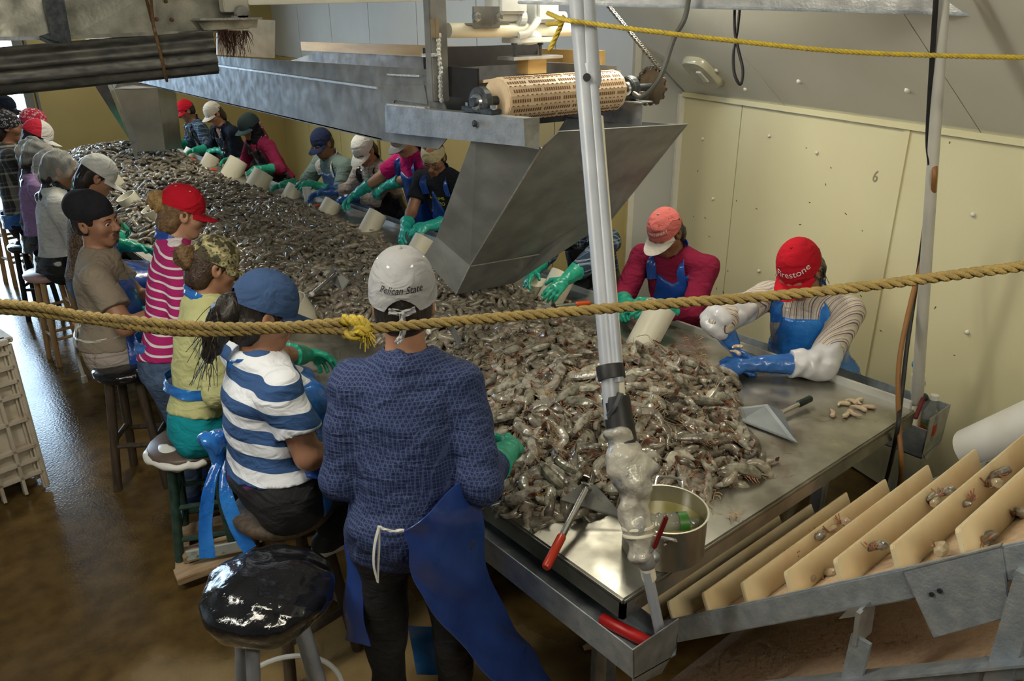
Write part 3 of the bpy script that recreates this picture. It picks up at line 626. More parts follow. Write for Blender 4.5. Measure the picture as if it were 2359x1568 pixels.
# stainless side rails
def R_(y): return orig + dI * y
MB().bar(R_(-.3) + V(.30, 0, 0) + nI * .0, R_(1.9) + V(.30, 0, 0), .016, .075, up=nI).obj('side_rail', M_galv_blue, ic, bevel=.004)
MB().bar(R_(-.3) + V(.295, 0, 0) - nI * .22, R_(1.9) + V(.295, 0, 0) - nI * .22, .02, .05, up=nI).obj('side_rail', M_galv_blue, ic, bevel=.004)
MB().bar(R_(-.3) + V(.27, 0, 0) - nI * .195, R_(1.9) + V(.27, 0, 0) - nI * .195, .06, .006, up=nI).obj('rail_flange', M_galv_blue, ic)
MB().bar(R_(-.2) + V(1.27, 0, 0) - nI * .0, R_(1.9) + V(1.27, 0, 0), .016, .05, up=nI).obj('side_rail', M_galv_blue, ic, bevel=.004)
pa_, pb_ = Px(2078, 1310, .29), Px(2359, 1240, .29)
MB().plate([Px(2080, 1318, .285), Px(2305, 1262, .285), Px(2330, 1420, .285), Px(2150, 1470, .285)], .008, (1, 0, 0)).obj('splice_plate', M_galv_blue, ic, bevel=.002)
MB().plate([Px(2080, 1318, .285), Px(2305, 1262, .285), Px(2310, 1255, .33), Px(2090, 1312, .33)], .008, (0, 0, 1)).obj('splice_flange', M_galv, ic, bevel=.002)
for x, y in ((2147, 1368), (2166, 1360)): MB().lathe([(.006, 0), (.006, .004)], Px(x, y, .284), (-1, 0, 0), n=8).obj('bolt', M_black, ic)
MB().plate([Px(1932, 1425, .28), Px(1970, 1420, .28), Px(2000, 1390, .28), Px(1955, 1400, .28)], .02, (1, 0, 0)).obj('angle_clip', M_galv, ic)
MB().bar(Px(1995, 1395, .30), Px(1985, 1470, .30), .012, .08, up=(1, 0, 0)).obj('angle_clip', M_galv, ic)
MB().bar(Px(1985, 1470, .27), V(.27, Px(1985, 1470, .27)[1] + .02, .02), .05, .012, up=(1, 0, 0)).obj('strut', M_galv_blue, ic)
for x in (.3, 1.27):
    MB().bar(V(x, -.85, .0), V(x, -.85, 1.30), .05, .05, up=(0, 1, 0)).obj('leg', M_galv_blue, ic)
    MB().bar(V(x, .35, .0), V(x, .35, .30), .05, .05, up=(0, 1, 0)).obj('leg', M_galv_blue, ic)
MB().bar(R_(-.02) + V(.3, 0, -.06), R_(-.02) + V(1.27, 0, -.06), .03, .05).obj('cross_tie', M_galv_blue, ic)

# big white drain pipe at the right
dp = root('drain_pipe', Pz(2300, 1030, .9), 'thick white plastic drain pipe slanting in from the right side', 'pipe')
d0, d1 = Px(2238, 1040, 1.55), Px(2480, 935, 1.50)
P_ = MB(); P_.lathe([(.085, 0), (.087, .005), (.087, np.linalg.norm(d1 - d0)), (.080, np.linalg.norm(d1 - d0)), (.080, .004)], d0, d1 - d0, n=32, close=False); P_.obj('pipe_barrel', M_white, dp, smooth=True)
MB().bar(d1 - V(0, 0, .05), d1 * V(1, 1, 0), .04, .04, up=(1, 0, 0)).obj('pipe_support', M_galv, dp)
# ---------------------------------------------------------------- smooth implicit surfaces for people, clothing and soft things
def axis_pts(lo, hi, res, f=None):
    if f is None: return np.arange(lo, hi + res, res).astype(np.float32)
    a, b, fr = f; a = max(a, lo); b = min(b, hi)
    return np.concatenate([np.arange(lo, a - fr * .5, res), np.arange(a, b, fr), np.arange(b, hi + res, res)]).astype(np.float32)
class SDF:
    def __init__(s, lo, hi, res, fine=None):
        s.ax = [axis_pts(lo[i], hi[i], res, None if fine is None else (fine[0][i], fine[1][i], fine[2])) for i in range(3)]
        s.d = np.full([len(a) for a in s.ax], 1.0, np.float32)
    def _blk(s, lo, hi):
        sl = tuple(slice(max(np.searchsorted(a, l) - 1, 0), np.searchsorted(a, h) + 1) for a, l, h in zip(s.ax, lo, hi))
        X = s.ax[0][sl[0]][:, None, None]; Y = s.ax[1][sl[1]][None, :, None]; Z = s.ax[2][sl[2]][None, None, :]
        return sl, X, Y, Z
    def prim(s, p, grow=0.0, k=.03, mode='u'):
        mg = .05 + k + max(grow, 0)
        if p[0] == 'c':
            _, a, b, ra, rb = p[:5]; ra += grow; rb += grow; r_ = max(ra, rb) + mg
            sl, X, Y, Z = s._blk(np.minimum(a, b) - r_, np.maximum(a, b) + r_)
            if s.d[sl].size == 0: return s
            ba = b - a; L2_ = float(ba @ ba) + 1e-9
            t_ = ((X - a[0]) * ba[0] + (Y - a[1]) * ba[1] + (Z - a[2]) * ba[2]) / L2_
            tc_ = np.clip(t_, 0, 1)
            d = np.sqrt((X - a[0] - tc_ * ba[0]) ** 2 + (Y - a[1] - tc_ * ba[1]) ** 2 + (Z - a[2] - tc_ * ba[2]) ** 2) - (ra + (rb - ra) * tc_)
            if len(p) > 5 and p[5]: d = np.maximum(d, (t_ - 1) * math.sqrt(L2_))
        else:
            _, c, Rm, rad = p; rad = np.asarray(rad, float) + grow; ext = np.abs(Rm) @ rad + mg
            sl, X, Y, Z = s._blk(c - ext, c + ext)
            if s.d[sl].size == 0: return s
            X = X - c[0]; Y = Y - c[1]; Z = Z - c[2]; k0 = 0; k1 = 0
            for j in range(3):
                q = X * Rm[0, j] + Y * Rm[1, j] + Z * Rm[2, j]; k0 = k0 + (q / rad[j]) ** 2; k1 = k1 + (q / rad[j] ** 2) ** 2
            k0 = np.sqrt(k0); d = k0 * (k0 - 1) / (np.sqrt(k1) + 1e-6)
        D = s.d[sl]
        if mode == 's': D, d = -D, d
        if k > 0:
            h = np.maximum(k - np.abs(D - d), 0) / k; r_ = np.minimum(D, d) - h * h * k * .25
        else: r_ = np.minimum(D, d)
        s.d[sl] = -r_ if mode == 's' else r_
        return s
    def cut(s, pt, nv):
        X, Y, Z = s.ax[0][:, None, None], s.ax[1][None, :, None], s.ax[2][None, None, :]; nv = nrm(nv)
        s.d = np.maximum(s.d, ((X - pt[0]) * nv[0] + (Y - pt[1]) * nv[1] + (Z - pt[2]) * nv[2]).astype(np.float32)); return s
    def cutf(s, fn):
        X, Y, Z = s.ax[0][:, None, None], s.ax[1][None, :, None], s.ax[2][None, None, :]
        s.d = np.maximum(s.d, fn(X, Y, Z).astype(np.float32)); return s
    def wrinkle(s, amp, freq, seed=0, dirs=None):
        r_ = np.random.default_rng(seed); i, j, k = np.nonzero(np.abs(s.d) < .035)
        X, Y, Z = s.ax[0][i], s.ax[1][j], s.ax[2][k]; n = np.zeros(len(X), np.float32)
        for q in range(6):
            w_ = nrm(r_.normal(0, 1, 3) * (dirs if dirs is not None else 1)) * freq * r_.uniform(.6, 1.6)
            n += np.sin(X * w_[0] + Y * w_[1] + Z * w_[2] + 1.5 * np.sin(X * w_[1] * .4 + Z * w_[0] * .5) + r_.uniform(0, 6.28)).astype(np.float32)
        s.d[i, j, k] += n * amp / 3; return s
    def mesh(s):
        d = s.d; S_ = d < 0; nx, ny, nz = d.shape
        cnt = np.zeros((nx - 1, ny - 1, nz - 1), np.int8)
        for a in (0, 1):
            for b in (0, 1):
                for c in (0, 1): cnt += S_[a:nx - 1 + a, b:ny - 1 + b, c:nz - 1 + c]
        I, J, K = np.nonzero((cnt > 0) & (cnt < 8)); m = len(I)
        idx = np.full(cnt.shape, -1, np.int32); idx[I, J, K] = np.arange(m)
        cs = [(a, b, c) for a in (0, 1) for b in (0, 1) for c in (0, 1)]
        val = [d[I + a, J + b, K + c] for a, b, c in cs]
        acc = np.zeros((m, 3)); num = np.zeros(m)
        for p in range(8):
            for q in range(p + 1, 8):
                df = [cs[q][i] - cs[p][i] for i in range(3)]
                if sum(abs(x) for x in df) != 1: continue
                ok = (val[p] < 0) != (val[q] < 0); t_ = np.where(ok, val[p] / (val[p] - val[q] + 1e-12), 0)
                for i in range(3): acc[:, i] += np.where(ok, cs[p][i] + t_ * df[i], 0)
                num += ok
        acc /= num[:, None]
        out = np.zeros((m, 3))
        for i, (A, G) in enumerate(zip((I, J, K), s.ax)): out[:, i] = G[A] + acc[:, i] * (G[np.minimum(A + 1, len(G) - 1)] - G[A])
        F = []
        def quads(e0, e1, a, b):
            pass
        for axn in range(3):
            A = [slice(1, -1)] * 3; B = [slice(1, -1)] * 3; A[axn] = slice(0, -1); B[axn] = slice(1, None)
            s0, s1 = S_[tuple(A)], S_[tuple(B)]; e = np.argwhere(s0 != s1)
            if not len(e): continue
            flip = s0[tuple(e.T)]
            base = e.copy(); 
            for i in range(3):
                if i != axn: base[:, i] += 1
            u, v = (axn + 1) % 3, (axn + 2) % 3
            def cell(du, dv):
                c = base.copy(); c[:, u] -= du; c[:, v] -= dv; return idx[c[:, 0], c[:, 1], c[:, 2]]
            q = np.stack([cell(1, 1), cell(0, 1), cell(0, 0), cell(1, 0)], 1)
            q[~flip] = q[~flip][:, ::-1]; F.append(q[(q >= 0).all(1)])
        return out, np.vstack(F) if F else np.zeros((0, 4), int)
def fast_mesh(name, v, f, material, parent=None, loc=None, smooth=True, label=None, kind=None):
    me = bpy.data.meshes.new(name); off = wloc(parent) if parent is not None else (loc if loc is not None else np.zeros(3))
    f = np.asarray(f); n = f.shape[1]
    me.vertices.add(len(v)); me.vertices.foreach_set('co', (np.asarray(v) - off).astype(np.float32).ravel())
    me.loops.add(f.size); me.loops.foreach_set('vertex_index', f.ravel().astype(np.int32))
    me.polygons.add(len(f)); me.polygons.foreach_set('loop_start', (np.arange(len(f)) * n).astype(np.int32))
    me.polygons.foreach_set('use_smooth', np.full(len(f), smooth))
    me.update(calc_edges=True); me.validate()
    me.materials.append(material)
    o = bpy.data.objects.new(name, me); COL.objects.link(o)
    if parent is not None: o.parent = parent
    elif loc is not None: o.location = loc
    if label: o['label'] = label
    if kind: o['kind'] = kind
    return o
def ribbon(path, width, wdir, th=.003, n=6):
    p = catmull(path, n); wdir = np.asarray(wdir, float)
    w_ = np.full(len(p), width) if np.isscalar(width) else np.interp(np.linspace(0, 1, len(p)), np.linspace(0, 1, len(width)), width)
    rows = []
    for i in range(len(p)):
        t_ = p[min(i + 1, len(p) - 1)] - p[max(i - 1, 0)]; wd_ = nrm(wdir - nrm(t_) * (wdir @ nrm(t_)))
        rows.append([p[i] + wd_ * w_[i] * a + nrm(np.cross(t_, wd_)) * .004 * math.sin(a * 9 + i * .7) for a in np.linspace(-.5, .5, 5)])
    return MB().grid(rows, th=th)

# ---------------------------------------------------------------- people
def skinmat(n, c): return mat('skin_' + n, c, tuple(x * .86 for x in c), rough=.45, scale=18, bump=.05, bscale=220)
SK_L = skinmat('light', (.50, .27, .175)); SK_M = skinmat('tan', (.38, .19, .115)); SK_D = skinmat('brown', (.27, .125, .07))
M_hair_b = mat('black_hair', (.010, .008, .007), (.028, .020, .016), rough=.4, scale=60, stretch=(1, 1, .2), bump=.6, bscale=120)
M_hair_br = mat('brown_hair', (.10, .055, .025), (.20, .115, .05), rough=.45, scale=60, bump=.6, bscale=120)
M_hair_dk = mat('dark_brown_hair', (.03, .018, .012), (.07, .04, .025), rough=.4, scale=60, bump=.6, bscale=120)
GL_G = mat('green_rubber_glove', (.012, .30, .20), (.02, .38, .26), rough=.3, scale=14, bump=.35, bscale=60, coat=.2)
GL_T = mat('teal_rubber_glove', (.02, .42, .36), (.03, .50, .42), rough=.32, scale=14, bump=.3, bscale=60, coat=.2)
GL_B = mat('blue_rubber_glove', (.02, .10, .36), (.03, .14, .45), rough=.3, scale=14, bump=.35, bscale=60, coat=.3)
AP_B = mat('blue_plastic_apron', (.010, .050, .27), (.020, .09, .42), rough=.22, rough2=.4, scale=5, bump=.5, bscale=22, coat=.3)
AP_C = mat('bright_blue_film', (.010, .10, .42), (.03, .20, .62), rough=.16, scale=6, bump=.7, bscale=30, coat=.4)
AP_K = mat('black_plastic_apron', (.008, .009, .012), (.02, .02, .025), rough=.15, scale=8, bump=.7, bscale=28, coat=.4)
M_jean = mat('blue_denim', (.05, .085, .16), (.09, .14, .24), rough=.85, scale=20, bump=.2, bscale=300)
M_blackpant = mat('black_trousers', (.009, .009, .011), (.016, .016, .018), rough=.85, scale=15, bump=.15, bscale=200)
M_eye = mat('eye_white', (.70, .68, .64), rough=.2); M_iris = mat('iris', (.02, .012, .008), rough=.1); M_lip = mat('lips', (.30, .11, .085), rough=.4)
def cloth(n, c, c2=None, rough=.9): return mat('cloth_' + n, c, c2 or tuple(x * .85 for x in c), rough=rough, scale=9, bump=.2, bscale=300, spec=.2)

def head_frame(hf, pitch, roll=0):
    f2 = nrm(V(hf[0], hf[1], 0)); rt = V(f2[1], -f2[0], 0); p = math.radians(pitch)
    F_ = f2 * math.cos(p) - V(0, 0, 1) * math.sin(p); U_ = f2 * math.sin(p) + V(0, 0, 1) * math.cos(p)
    r_ = math.radians(roll); R2 = rt * math.cos(r_) + U_ * math.sin(r_); U2 = -rt * math.sin(r_) + U_ * math.cos(r_)
    return np.stack([R2, F_, U2], 1)
def ik(S_, W_, l1, l2, pole):
    d = W_ - S_; D = np.linalg.norm(d); D2 = min(D, (l1 + l2) * .999); u = d / (D + 1e-9)
    if D > D2: W_ = S_ + u * D2
    a = (l1 * l1 - l2 * l2 + D2 * D2) / (2 * D2); h = math.sqrt(max(l1 * l1 - a * a, 0)); pl = pole - u * (pole @ u)
    return S_ + u * a + nrm(pl) * h, W_

def glove(parent, E_, W_, hd, pn, side, material, res, curl=.5, cuff=.55, name='glove', spread=.12, k_scale=1.0):
    """hand with palm and five fingers; forearm gauntlet back towards the elbow"""
    hd = nrm(hd); pn = nrm(pn - hd * (pn @ hd)); sd = np.cross(hd, pn) * side       # sd: thumb side
    q = k_scale; pr = []
    c0 = W_ + (E_ - W_) * cuff
    pr.append((('c', c0, W_ + (c0 - W_) * .35, .057 * q, .037 * q, False), .02)); pr.append((('c', W_ + (c0 - W_) * .4, W_, .037 * q, .031 * q), .02))
    Rm = np.stack([hd, sd, pn], 1)
    pr.append((('e', W_ + hd * .05 * q, Rm, (.056 * q, .042 * q, .019 * q)), .02))
    for i, (off, ln) in enumerate(((.031, .92), (.011, 1.05), (-.010, .98), (-.030, .80))):
        b = W_ + hd * (.088 - .006 * abs(i - 1)) * q + sd * off * q; ang = curl * (.55 + .12 * i); dr = hd; p0 = b; rr = .0118 * q
        for j, sl_ in enumerate((.038, .026, .022)):
            ang2 = ang * (j + 1) * .9; spv = sd * spread * (1.3 - i) * .5
            dr = nrm(hd * math.cos(ang2) + pn * math.sin(ang2) + spv * math.cos(ang2)); p1 = p0 + dr * sl_ * ln * q
            pr.append((('c', p0, p1, rr, rr * .93), .004)); p0 = p1; rr *= .93
    t0 = W_ + hd * .022 * q + sd * .030 * q; t1 = t0 + nrm(sd * .75 + hd * .6 + pn * (.3 + .4 * curl)) * .042 * q; t2 = t1 + nrm(sd * .15 + hd * .8 + pn * (.4 + .7 * curl)) * .034 * q
    pr.append((('c', t0, t1, .016 * q, .0135 * q), .012)); pr.append((('c', t1, t2, .0130 * q, .011 * q), .004))
    pts = np.array([c0, W_, W_ + hd * .2 * q, t2, W_ + hd * .12 * q + pn * .08]); lo, hi = pts.min(0) - .075, pts.max(0) + .075
    s = SDF(lo, hi, res)
    for p, k in pr: s.prim(p, 0, k)
    s.cut(c0, nrm(E_ - W_)).wrinkle(.0022, 110, seed=int(abs(W_[0] * 1000) + abs(W_[1] * 997)))
    v, f = s.mesh(); return fast_mesh(name, v, f, material, parent)

class Person:
    pass
def build_person(label, pelvis, head, bf, hf=None, pitch=25, roll=0, g=1.0, sw=.185, skin=SK_M, shirt=None, sleeve='short', pants=M_jean, hands=(None, None), gloves=None,
                 res=.012, hres=.007, legs='sit', apron=None, apron_w=.17, hem=.02, neckcut=.02, face=False, hs=1.0, curl=.6, elbows=(None, None), poles=None, wr=.004, bust=0.0, hand_dirs=(None, None),
                 shoe=None, feet=None, knees=None, cuff=.55, apron_skirt=True, strap_mat=None, vneck=0.0, pitchneck=.0, chest_fwd=0.0, group='workers around the picking table', sh_drop=0.0):
    pelvis = np.asarray(pelvis, float); head = np.asarray(head, float); bf = nrm(V(bf[0], bf[1], 0)); hf = bf if hf is None else hf
    R = V(bf[1], -bf[0], 0); Hm = head_frame(hf, pitch, roll); P = Person(); P.Hm = Hm; P.head = head; P.R = R; P.bf = bf; P.hs = hs; P.res = res; P.hres = hres
    feet_z = 0.0
    base = V(pelvis[0], pelvis[1], 0 if legs != 'none' else pelvis[2] - .2)
    ro = root('person', base, label, 'person', group); P.root = ro
    hl = lambda x, y, z: head + Hm @ (V(x, y, z) * hs); P.hl = hl
    nb_ = hl(0, -.025, -.075)                                   # skull base
    N = nb_ + nrm((pelvis - nb_) * V(.55, .55, 1)) * (.085 + pitchneck) * hs    # neck base
    U = nrm(N - pelvis); L = np.linalg.norm(N - pelvis); F = nrm(bf - U * (bf @ U)); Rm = np.stack([R, F, U], 1); P.N, P.U, P.F, P.Rm = N, U, F, Rm; P.pelvis = pelvis; P.L = L
    SC = pelvis + U * L * .875 - V(0, 0, sh_drop); S = [SC - R * sw, SC + R * sw]
    torso = [(('e', pelvis + U * .02, Rm, (.168 * g, .125 * g, .24 * L)), .05), (('e', pelvis + U * L * .33 + F * .012 * g, Rm, (.150 * g, .118 * g, .32 * L)), .06),
             (('e', pelvis + U * L * .64 + F * chest_fwd, Rm, (.163 * (g * .5 + .5), .110 * (g * .6 + .4), .34 * L)), .06),
             (('c', S[0], N - U * .035, .050, .064), .05), (('c', S[1], N - U * .035, .050, .064), .05), (('c', SC - U * .05, N - U * .02, .085, .055), .05)]
    if bust:
        for q in (-1, 1): torso.append((('e', pelvis + U * L * .62 + F * (.085 + bust * .3) + R * q * .075, Rm, (.07, .055 + bust * .2, .075)), .04))
    arms = []; l1, l2 = .285, .255
    E = [None, None]; Wp = [None, None]
    for i, sgn in enumerate((-1, 1)):
        tgt = hands[i]
        if tgt is None: tgt = pelvis + F * .34 + R * sgn * .12 + V(0, 0, .22)
        pole = (R * sgn * .55 - V(0, 0, 1) * .8 - bf * .35) if poles is None or poles[i] is None else np.asarray(poles[i], float)
        if elbows[i] is not None: E[i] = np.asarray(elbows[i], float); Wp[i] = np.asarray(tgt, float)
        else: E[i], Wp[i] = ik(S[i], np.asarray(tgt, float), l1, l2, pole)
    P.S, P.E, P.W = S, E, Wp
    ag = .6 + .4 * g
    up = [(('c', S[i], E[i], .052 * ag, .043 * ag), .03) for i in (0, 1)]; fo = [(('c', E[i], Wp[i], .043 * ag, .029), .02) for i in (0, 1)]
    # legs
    hips = [pelvis + R * s_ * .095 * g - U * .02 for s_ in (-1, 1)]; KN = []; AN = []
    for i, s_ in enumerate((-1, 1)):
        if knees is not None: kn = np.asarray(knees[i], float)
        elif legs == 'sit': kn = hips[i] + bf * .40 + R * s_ * .05 - V(0, 0, .06)
        else: kn = hips[i] * V(1, 1, 0) + bf * .03 + R * s_ * .02 + V(0, 0, max(pelvis[2] * .52, .40))
        if feet is not None: an = np.asarray(feet[i], float) + V(0, 0, .08)
        elif legs == 'sit': an = kn * V(1, 1, 0) - bf * .05 + V(0, 0, max(kn[2] - .42, .09))
        else: an = kn * V(1, 1, 0) - bf * .03 + V(0, 0, .09)
        KN.append(kn); AN.append(an)
    leg = []
    for i in (0, 1): leg += [(('c', hips[i], KN[i], .085 * g, .062 * (g * .5 + .5)), .04), (('c', KN[i], AN[i], .060, .042), .03)]
    P.KN, P.AN, P.hips = KN, AN, hips
    # body: one continuous skin surface
    hp = [(('e', hl(0, -.012, .028), Hm, (.076 * hs, .096 * hs, .092 * hs)), .02), (('e', hl(0, .028, -.042), Hm, (.060 * hs, .066 * hs, .078 * hs)), .04),
          (('c', hl(-.012, .066, -.098), hl(.012, .066, -.098), .022 * hs, .022 * hs), .03), (('c', nb_, N - U * .03, .056, .062), .03),
          (('c', hl(-.036, .078, .020), hl(.036, .078, .020), .013 * hs, .013 * hs), .02), (('c', hl(0, .088, .012), hl(0, .112, -.026), .008 * hs, .0125 * hs), .015),
          (('e', hl(0, .104, -.033), Hm, (.019 * hs, .012 * hs, .010 * hs)), .01),
          (('e', hl(-.044, .058, -.022), Hm, (.022 * hs, .024 * hs, .022 * hs)), .03), (('e', hl(.044, .058, -.022), Hm, (.022 * hs, .024 * hs, .022 * hs)), .03)]
    allp = hp + torso + up + fo + (leg if legs != 'none' else [])
    pts = []
    for p, _ in allp:
        if p[0] == 'c': pts += [p[1] - max(p[3:5]) - .03, p[1] + max(p[3:5]) + .03, p[2] - max(p[3:5]) - .03, p[2] + max(p[3:5]) + .03]
        else: ex = np.abs(p[2]) @ np.asarray(p[3]) + .03; pts += [p[1] - ex, p[1] + ex]
    pts = np.array(pts); lo, hi = pts.min(0), pts.max(0)
    if legs == 'none': lo[2] = pelvis[2] - .18
    s = SDF(lo, hi, res, (head - .165 * hs, head + .165 * hs, hres))
    shr = {id(p): -.013 for p, _ in ((torso if shirt is not None else []) + (leg if pants is not None else []))}
    for p, k in allp: s.prim(p, shr.get(id(p), 0), k)
    if face:
        for q in (-1, 1): s.prim(('e', hl(q * .032, .090, .001), Hm, (.018 * hs, .014 * hs, .010 * hs)), 0, .012, 's')
        for q in (-1, 1):
            s.prim(('c', hl(q * .019, .087, .0085), hl(q * .046, .079, .0065), .0042 * hs, .0042 * hs), 0, .006)
            s.prim(('c', hl(q * .019, .086, -.010), hl(q * .045, .079, -.009), .0040 * hs, .0040 * hs), 0, .008)
        s.prim(('c', hl(-.022, .090, -.061), hl(.022, .090, -.061), .0075 * hs, .0075 * hs), 0, .008)
        s.prim(('c', hl(-.019, .088, -.073), hl(.019, .088, -.073), .0085 * hs, .0085 * hs), 0, .008)
        s.prim(('c', hl(-.026, .103, -.0665), hl(.026, .103, -.0665), .0028, .0028), 0, .006, 's')
    for q in (-1, 1):
        s.prim(('e', hl(q * .079, -.012, -.008), Hm @ np.array([[1, 0, 0], [0, .96, -.28], [0, .28, .96]]), (.011 * hs, .022 * hs, .034 * hs)), 0, .008)
        s.prim(('e', hl(q * .089, -.008, -.004), Hm, (.009 * hs, .011 * hs, .019 * hs)), 0, .008, 's')
    v, f = s.mesh(); P.body = fast_mesh('body', v, f, skin, ro)
    if face:
        c = (v - head) @ Hm / hs; fc = c[f].mean(1)
        lip = (np.abs(fc[:, 0]) < .024) & (fc[:, 2] < -.052) & (fc[:, 2] > -.082) & (fc[:, 1] > .089) & (((fc[:, 0] / .026) ** 2 + ((fc[:, 2] + .067) / .013) ** 2) < 1)
        P.body.data.materials.append(M_lip); P.body.data.polygons.foreach_set('material_index', lip.astype(np.int32)); P.body.data.update()
        for q in (-1, 1):
            e_ = MB().ell(hl(q * .032, .0765, .0005), (.0128 * hs,) * 3, nu=14, nv=10).obj('eye', M_eye, ro, smooth=True)
            MB().ell(hl(q * .033, .0822, -.0005), (.0082 * hs,) * 3, nu=10, nv=8).obj('iris', M_iris, e_, smooth=True)
            MB().tube(catmull([hl(q * .014, .094, .020), hl(q * .030, .094, .0265), hl(q * .050, .080, .021)], 4), [.0035 * hs] * 9, n=6, flat=.6).obj('eyebrow', M_hair_b, ro, smooth=True)
    # shirt
    P.torso, P.up, P.fo, P.leg = torso, up, fo, leg
    hemp = pelvis + U * hem
    def clothing(name, prims, material, gr, cuts, seed, amp, k_=None, r_=None, fq=38, sub=()):
        pp = []
        for p, _ in prims:
            if p[0] == 'c': rr = max(p[3:5]) + gr + .03; pp += [p[1] - rr, p[1] + rr, p[2] - rr, p[2] + rr]
            else: ex = np.abs(p[2]) @ np.asarray(p[3]) + gr + .03; pp += [p[1] - ex, p[1] + ex]
        pp = np.array(pp); s_ = SDF(pp.min(0), pp.max(0), r_ or res)
        for p, k in prims: s_.prim(p, gr, k)
        if amp: s_.wrinkle(amp, fq, seed)
        for q_ in sub: s_.prim(q_, 0, .012, 's')
        for c_ in cuts:
            if callable(c_): s_.cutf(c_)
            else: s_.cut(*c_)
        v, f = s_.mesh()
        return fast_mesh(name, v, f, material, ro) if len(f) else None
    P.clothing = clothing
    sd = int(abs(pelvis[0] * 331) + abs(pelvis[1] * 977)) % 9999
    if shirt is not None:
        pr = list(torso) + [(('c', hips[0], hips[1], .10 * g, .10 * g), .05)]
        for i in (0, 1):
            if sleeve == 'short':
                e_ = S[i] + (E[i] - S[i]) * .62; pr.append((('c', S[i], e_, .056 * ag, .060 * ag, True), .03))
            elif sleeve == 'long':
                e_ = E[i] + (Wp[i] - E[i]) * (.80 if gloves is None else 1.06 - cuff); pr += [(('c', S[i], E[i], .055 * ag, .049 * ag), .03), (('c', E[i], e_, .049 * ag, .040, True), .02)]
            elif sleeve == 'mid':
                e_ = E[i] + (Wp[i] - E[i]) * .15; pr += [(('c', S[i], E[i], .060 * ag, .055 * ag), .03), (('c', E[i], e_, .055 * ag, .054, True), .02)]
        cuts = [(hemp, -U)]
        hole = [('c', N + U * (neckcut - .035) + F * .018, nb_ + nrm(nb_ - N) * .05, .060 + .2 * max(-neckcut, 0), .085)]
        if neckcut < 0: hole.append(('e', N + F * .07 - U * .06, Rm, (.07, .08, .06)))
        P.shirt = clothing('shirt', pr, shirt, .015, cuts, sd, wr, sub=hole); P.shirt_prims = pr
    if legs != 'none' and pants is not None:
        clothing('trousers', [torso[0]] + [(('c', hips[0], hips[1], .10 * g, .10 * g), .05)] + leg, pants, .007, [(pelvis + U * min(.10, hem + .035), U), (V(0, 0, min(AN[0][2], AN[1][2]) + .0), (0, 0, -1))], sd, wr * .8)
    if legs != 'none':
        for i, a in enumerate(AN):
            sh = SDF(a - V(.2, .2, .12), a + V(.2, .2, .1), max(res * .7, .006)); b0 = a * V(1, 1, 0) + V(0, 0, a[2] - .04)
            sh.prim(('c', b0 - bf * .04, b0 + bf * .13, .042, .036), 0, .02).prim(('c', a, b0 - bf * .02, .045, .045), 0, .02).cut(V(0, 0, a[2] - .075), (0, 0, -1))
            v, f = sh.mesh(); so_ = fast_mesh('shoe', v, f, shoe or M_black, ro)
            s2 = SDF(a - V(.2, .2, .12), a + V(.2, .2, .1), max(res * .7, .006)).prim(('c', b0 - bf * .04 - V(0, 0, .01), b0 + bf * .13 - V(0, 0, .01), .046, .040), 0, .02).cut(V(0, 0, a[2] - .088), (0, 0, -1)).cut(V(0, 0, a[2] - .055), (0, 0, 1))
            v, f = s2.mesh(); fast_mesh('shoe_sole', v, f, M_white, so_)
    # apron: bib, skirt and neck straps
    if apron is not None:
        ptop = L * .85; aw = apron_w
        def bib(X, Y, Z):
            a_ = (X - pelvis[0]) * R[0] + (Y - pelvis[1]) * R[1] + (Z - pelvis[2]) * R[2]
            b_ = (X - pelvis[0]) * U[0] + (Y - pelvis[1]) * U[1] + (Z - pelvis[2]) * U[2]
            c_ = (X - pelvis[0]) * F[0] + (Y - pelvis[1]) * F[1] + (Z - pelvis[2]) * F[2]
            wd_ = np.where(b_ > L * .42, aw * (1 - .35 * np.clip((b_ - L * .42) / (L * .4), 0, 1)), aw + (.06 * g))
            side_ = np.abs(a_) - wd_
            top_ = b_ - (ptop - vneck * np.clip(1 - np.abs(a_) / (aw * .6), 0, 1))
            fr_ = np.where(b_ > L * .42, .0, -.03) - c_
            return np.maximum(np.maximum(side_, top_), fr_)
        pr = list(P.shirt_prims[:len(torso) + 1]) if shirt is not None else list(torso)
        if apron_skirt and legs != 'none':
            mid = (KN[0] + KN[1]) / 2
            pr += [(('c', hips[0] + F * .04, KN[0] + V(0, 0, .01), .10 * g, .085), .08), (('c', hips[1] + F * .04, KN[1] + V(0, 0, .01), .10 * g, .085), .08), (('c', pelvis + F * .12, mid, .09, .085), .10)]
            if legs == 'sit': pr += [(('c', KN[i], KN[i] * V(1, 1, 0) + V(0, 0, KN[i][2] - .22), .08, .075, True), .05) for i in (0, 1)]
        P.apron = clothing('apron', pr, apron, .027, [bib], sd, wr)
        sm = strap_mat or apron
        for s_ in (-1, 1):
            b0 = pelvis + U * ptop + R * s_ * aw * .6 + F * .12; 
            pth = [b0 - U * .04, b0 + U * .05 - F * .02, N + R * s_ * .075 + F * .03 + U * .0, N + R * s_ * .07 - F * .05 + U * .035, N - F * .085 + U * .045]
            m0 = ribbon(pth, [.06, .05, .04, .035, .04], nrm(R * .6 * s_ + F * .1 + U * .4), .004); m0.obj('apron_strap', sm, ro, smooth=True, angle=70)
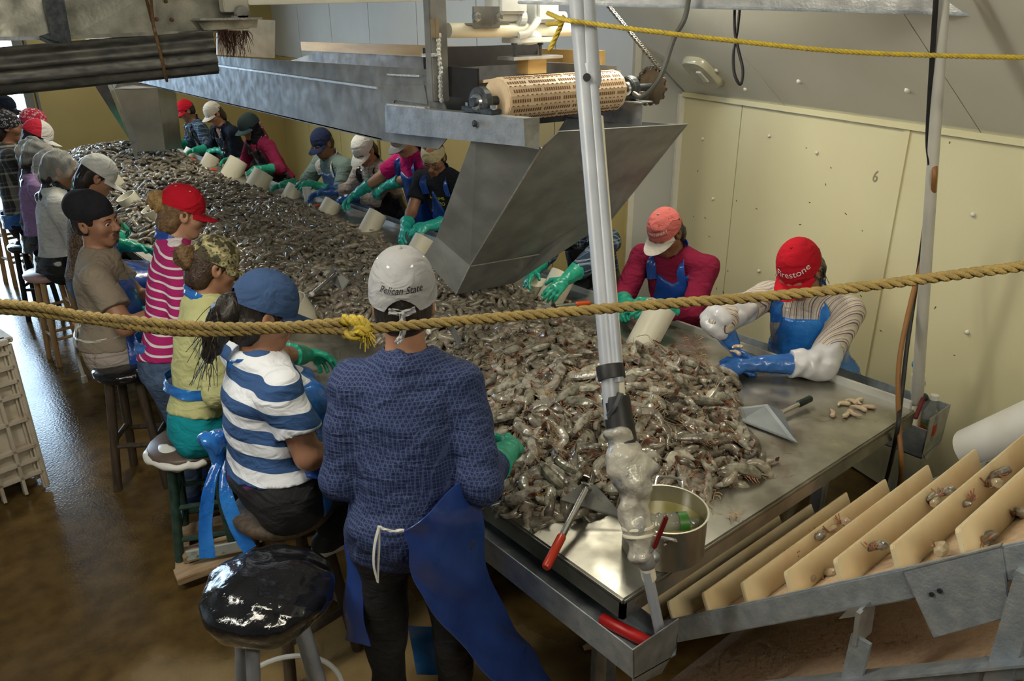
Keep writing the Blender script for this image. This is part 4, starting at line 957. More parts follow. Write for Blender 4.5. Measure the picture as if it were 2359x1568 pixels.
    if gloves is not None:
        for i, side in ((0, 1), (1, -1)):
            gm = gloves[i] if isinstance(gloves, (tuple, list)) else gloves
            if gm is None: continue
            hd = Wp[i] - E[i]; hd = nrm(nrm(hd) * .7 + bf * .35 - V(0, 0, .25)) if hand_dirs[i] is None else np.asarray(hand_dirs[i], float)
            pn = nrm(-V(0, 0, 1) * .75 + R * (.6 if i == 0 else -.6))
            glove(ro, E[i], Wp[i], hd, pn, -side, gm, max(res * .42, .0036), curl, cuff)
    return P

# ---------------------------------------------------------------- headwear and hair
def cap(P, material, brim=None, button=None, eyelets=None, hsc=1.0, tilt=-8, zoff=.0, dome=.0, parts=('crown', 'brim'), name='cap', blen=.075, strap=False, text=None, panels=True, grow=0.0, yaw=0):
    hs = P.hs * hsc; t_ = math.radians(tilt); yw = math.radians(yaw)
    def cl(x, y, z):
        x, y = x * math.cos(yw) + y * math.sin(yw), -x * math.sin(yw) + y * math.cos(yw)
        y2, z2 = y * math.cos(t_) - z * math.sin(t_), y * math.sin(t_) + z * math.cos(t_); return P.head + P.Hm @ (V(x, y2 - .012, z2 + .028 + zoff) * hs)
    P.cl = cl
    rx, ry, rz = .086 + grow, .106 + grow, .108 + dome
    def dome_pt(az, el, off=0.0):
        # az 0 = front; slightly boxy front
        ce, se = math.cos(el) ** .82 if el < 1.57 else 0, math.sin(el)
        r_ = 1 + off
        seam = 1 - (.022 * max(0, math.cos(az * 6)) ** 14 * ce if panels else 0)
        return cl(rx * ce * math.sin(az) * r_ * seam, ry * ce * math.cos(az) * r_ * seam, rz * se * r_)
    P.dome_pt = dome_pt
    na, ne = 48, 12
    def ezero(az):
        if strap and abs(abs(az) - math.pi) < .5: return .24 * math.cos((math.pi - abs(az)) / .5 * math.pi / 2)
        return -.06
    rows = []
    for i in range(na):
        az = -math.pi + 2 * math.pi * i / na; e0 = ezero(az)
        rows.append([dome_pt(az, e0 + (math.pi / 2 - e0 - .001) * j / ne) for j in range(ne + 1)])
    co = MB().grid(rows, closed_u=True, th=-.003).obj(name + '_crown', material, P.root, smooth=True, angle=75)
    if 'brim' in parts:
        rows = []
        for i in range(17):
            a = -1.0 + 2.0 * i / 16; az = a * 1.12; rowp = []
            b0 = dome_pt(az, -.05)
            for j in range(9):
                w_ = j / 8; x = rx * math.sin(az) * (1 + .10 * w_); y = ry * math.cos(az) + w_ * blen * (1 - a * a) ** .5 * (1 if abs(a) < 1 else 0)
                rowp.append(cl(x, y - .006 * (1 - w_), -.003 - .020 * (x / .085) ** 2 * w_ - .008 * w_))
            rows.append(rowp)
        MB().grid(rows, th=-.004).obj(name + '_brim', brim or material, P.root, smooth=True, angle=75)
    if button is not None: MB().ell(dome_pt(0, 1.5708, .01), (.008,) * 3, nu=10, nv=6).obj(name + '_button', button, P.root, smooth=True)
    if eyelets is not None:
        for k in range(6):
            az = (k + .5) * math.pi / 3; c = dome_pt(az, .95, .012); c1 = dome_pt(az, .95, .03)
            n_ = nrm(c1 - c); MB().lathe([(.0045, -.001), (.0055, .0012), (.002, .0014)], c, n_, n=10).obj('eyelet', eyelets, co)
    if text:
        for body, size, az0, el0, mt, shear in text:
            tv, tf = text_geo(body, size, shear)
            # letters wrapped on the crown
            pts_ = []
            for p in tv:
                az = az0 - p[0] / (.10 * math.cos(el0)); el = el0 + p[1] / .115; pts_.append(dome_pt(az, el, .055))
            MB().add(pts_, tf).obj('lettering', mt, co)
    return co
def hair_sdf(P, prims, material, name='hair', cuts=(), amp=.004, fq=120, res=None, k=.02, seed=3):
    pp = []
    for p in prims:
        if p[0] == 'c': rr = max(p[3:5]) + .03; pp += [p[1] - rr, p[1] + rr, p[2] - rr, p[2] + rr]
        else: ex = np.abs(p[2]) @ np.asarray(p[3]) + .03; pp += [p[1] - ex, p[1] + ex]
    pp = np.array(pp); s = SDF(pp.min(0), pp.max(0), res or max(P.hres, .005))
    for p in prims: s.prim(p, 0, k)
    if amp: s.wrinkle(amp, fq, seed)
    for c in cuts: s.cut(*c)
    v, f = s.mesh(); return fast_mesh(name, v, f, material, P.root)
def he(P, c, rad): return ('e', P.hl(*c), P.Hm, tuple(x * P.hs for x in rad))
def hair_base(P, material, long=False, low=-.05):
    """scalp hair: back and sides of the skull, face left free"""
    pr = [he(P, (0, -.022, .026), (.084, .100, .098))]
    if long: pr += [he(P, (0, -.06, -.05), (.078, .06, .09))]
    else: pr += [he(P, (0, -.045, -.025), (.076, .066, .065))]
    fwd = P.Hm[:, 1]; upv = P.Hm[:, 2]
    hair_sdf(P, pr, material, 'hair', [(P.hl(0, .055, .03), nrm(fwd - upv * .55)), (P.hl(0, 0, low - (.09 if long else .03)), -upv)], .003)
def strands(P, starts, material, n=20, L_=.1, r_=.0012, spread=.03, down=(0, 0, -1), name='stray_hair', seed=1):
    rr = random.Random(seed); m0 = MB()
    for k in range(n):
        s0 = np.asarray(starts[k % len(starts)], float) + V(*[rr.uniform(-.012, .012) for _ in range(3)])
        d = nrm(np.asarray(down, float) + V(*[rr.uniform(-1, 1) for _ in range(3)]) * .45) * L_ * rr.uniform(.5, 1.1)
        m0.tube(catmull([s0, s0 + d * .4 + V(rr.uniform(-1, 1), rr.uniform(-1, 1), .3) * spread * .4, s0 + d], 3), r_, n=3)
    return m0.obj(name, material, P.root, kind='stuff')
def hand_shrimp(p, yaw, label):
    o = peeled(p, yaw, label, None, 1.8, .065); return o
def Ph(x, y, h): k = ray(x, y); return CAM + k * (h / np.hypot(k[0], k[1]))
# ---------------------------------------------------------------- shrimp
M_shr = mat('raw_shrimp_shell', (.12, .108, .08), (.40, .375, .31), rough=.12, rough2=.30, scale=45, island=0, objrand=.35, bump=.15, bscale=160, spec=.6, contrast=(.35, .65), coat=.6)
M_shr_stuff = mat('raw_shrimp_heap', (.10, .082, .058), (.31, .275, .215), rough=.16, rough2=.36, scale=45, island=.42, spec=.6, contrast=(.3, .7), coat=.3)
M_shr_leg = mat('shrimp_legs', (.34, .13, .06), (.42, .28, .16), rough=.4, scale=25, objrand=.3, contrast=(.4, .6))
M_shr_ant = mat('shrimp_feelers', (.30, .20, .11), (.42, .30, .18), rough=.5)
M_shr_tail = mat('shrimp_tail_fan', (.07, .05, .04), (.28, .10, .05), rough=.3, scale=30)
M_peeled = mat('peeled_shrimp_meat', (.52, .42, .30), (.44, .32, .21), rough=.25, scale=30, coat=.3, objrand=.12)

def shrimp_curve(curl, Ls, n):
    """points of the back line lying in the xy plane; heading turns by curl over the tail part"""
    pts = [V(0, 0, 0)]; a = 0.0
    for i in range(1, n):
        t_ = i / (n - 1); a += curl / (n - 1) * (0.25 if t_ < .38 else 1.4)
        pts.append(pts[-1] + V(math.cos(a), math.sin(a), 0) * Ls / (n - 1))
    P = np.array(pts); return P - (P.max(0) + P.min(0)) / 2
def shrimp_rad(t_, seg=True):
    r = np.interp(t_, [0, .06, .2, .38, .55, .75, .92, 1.0], [.003, .0115, .0172, .0182, .0165, .0130, .0080, .003])
    if seg and .4 < t_ < .95: r *= 1 + .13 * (((t_ - .4) * 11) % 1 - .5)
    return r
def add_shrimp_body(mb, curl, Ls, n, k, seg=True, T=None, peeled=False):
    c = shrimp_curve(curl, Ls, n); m0 = MB(); tt = np.linspace(0, 1, n)
    rad = np.array([shrimp_rad(x, seg) for x in tt]) * Ls / .135
    if peeled: rad = np.array([np.interp(x, [0, .1, .5, .9, 1], [.009, .016, .0145, .008, .003]) for x in tt]) * Ls / .10
    m0.tube(c, rad, n=k, cap=peeled, flat=.85); v = m0.v[0]
    if T is not None: v = v @ T[0].T + T[1]
    mb.add(v, m0.f); return c
def shrimp_kit(curl, Ls):
    body = MB(); c = add_shrimp_body(body, curl, Ls, 30, 8)
    s_ = Ls / .135
    Tn = np.gradient(c, axis=0); Tn /= np.linalg.norm(Tn, axis=1)[:, None]; Nn = np.stack([-Tn[:, 1], Tn[:, 0], 0 * Tn[:, 0]], 1) * (1 if curl >= 0 else -1)
    h = -Tn[0]; body.tube([c[1] - Nn[1] * .004, c[0] - Nn[0] * .006 + h * .012 * s_, c[0] - Nn[0] * .009 + h * .03 * s_], [.004 * s_, .0025 * s_, .0006], n=5)   # rostrum
    legs = MB()
    for k in range(5):          # walking legs
        i = 4 + k * 2
        for z in (-1, 1):
            p = c[i] + Nn[i] * .008 * s_ + V(0, 0, z * .004); d = Nn[i] * (.018 + .004 * (k % 2)) * s_ - Tn[i] * .012 * s_ + V(0, 0, z * random.uniform(.002, .008))
            legs.tube([p, p + d * .55 + V(0, 0, z * .003), p + d - Tn[i] * .012], [.0014, .0011, .0005], n=3)
    for k in range(5):          # swimmerets
        i = 13 + k * 3
        p = c[i] + Nn[i] * .006 * s_; d = Nn[i] * .012 * s_ + Tn[i] * .006
        legs.plate([p - Tn[i] * .003, p + Tn[i] * .003, p + d + Tn[i] * .003, p + d - Tn[i] * .002], .0015, (0, 0, 1))
    ant = MB()
    for z in (-1, 1):
        p0 = c[0] + h * .004; a0 = random.uniform(-.4, .4)
        q = [p0, p0 + h * .03 * s_ + V(0, a0 * .02, z * .004), p0 + h * .055 * s_ + Nn[0] * random.uniform(-.03, .04) + V(0, 0, z * .006), p0 + h * .07 * s_ + Nn[0] * random.uniform(-.06, .08) + V(0, 0, -.004)]
        ant.tube(catmull(q, 3), .0007, n=3)
        ant.tube([p0, p0 + h * .018 * s_ + Nn[0] * .006 + V(0, 0, z * .004), p0 + h * .026 * s_ + Nn[0] * .014], [.0016, .0012, .0004], n=3)
    for z in (-1, 1): ant.ell(c[1] + h * .002 - Nn[1] * .004 + V(0, 0, z * .006 * s_), (.0028, .0028, .0028), nu=6, nv=4)
    tail = MB(); e = c[-1]; d = Tn[-1]
    for a in (-.5, -.17, .17, .5):
        q = d * math.cos(a) + V(0, 0, math.sin(a)); sdv = nrm(np.cross(q, Nn[-1]))
        tail.plate([e - q * .003, e + q * .010 * s_ + sdv * .0045 * s_, e + q * .022 * s_ + sdv * .002, e + q * .022 * s_ - sdv * .002, e + q * .010 * s_ - sdv * .0045 * s_], .0012, Nn[-1])
    return body, legs, ant, tail
KITS = []
for cu in (.6, -1.2, 1.7, -2.1, 2.8, -3.2, .25, 2.3):
    b, l, a, t_ = shrimp_kit(cu, .132)
    KITS.append([x.obj('tmp', mm, loc=(0, 0, 0), smooth=sm) for x, mm, sm in ((b, M_shr, True), (l, M_shr_leg, False), (a, M_shr_ant, False), (t_, M_shr_tail, False))])
def link_shrimp(k, loc, Rm, label, group, scale=1.0, first=[True]):
    src = KITS[k]; ro = src[0].copy(); ro.name = 'shrimp'; COL.objects.link(ro)
    M4 = Matrix.Translation([float(x) for x in loc]) @ Matrix([[float(x) for x in r] for r in Rm]).to_4x4() @ Matrix.Scale(scale, 4)
    ro.matrix_world = M4; tag(ro, label, 'shrimp', group)
    for s_, nm in zip(src[1:], ('legs', 'feelers', 'tail_fan')):
        c = s_.copy(); c.name = nm; COL.objects.link(c); c.parent = ro
    return ro
def rot_to(nv, yaw, roll):
    """x axis along yaw within the surface of normal nv, rolled about it"""
    nv = nrm(nv); x = V(math.cos(yaw), math.sin(yaw), 0); x = nrm(x - nv * (x @ nv)); y = np.cross(nv, x)
    y2 = y * math.cos(roll) + nv * math.sin(roll); z2 = np.cross(x, y2); return np.stack([x, y2, z2], 1)

# heap outline on the table (photo-calibrated, table plane) and height field
outline = [Pz(x, y, HT)[:2] for x, y in [(1150, 1165), (1230, 1205), (1330, 1195), (1470, 1185), (1600, 1165), (1670, 1130), (1775, 1095), (1735, 1030), (1690, 935), (1690, 880), (1560, 830), (1440, 800), (1330, 755), (1210, 690), (1040, 640), (960, 600), (880, 575), (800, 545), (740, 500), (640, 460), (540, 425), (470, 395), (420, 372), (330, 350), (245, 348)]]
outline += [V(.35, 9.2), V(.22, 8.3), V(.2, 7.4), V(.22, 6.6), V(.16, 5.6), V(.13, 4.8), V(.12, 4.0), V(.15, 3.3), V(.28, 2.7), V(.45, 2.15), V(.55, 1.75), V(.42, 1.45), V(.22, 1.25), V(.10, 1.05), V(.05, .8), V(.06, .6)]
OL = np.array(outline)
def inside(px, py):
    r_ = np.zeros(px.shape, bool); n = len(OL); j = n - 1
    for i in range(n):
        xi, yi = OL[i]; xj, yj = OL[j]
        c = ((yi > py) != (yj > py)) & (px < (xj - xi) * (py - yi) / (yj - yi + 1e-12) + xi); r_ ^= c; j = i
    return r_
def edge_dist(px, py):
    d = np.full(px.shape, 9.0)
    for i in range(len(OL)):
        a, b = OL[i], OL[(i + 1) % len(OL)]; ab = b - a
        t_ = np.clip(((px - a[0]) * ab[0] + (py - a[1]) * ab[1]) / (ab @ ab), 0, 1)
        d = np.minimum(d, np.hypot(px - a[0] - t_ * ab[0], py - a[1] - t_ * ab[1]))
    return d
def heap_h(px, py):
    px = np.asarray(px, float); py = np.asarray(py, float)
    d = edge_dist(px, py) * np.where(inside(px, py), 1, -1)
    top = .10 + .10 * np.exp(-((px - .72) ** 2 / .09 + (py - .95) ** 2 / .22)) + .06 * np.exp(-((py - 2.2) ** 2) / .3) + .05 * np.exp(-((py - 4.3) ** 2) / 1.2) + .17 * np.exp(-((py - 8.3) ** 2) / .7)
    h = top * (1 - np.exp(-np.maximum(d, 0) / .14))
    h += .012 * np.sin(px * 23 + 3 * np.sin(py * 9)) * np.sin(py * 19 + 2 * np.sin(px * 7)) * np.clip(d / .1, 0, 1)
    return np.where(d > 0, h, -.02)
def heap_n(x, y):
    e = .03; h = heap_h(np.array([x - e, x + e, x, x]), np.array([y, y, y - e, y + e])); return nrm(V(-(h[1] - h[0]) / (2 * e), -(h[3] - h[2]) / (2 * e), 1))
gx, gy = np.meshgrid(np.linspace(0, W, 56), np.linspace(.02, 9.8, 240), indexing='ij'); hz = heap_h(gx, gy)
P_ = np.stack([gx, gy, HT - .012 + hz - .012], 2)
mb = MB(); a_, b_ = gx.shape; keep = hz > 0
idx = lambda i, j: i * b_ + j
fs = [(idx(i, j), idx(i + 1, j), idx(i + 1, j + 1), idx(i, j + 1)) for i in range(a_ - 1) for j in range(b_ - 1) if keep[i:i + 2, j:j + 2].any()]
mb.add(P_.reshape(-1, 3), fs)
bm = bmesh.new()
mound = mb.obj('shrimp_heap_core', mat('dark_wet_shrimp_core', (.06, .045, .03), (.12, .09, .06), rough=.35, scale=60, bump=.8, bscale=120), smooth=True, kind='stuff'); bm.free()
tag(mound, 'dark wet underlayer of the long heap of raw shrimp', 'shrimp')
# the countless rest of the heap: one object
def sample_heap(n, ymin, ymax):
    out = []
    while len(out) < n:
        x = rng.uniform(0, W, 4000); y = rng.uniform(ymin, ymax, 4000); k = inside(x, y); out += list(zip(x[k], y[k]))
    return np.array(out[:n])
VARS = []
for cu in (.3, -.6, 1.2, -1.6, 2.4, -2.8, .1, .9, -1.1, 1.9):
    m0 = MB(); add_shrimp_body(m0, cu, .13, 11, 6, seg=False); c = shrimp_curve(cu, .13, 11)
    for k in range(5):
        i = 1 + k; tn = nrm(c[i + 1] - c[i]); nn = V(-tn[1], tn[0], 0) * (1 if cu > 0 else -1)
        m0.plate([c[i], c[i] + tn * .003, c[i] + nn * .024 - tn * .010 + V(0, 0, .004)], .001, (0, 0, 1))
    VARS.append((np.vstack(m0.v), m0.f))
heap = MB(); hv = []; hf = []; nn0 = 0
for n_, y0, y1, lift in ((1200, .02, 1.5, -.018), (2300, 1.3, 4.2, .004), (2500, 4.0, 9.6, .006), (1500, 1.5, 5.0, .012)):
    S = sample_heap(n_, y0, y1); H_ = heap_h(S[:, 0], S[:, 1]); e_ = .03
    NX = -(heap_h(S[:, 0] + e_, S[:, 1]) - heap_h(S[:, 0] - e_, S[:, 1])) / (2 * e_); NY = -(heap_h(S[:, 0], S[:, 1] + e_) - heap_h(S[:, 0], S[:, 1] - e_)) / (2 * e_)
    for (x, y), h_, nx_, ny_ in zip(S, H_, NX, NY):
        v, f_ = VARS[random.randrange(len(VARS))]
        Rm = rot_to(nrm(V(nx_, ny_, 1)) + rng.normal(0, .28, 3), rng.uniform(0, 6.28), rng.normal(0, .45))
        hv.append(v @ Rm.T * rng.uniform(.9, 1.25) + V(x, y, max(HT + h_ + lift + rng.uniform(-.012, .010), HT + .010))); hf += [tuple(i + nn0 for i in q) for q in f_]; nn0 += len(v)
heap.v = hv; heap.f = hf; heap.n = nn0
hvv = np.vstack(hv); me = bpy.data.meshes.new('shrimp_heap'); hl_ = np.fromiter((i for q in hf for i in q), np.int32); ln = np.fromiter((len(q) for q in hf), np.int32)
me.vertices.add(len(hvv)); me.vertices.foreach_set('co', (hvv - V(.8, 4.5, HT)).astype(np.float32).ravel()); me.loops.add(len(hl_)); me.loops.foreach_set('vertex_index', hl_)
me.polygons.add(len(ln)); me.polygons.foreach_set('loop_start', np.concatenate([[0], np.cumsum(ln)[:-1]]).astype(np.int32)); me.polygons.foreach_set('use_smooth', np.ones(len(ln), bool)); me.update(calc_edges=True)
me.materials.append(M_shr_stuff); ho = bpy.data.objects.new('shrimp_heap', me); COL.objects.link(ho); ho.location = (.8, 4.5, HT); ho['kind'] = 'stuff'
tag(ho, 'long heap of raw grey shrimp running down the middle of the table', 'shrimp')
# the 300 largest in view: separate shrimp on the near heap
S = sample_heap(600, .0, 1.42); cnt = 0
for x, y in S:
    if cnt >= 285: break
    if edge_dist(np.array([x]), np.array([y]))[0] < .01: continue
    h_ = float(heap_h(np.array([x]), np.array([y]))[0])
    Rm = rot_to(heap_n(x, y) + rng.normal(0, .22, 3), rng.uniform(0, 6.28), rng.normal(0, .4))
    link_shrimp(random.randrange(len(KITS)), V(x, y, HT + h_ + .014 + rng.uniform(-.006, .012)), Rm, 'raw grey shrimp with head and legs lying in the near heap', 'raw shrimp on top of the near heap', rng.uniform(1.0, 1.35)); cnt += 1
for (px, py, yaw, k) in [(1745, 1060, -.9, 0), (1590, 1140, 1.2, 2), (1545, 1085, .3, 4), (1655, 1100, -2.0, 3)]:
    p = Pz(px, py, HT + .013); link_shrimp(k, p, rot_to(V(0, 0, 1), yaw, .1), 'raw grey shrimp with head and legs lying in the near heap', 'raw shrimp on top of the near heap')
for kk in KITS:
    for o in kk: bpy.data.objects.remove(o)
# peeled shrimp lying about
def peeled(p, yaw, label, group, curl=1.6, Ls=.075, nm='peeled_shrimp', mm=None):
    m0 = MB(); add_shrimp_body(m0, curl, Ls, 16, 8, T=(rot_to(V(0, 0, 1), yaw, 0), np.asarray(p, float)), peeled=True)
    o = m0.obj(nm, mm or M_peeled, smooth=True); tag(o, label, 'shrimp', group); return o
g_ = 'peeled shrimp at the far right table corner'
for px, py, yw, cu in [(1915, 950, .3, .6), (1948, 952, 0, .5), (1978, 940, 1.2, .9), (2000, 938, 2.0, .7), (1960, 925, .8, 2.2), (1985, 925, 2.6, 1.8), (1945, 932, 1.9, 1.5), (1970, 950, 3.9, 1.2)]:
    peeled(Pz(px, py, HT + .010), yw, 'peeled pinkish shrimp in the small cluster beside the green handled scraper', g_, cu * 1.3, .07)
g_ = 'peeled shrimp in front of the glove workers'
for k in range(70):
    x = random.uniform(1.28, 1.62); y = random.choice([random.uniform(3.6, 5.4), random.uniform(1.75, 2.4), random.uniform(3.9, 4.6)])
    peeled(V(x, y, HT + .010 + random.uniform(0, .008)), random.uniform(0, 6.28), 'pale peeled shrimp scattered on the table in front of the far side workers', g_, random.uniform(.5, 2.5), .065)
# loose shells and feelers on the steel
sh = MB()
for k in range(26):
    x, y = random.uniform(.2, 1.7), random.uniform(.05, .9); c = V(x, y, HT + .002); a = random.uniform(0, 6.28); L_ = random.uniform(.02, .07)
    d = V(math.cos(a), math.sin(a), 0) * L_; s_ = V(-d[1], d[0], 0) * random.uniform(-.5, .5)
    sh.tube(catmull([c, c + d * .5 + s_, c + d + s_ * .3], 4), .0008, n=3)
for (px, py) in [(1640, 1140), (1690, 1180), (1600, 815), (1615, 830), (1590, 790), (1610, 800)]:
    for k in range(14):
        c = Pz(px + random.uniform(-22, 22), py + random.uniform(-14, 14), HT + .004); a = random.uniform(0, 6.28)
        d = V(math.cos(a), math.sin(a), .2) * .03; sh.tube(catmull([c, c + d * .6 + V(0, 0, .006), c + d * 1.1], 3), .0011, n=3)
so = sh.obj('shell_scraps', M_shr_leg, kind='stuff'); tag(so, 'loose red brown shrimp shells and feelers scattered on the bare steel', 'shrimp shells')
# shrimp riding on the incline conveyor
for px, py, X_, yw, cu, ml in [(1850, 1335, .45, .4, 2.6, 0), (1895, 1325, .5, 1.2, 1.0, 0), (1825, 1280, .62, 2.0, 1.8, 0), (1880, 1235, .75, .3, 1.4, 1), (1910, 1225, .8, 2.2, 2.0, 0), (2010, 1265, .48, .9, 2.4, 1), (2155, 1265, .42, .2, 1.2, 0), (2165, 1140, .85, 1.2, 2.2, 1), (2240, 1150, .75, 2.8, 1.6, 1), (2275, 1120, .85, .5, 2.0, 0), (2300, 1095, .9, 1.9, 1.6, 1), (2330, 1190, .6, .7, 2.6, 1), (2260, 1250, .42, 2.1, 1.1, 1), (2140, 1160, .85, .1, 1.8, 0), (1935, 1205, .85, .7, 1.2, 0)]:
    p = Px(px, py, X_)
    m0 = MB(); Rm = rot_to(nI, yw, 0); add_shrimp_body(m0, cu, .105, 16, 8, T=(Rm, p), peeled=True)
    ro = m0.obj('shrimp', M_peeled if ml == 0 else M_shr, smooth=True); tag(ro, 'small shrimp caught between the cream flights of the incline conveyor', 'shrimp', 'shrimp riding on the incline conveyor')
    l = MB()
    for k in range(6):
        d = V(random.uniform(-.02, .02), random.uniform(-.02, .02), random.uniform(.0, .025)); l.tube([p, p + d * .6, p + d * 1.2], .0022, n=3)
    l.obj('legs', M_shr_leg, ro)
# ---------------------------------------------------------------- stools, crate, pallet
def stool(label, c, top, seat_r, legm, seatm, splay=.10, r_leg=.018, ring=None, square=False, rung_z=(.25,), nlegs=4, rot=.6, rungm=None, seat_t=.05, cat='stool', group=None):
    ro = root('stool', (c[0], c[1], 0), label, cat, group); c = np.asarray(c, float)
    if square: MB().box((c[0], c[1], top - seat_t / 2), (seat_r * 2, seat_r * 2, seat_t), ((math.cos(rot), math.sin(rot), 0), (-math.sin(rot), math.cos(rot), 0), (0, 0, 1))).obj('seat', seatm, ro, bevel=.012)
    else: MB().lathe([(seat_r * .92, -seat_t), (seat_r, -seat_t * .6), (seat_r, -.012), (seat_r * .93, 0), (seat_r * .4, .006), (.001, .006)], (c[0], c[1], top), n=28).obj('seat', seatm, ro, smooth=True, angle=50)
    feet = []
    for k in range(nlegs):
        a = rot + k * 2 * math.pi / nlegs; d = V(math.cos(a), math.sin(a), 0); t0 = V(c[0], c[1], top - seat_t) + d * seat_r * .62; f0 = V(c[0], c[1], 0) + d * (seat_r * .62 + splay)
        MB().cyl(t0, f0, r_leg, r_leg * .95, n=10).obj('leg', legm, ro, smooth=True); feet.append((t0, f0))
    for z in rung_z:
        for k in range(nlegs):
            (a0, a1), (b0, b1) = feet[k], feet[(k + 1) % nlegs]; t_ = 1 - (z + .03 * (k % 2)) / top
            MB().cyl(a0 + (a1 - a0) * t_, b0 + (b1 - b0) * t_, r_leg * .6, n=8).obj('rung', rungm or legm, ro, smooth=True)
    if ring:
        rr = seat_r * .62 + splay * (1 - ring / top) - r_leg
        MB().tube([V(c[0] + (rr + .045) * math.cos(a), c[1] + (rr + .045) * math.sin(a), ring) for a in np.linspace(0, 2 * math.pi, 40)[:-1]], .009, n=8, closed=True).obj('foot_ring', M_white, ro, smooth=True)
    return ro
M_leggrey = mat('grey_enamel_leg', (.20, .22, .25), (.27, .29, .32), rough=.4, scale=12)
c = Pd(612, 1335, 2.40); st_top = c[2]
r1 = stool('near bar stool with grey legs and seat wrapped in a shiny black bag', c, st_top - .035, .16, M_leggrey, M_black, splay=.11, r_leg=.021, ring=.30, rung_z=(), seat_t=.05)
s = SDF(V(c[0] - .27, c[1] - .27, st_top - .17), V(c[0] + .27, c[1] + .27, st_top + .08), .0065)
s.prim(('e', V(c[0], c[1], st_top - .04), np.eye(3), (.200, .200, .075)), 0, 0).prim(('e', V(c[0], c[1], st_top - .085), np.eye(3), (.185, .185, .075)), 0, .03).wrinkle(.006, 34, 11).wrinkle(.0018, 110, 12).cutf(lambda X, Y, Z: (st_top - .125 + .012 * np.sin(X * 130) * np.sin(Y * 110)) - Z)
v, f = s.mesh(); fast_mesh('bag_cover', v, f, M_bag, r1)
M_greenp = mat('chipped_green_paint', (.015, .05, .04), (.05, .09, .07), rough=.5, scale=25)
c = Pz(440, 1012, .60)
r2 = stool('green painted stool with brown round seat and white rag under the yellow shirted woman', c, .60, .19, M_greenp, mat('brown_seat', (.09, .06, .045), (.14, .10, .08), rough=.4, scale=14), splay=.06, r_leg=.022, rung_z=(.16, .34), rot=3.5)
s = SDF(V(c[0] - .25, c[1] - .25, .46), V(c[0] + .25, c[1] + .25, .64), .007); s.prim(('e', V(c[0], c[1], .565), np.eye(3), (.205, .205, .05)), 0, 0).wrinkle(.006, 70, 2).cutf(lambda X, Y, Z: (X * .6 + Y * .3) - (c[0] * .6 + c[1] * .3 - .06) + 0 * Z); v, f = s.mesh(); fast_mesh('white_rag', v, f, M_white, r2)
MB().bar(Pz(430, 1280, .14), Pz(582, 1250, .14), .012, .045).obj('slat', mat('chipped_white_paint', (.5, .53, .5), (.10, .2, .17), rough=.6, scale=40, contrast=(.55, .7)), r2)
c = V(-.47, 1.27); stool('dark wooden stool hidden under the striped shirt woman', c, .715, .19, M_wood, M_wood, splay=.10, r_leg=.024, rung_z=(.22, .40), rot=.9)
c = Pd(292, 838, 4.15); stool('dark wooden stool with bagged seat under the beanie man', c, c[2], .17, M_wood, M_bag, splay=.08, r_leg=.024, rung_z=(.28,), rot=.2)
c = Pz(112, 622, .70); stool('wooden stool with pinkish round seat at the left aisle', c, .70, .17, M_wood_light, mat('pink_seat', (.60, .40, .38), (.5, .32, .30), rough=.35), splay=.05, r_leg=.02, rung_z=(.22, .45), rot=.9, nlegs=4)
c = Pz(10, 478, .74); stool('tall wooden stool with white top at the left picture edge', c, .74, .18, M_wood_light, M_white, splay=.05, r_leg=.022, rung_z=(.25, .5), rot=1.0)
c = Pz(62, 560, .66); stool('stool wrapped in black bags behind the pink seat', c, .66, .15, M_black, M_bag, splay=.04, r_leg=.022, rung_z=(.3,), rot=.2)
# tubular chair frame with rubber foot
cf = root('chair_frame', Pz(195, 880, 0), 'thin white tubular chair frame with rubber foot beside the beanie man', 'chair')
f0 = Pz(196, 880, .0); top = Pz(178, 742, .62)
MB().tube(catmull([f0 + V(0, 0, .03), f0 + V(.0, .05, .22), top], 6), .012, n=8).obj('leg', M_white, cf, smooth=True)
MB().tube(catmull([top, Pz(172, 790, .52), Pz(190, 800, .48), Pz(235, 800, .48)], 6), .011, n=8).obj('bent_tube', M_white, cf, smooth=True)
MB().tube(catmull([f0 + V(.36, .25, .03), f0 + V(.34, .28, .3), top + V(.4, .2, -.05)], 6), .012, n=8).obj('leg', M_white, cf, smooth=True)
MB().bar(top, top + V(.4, .2, -.05), .03, .03).obj('seat_rail', M_white, cf)
for p in (f0, f0 + V(.36, .25, 0)): MB().lathe([(.020, 0), (.018, .05)], p, n=12).obj('rubber_foot', M_pvc_old, cf, smooth=True)
# planks on the floor (footrest pallet)
pl = root('pallet', Pz(480, 1290, 0), 'low wooden footrest pallet on the floor under the green stool', 'pallet')
for a, b in (((405, 1330), (560, 1275)), ((402, 1232), (600, 1180)), ((420, 1280), (600, 1230))):
    p, q = Pz(*a, .06), Pz(*b, .06); MB().bar(p, q, .09, .035).obj('plank', M_pallet, pl, bevel=.003)
for k in (.1, .9):
    p = Pz(405, 1330, .02) * (1 - k) + Pz(560, 1275, .02) * k; q = Pz(402, 1232, .02) * (1 - k) + Pz(600, 1180, .02) * k; MB().bar(p, q, .06, .04).obj('plank', M_pallet, pl)
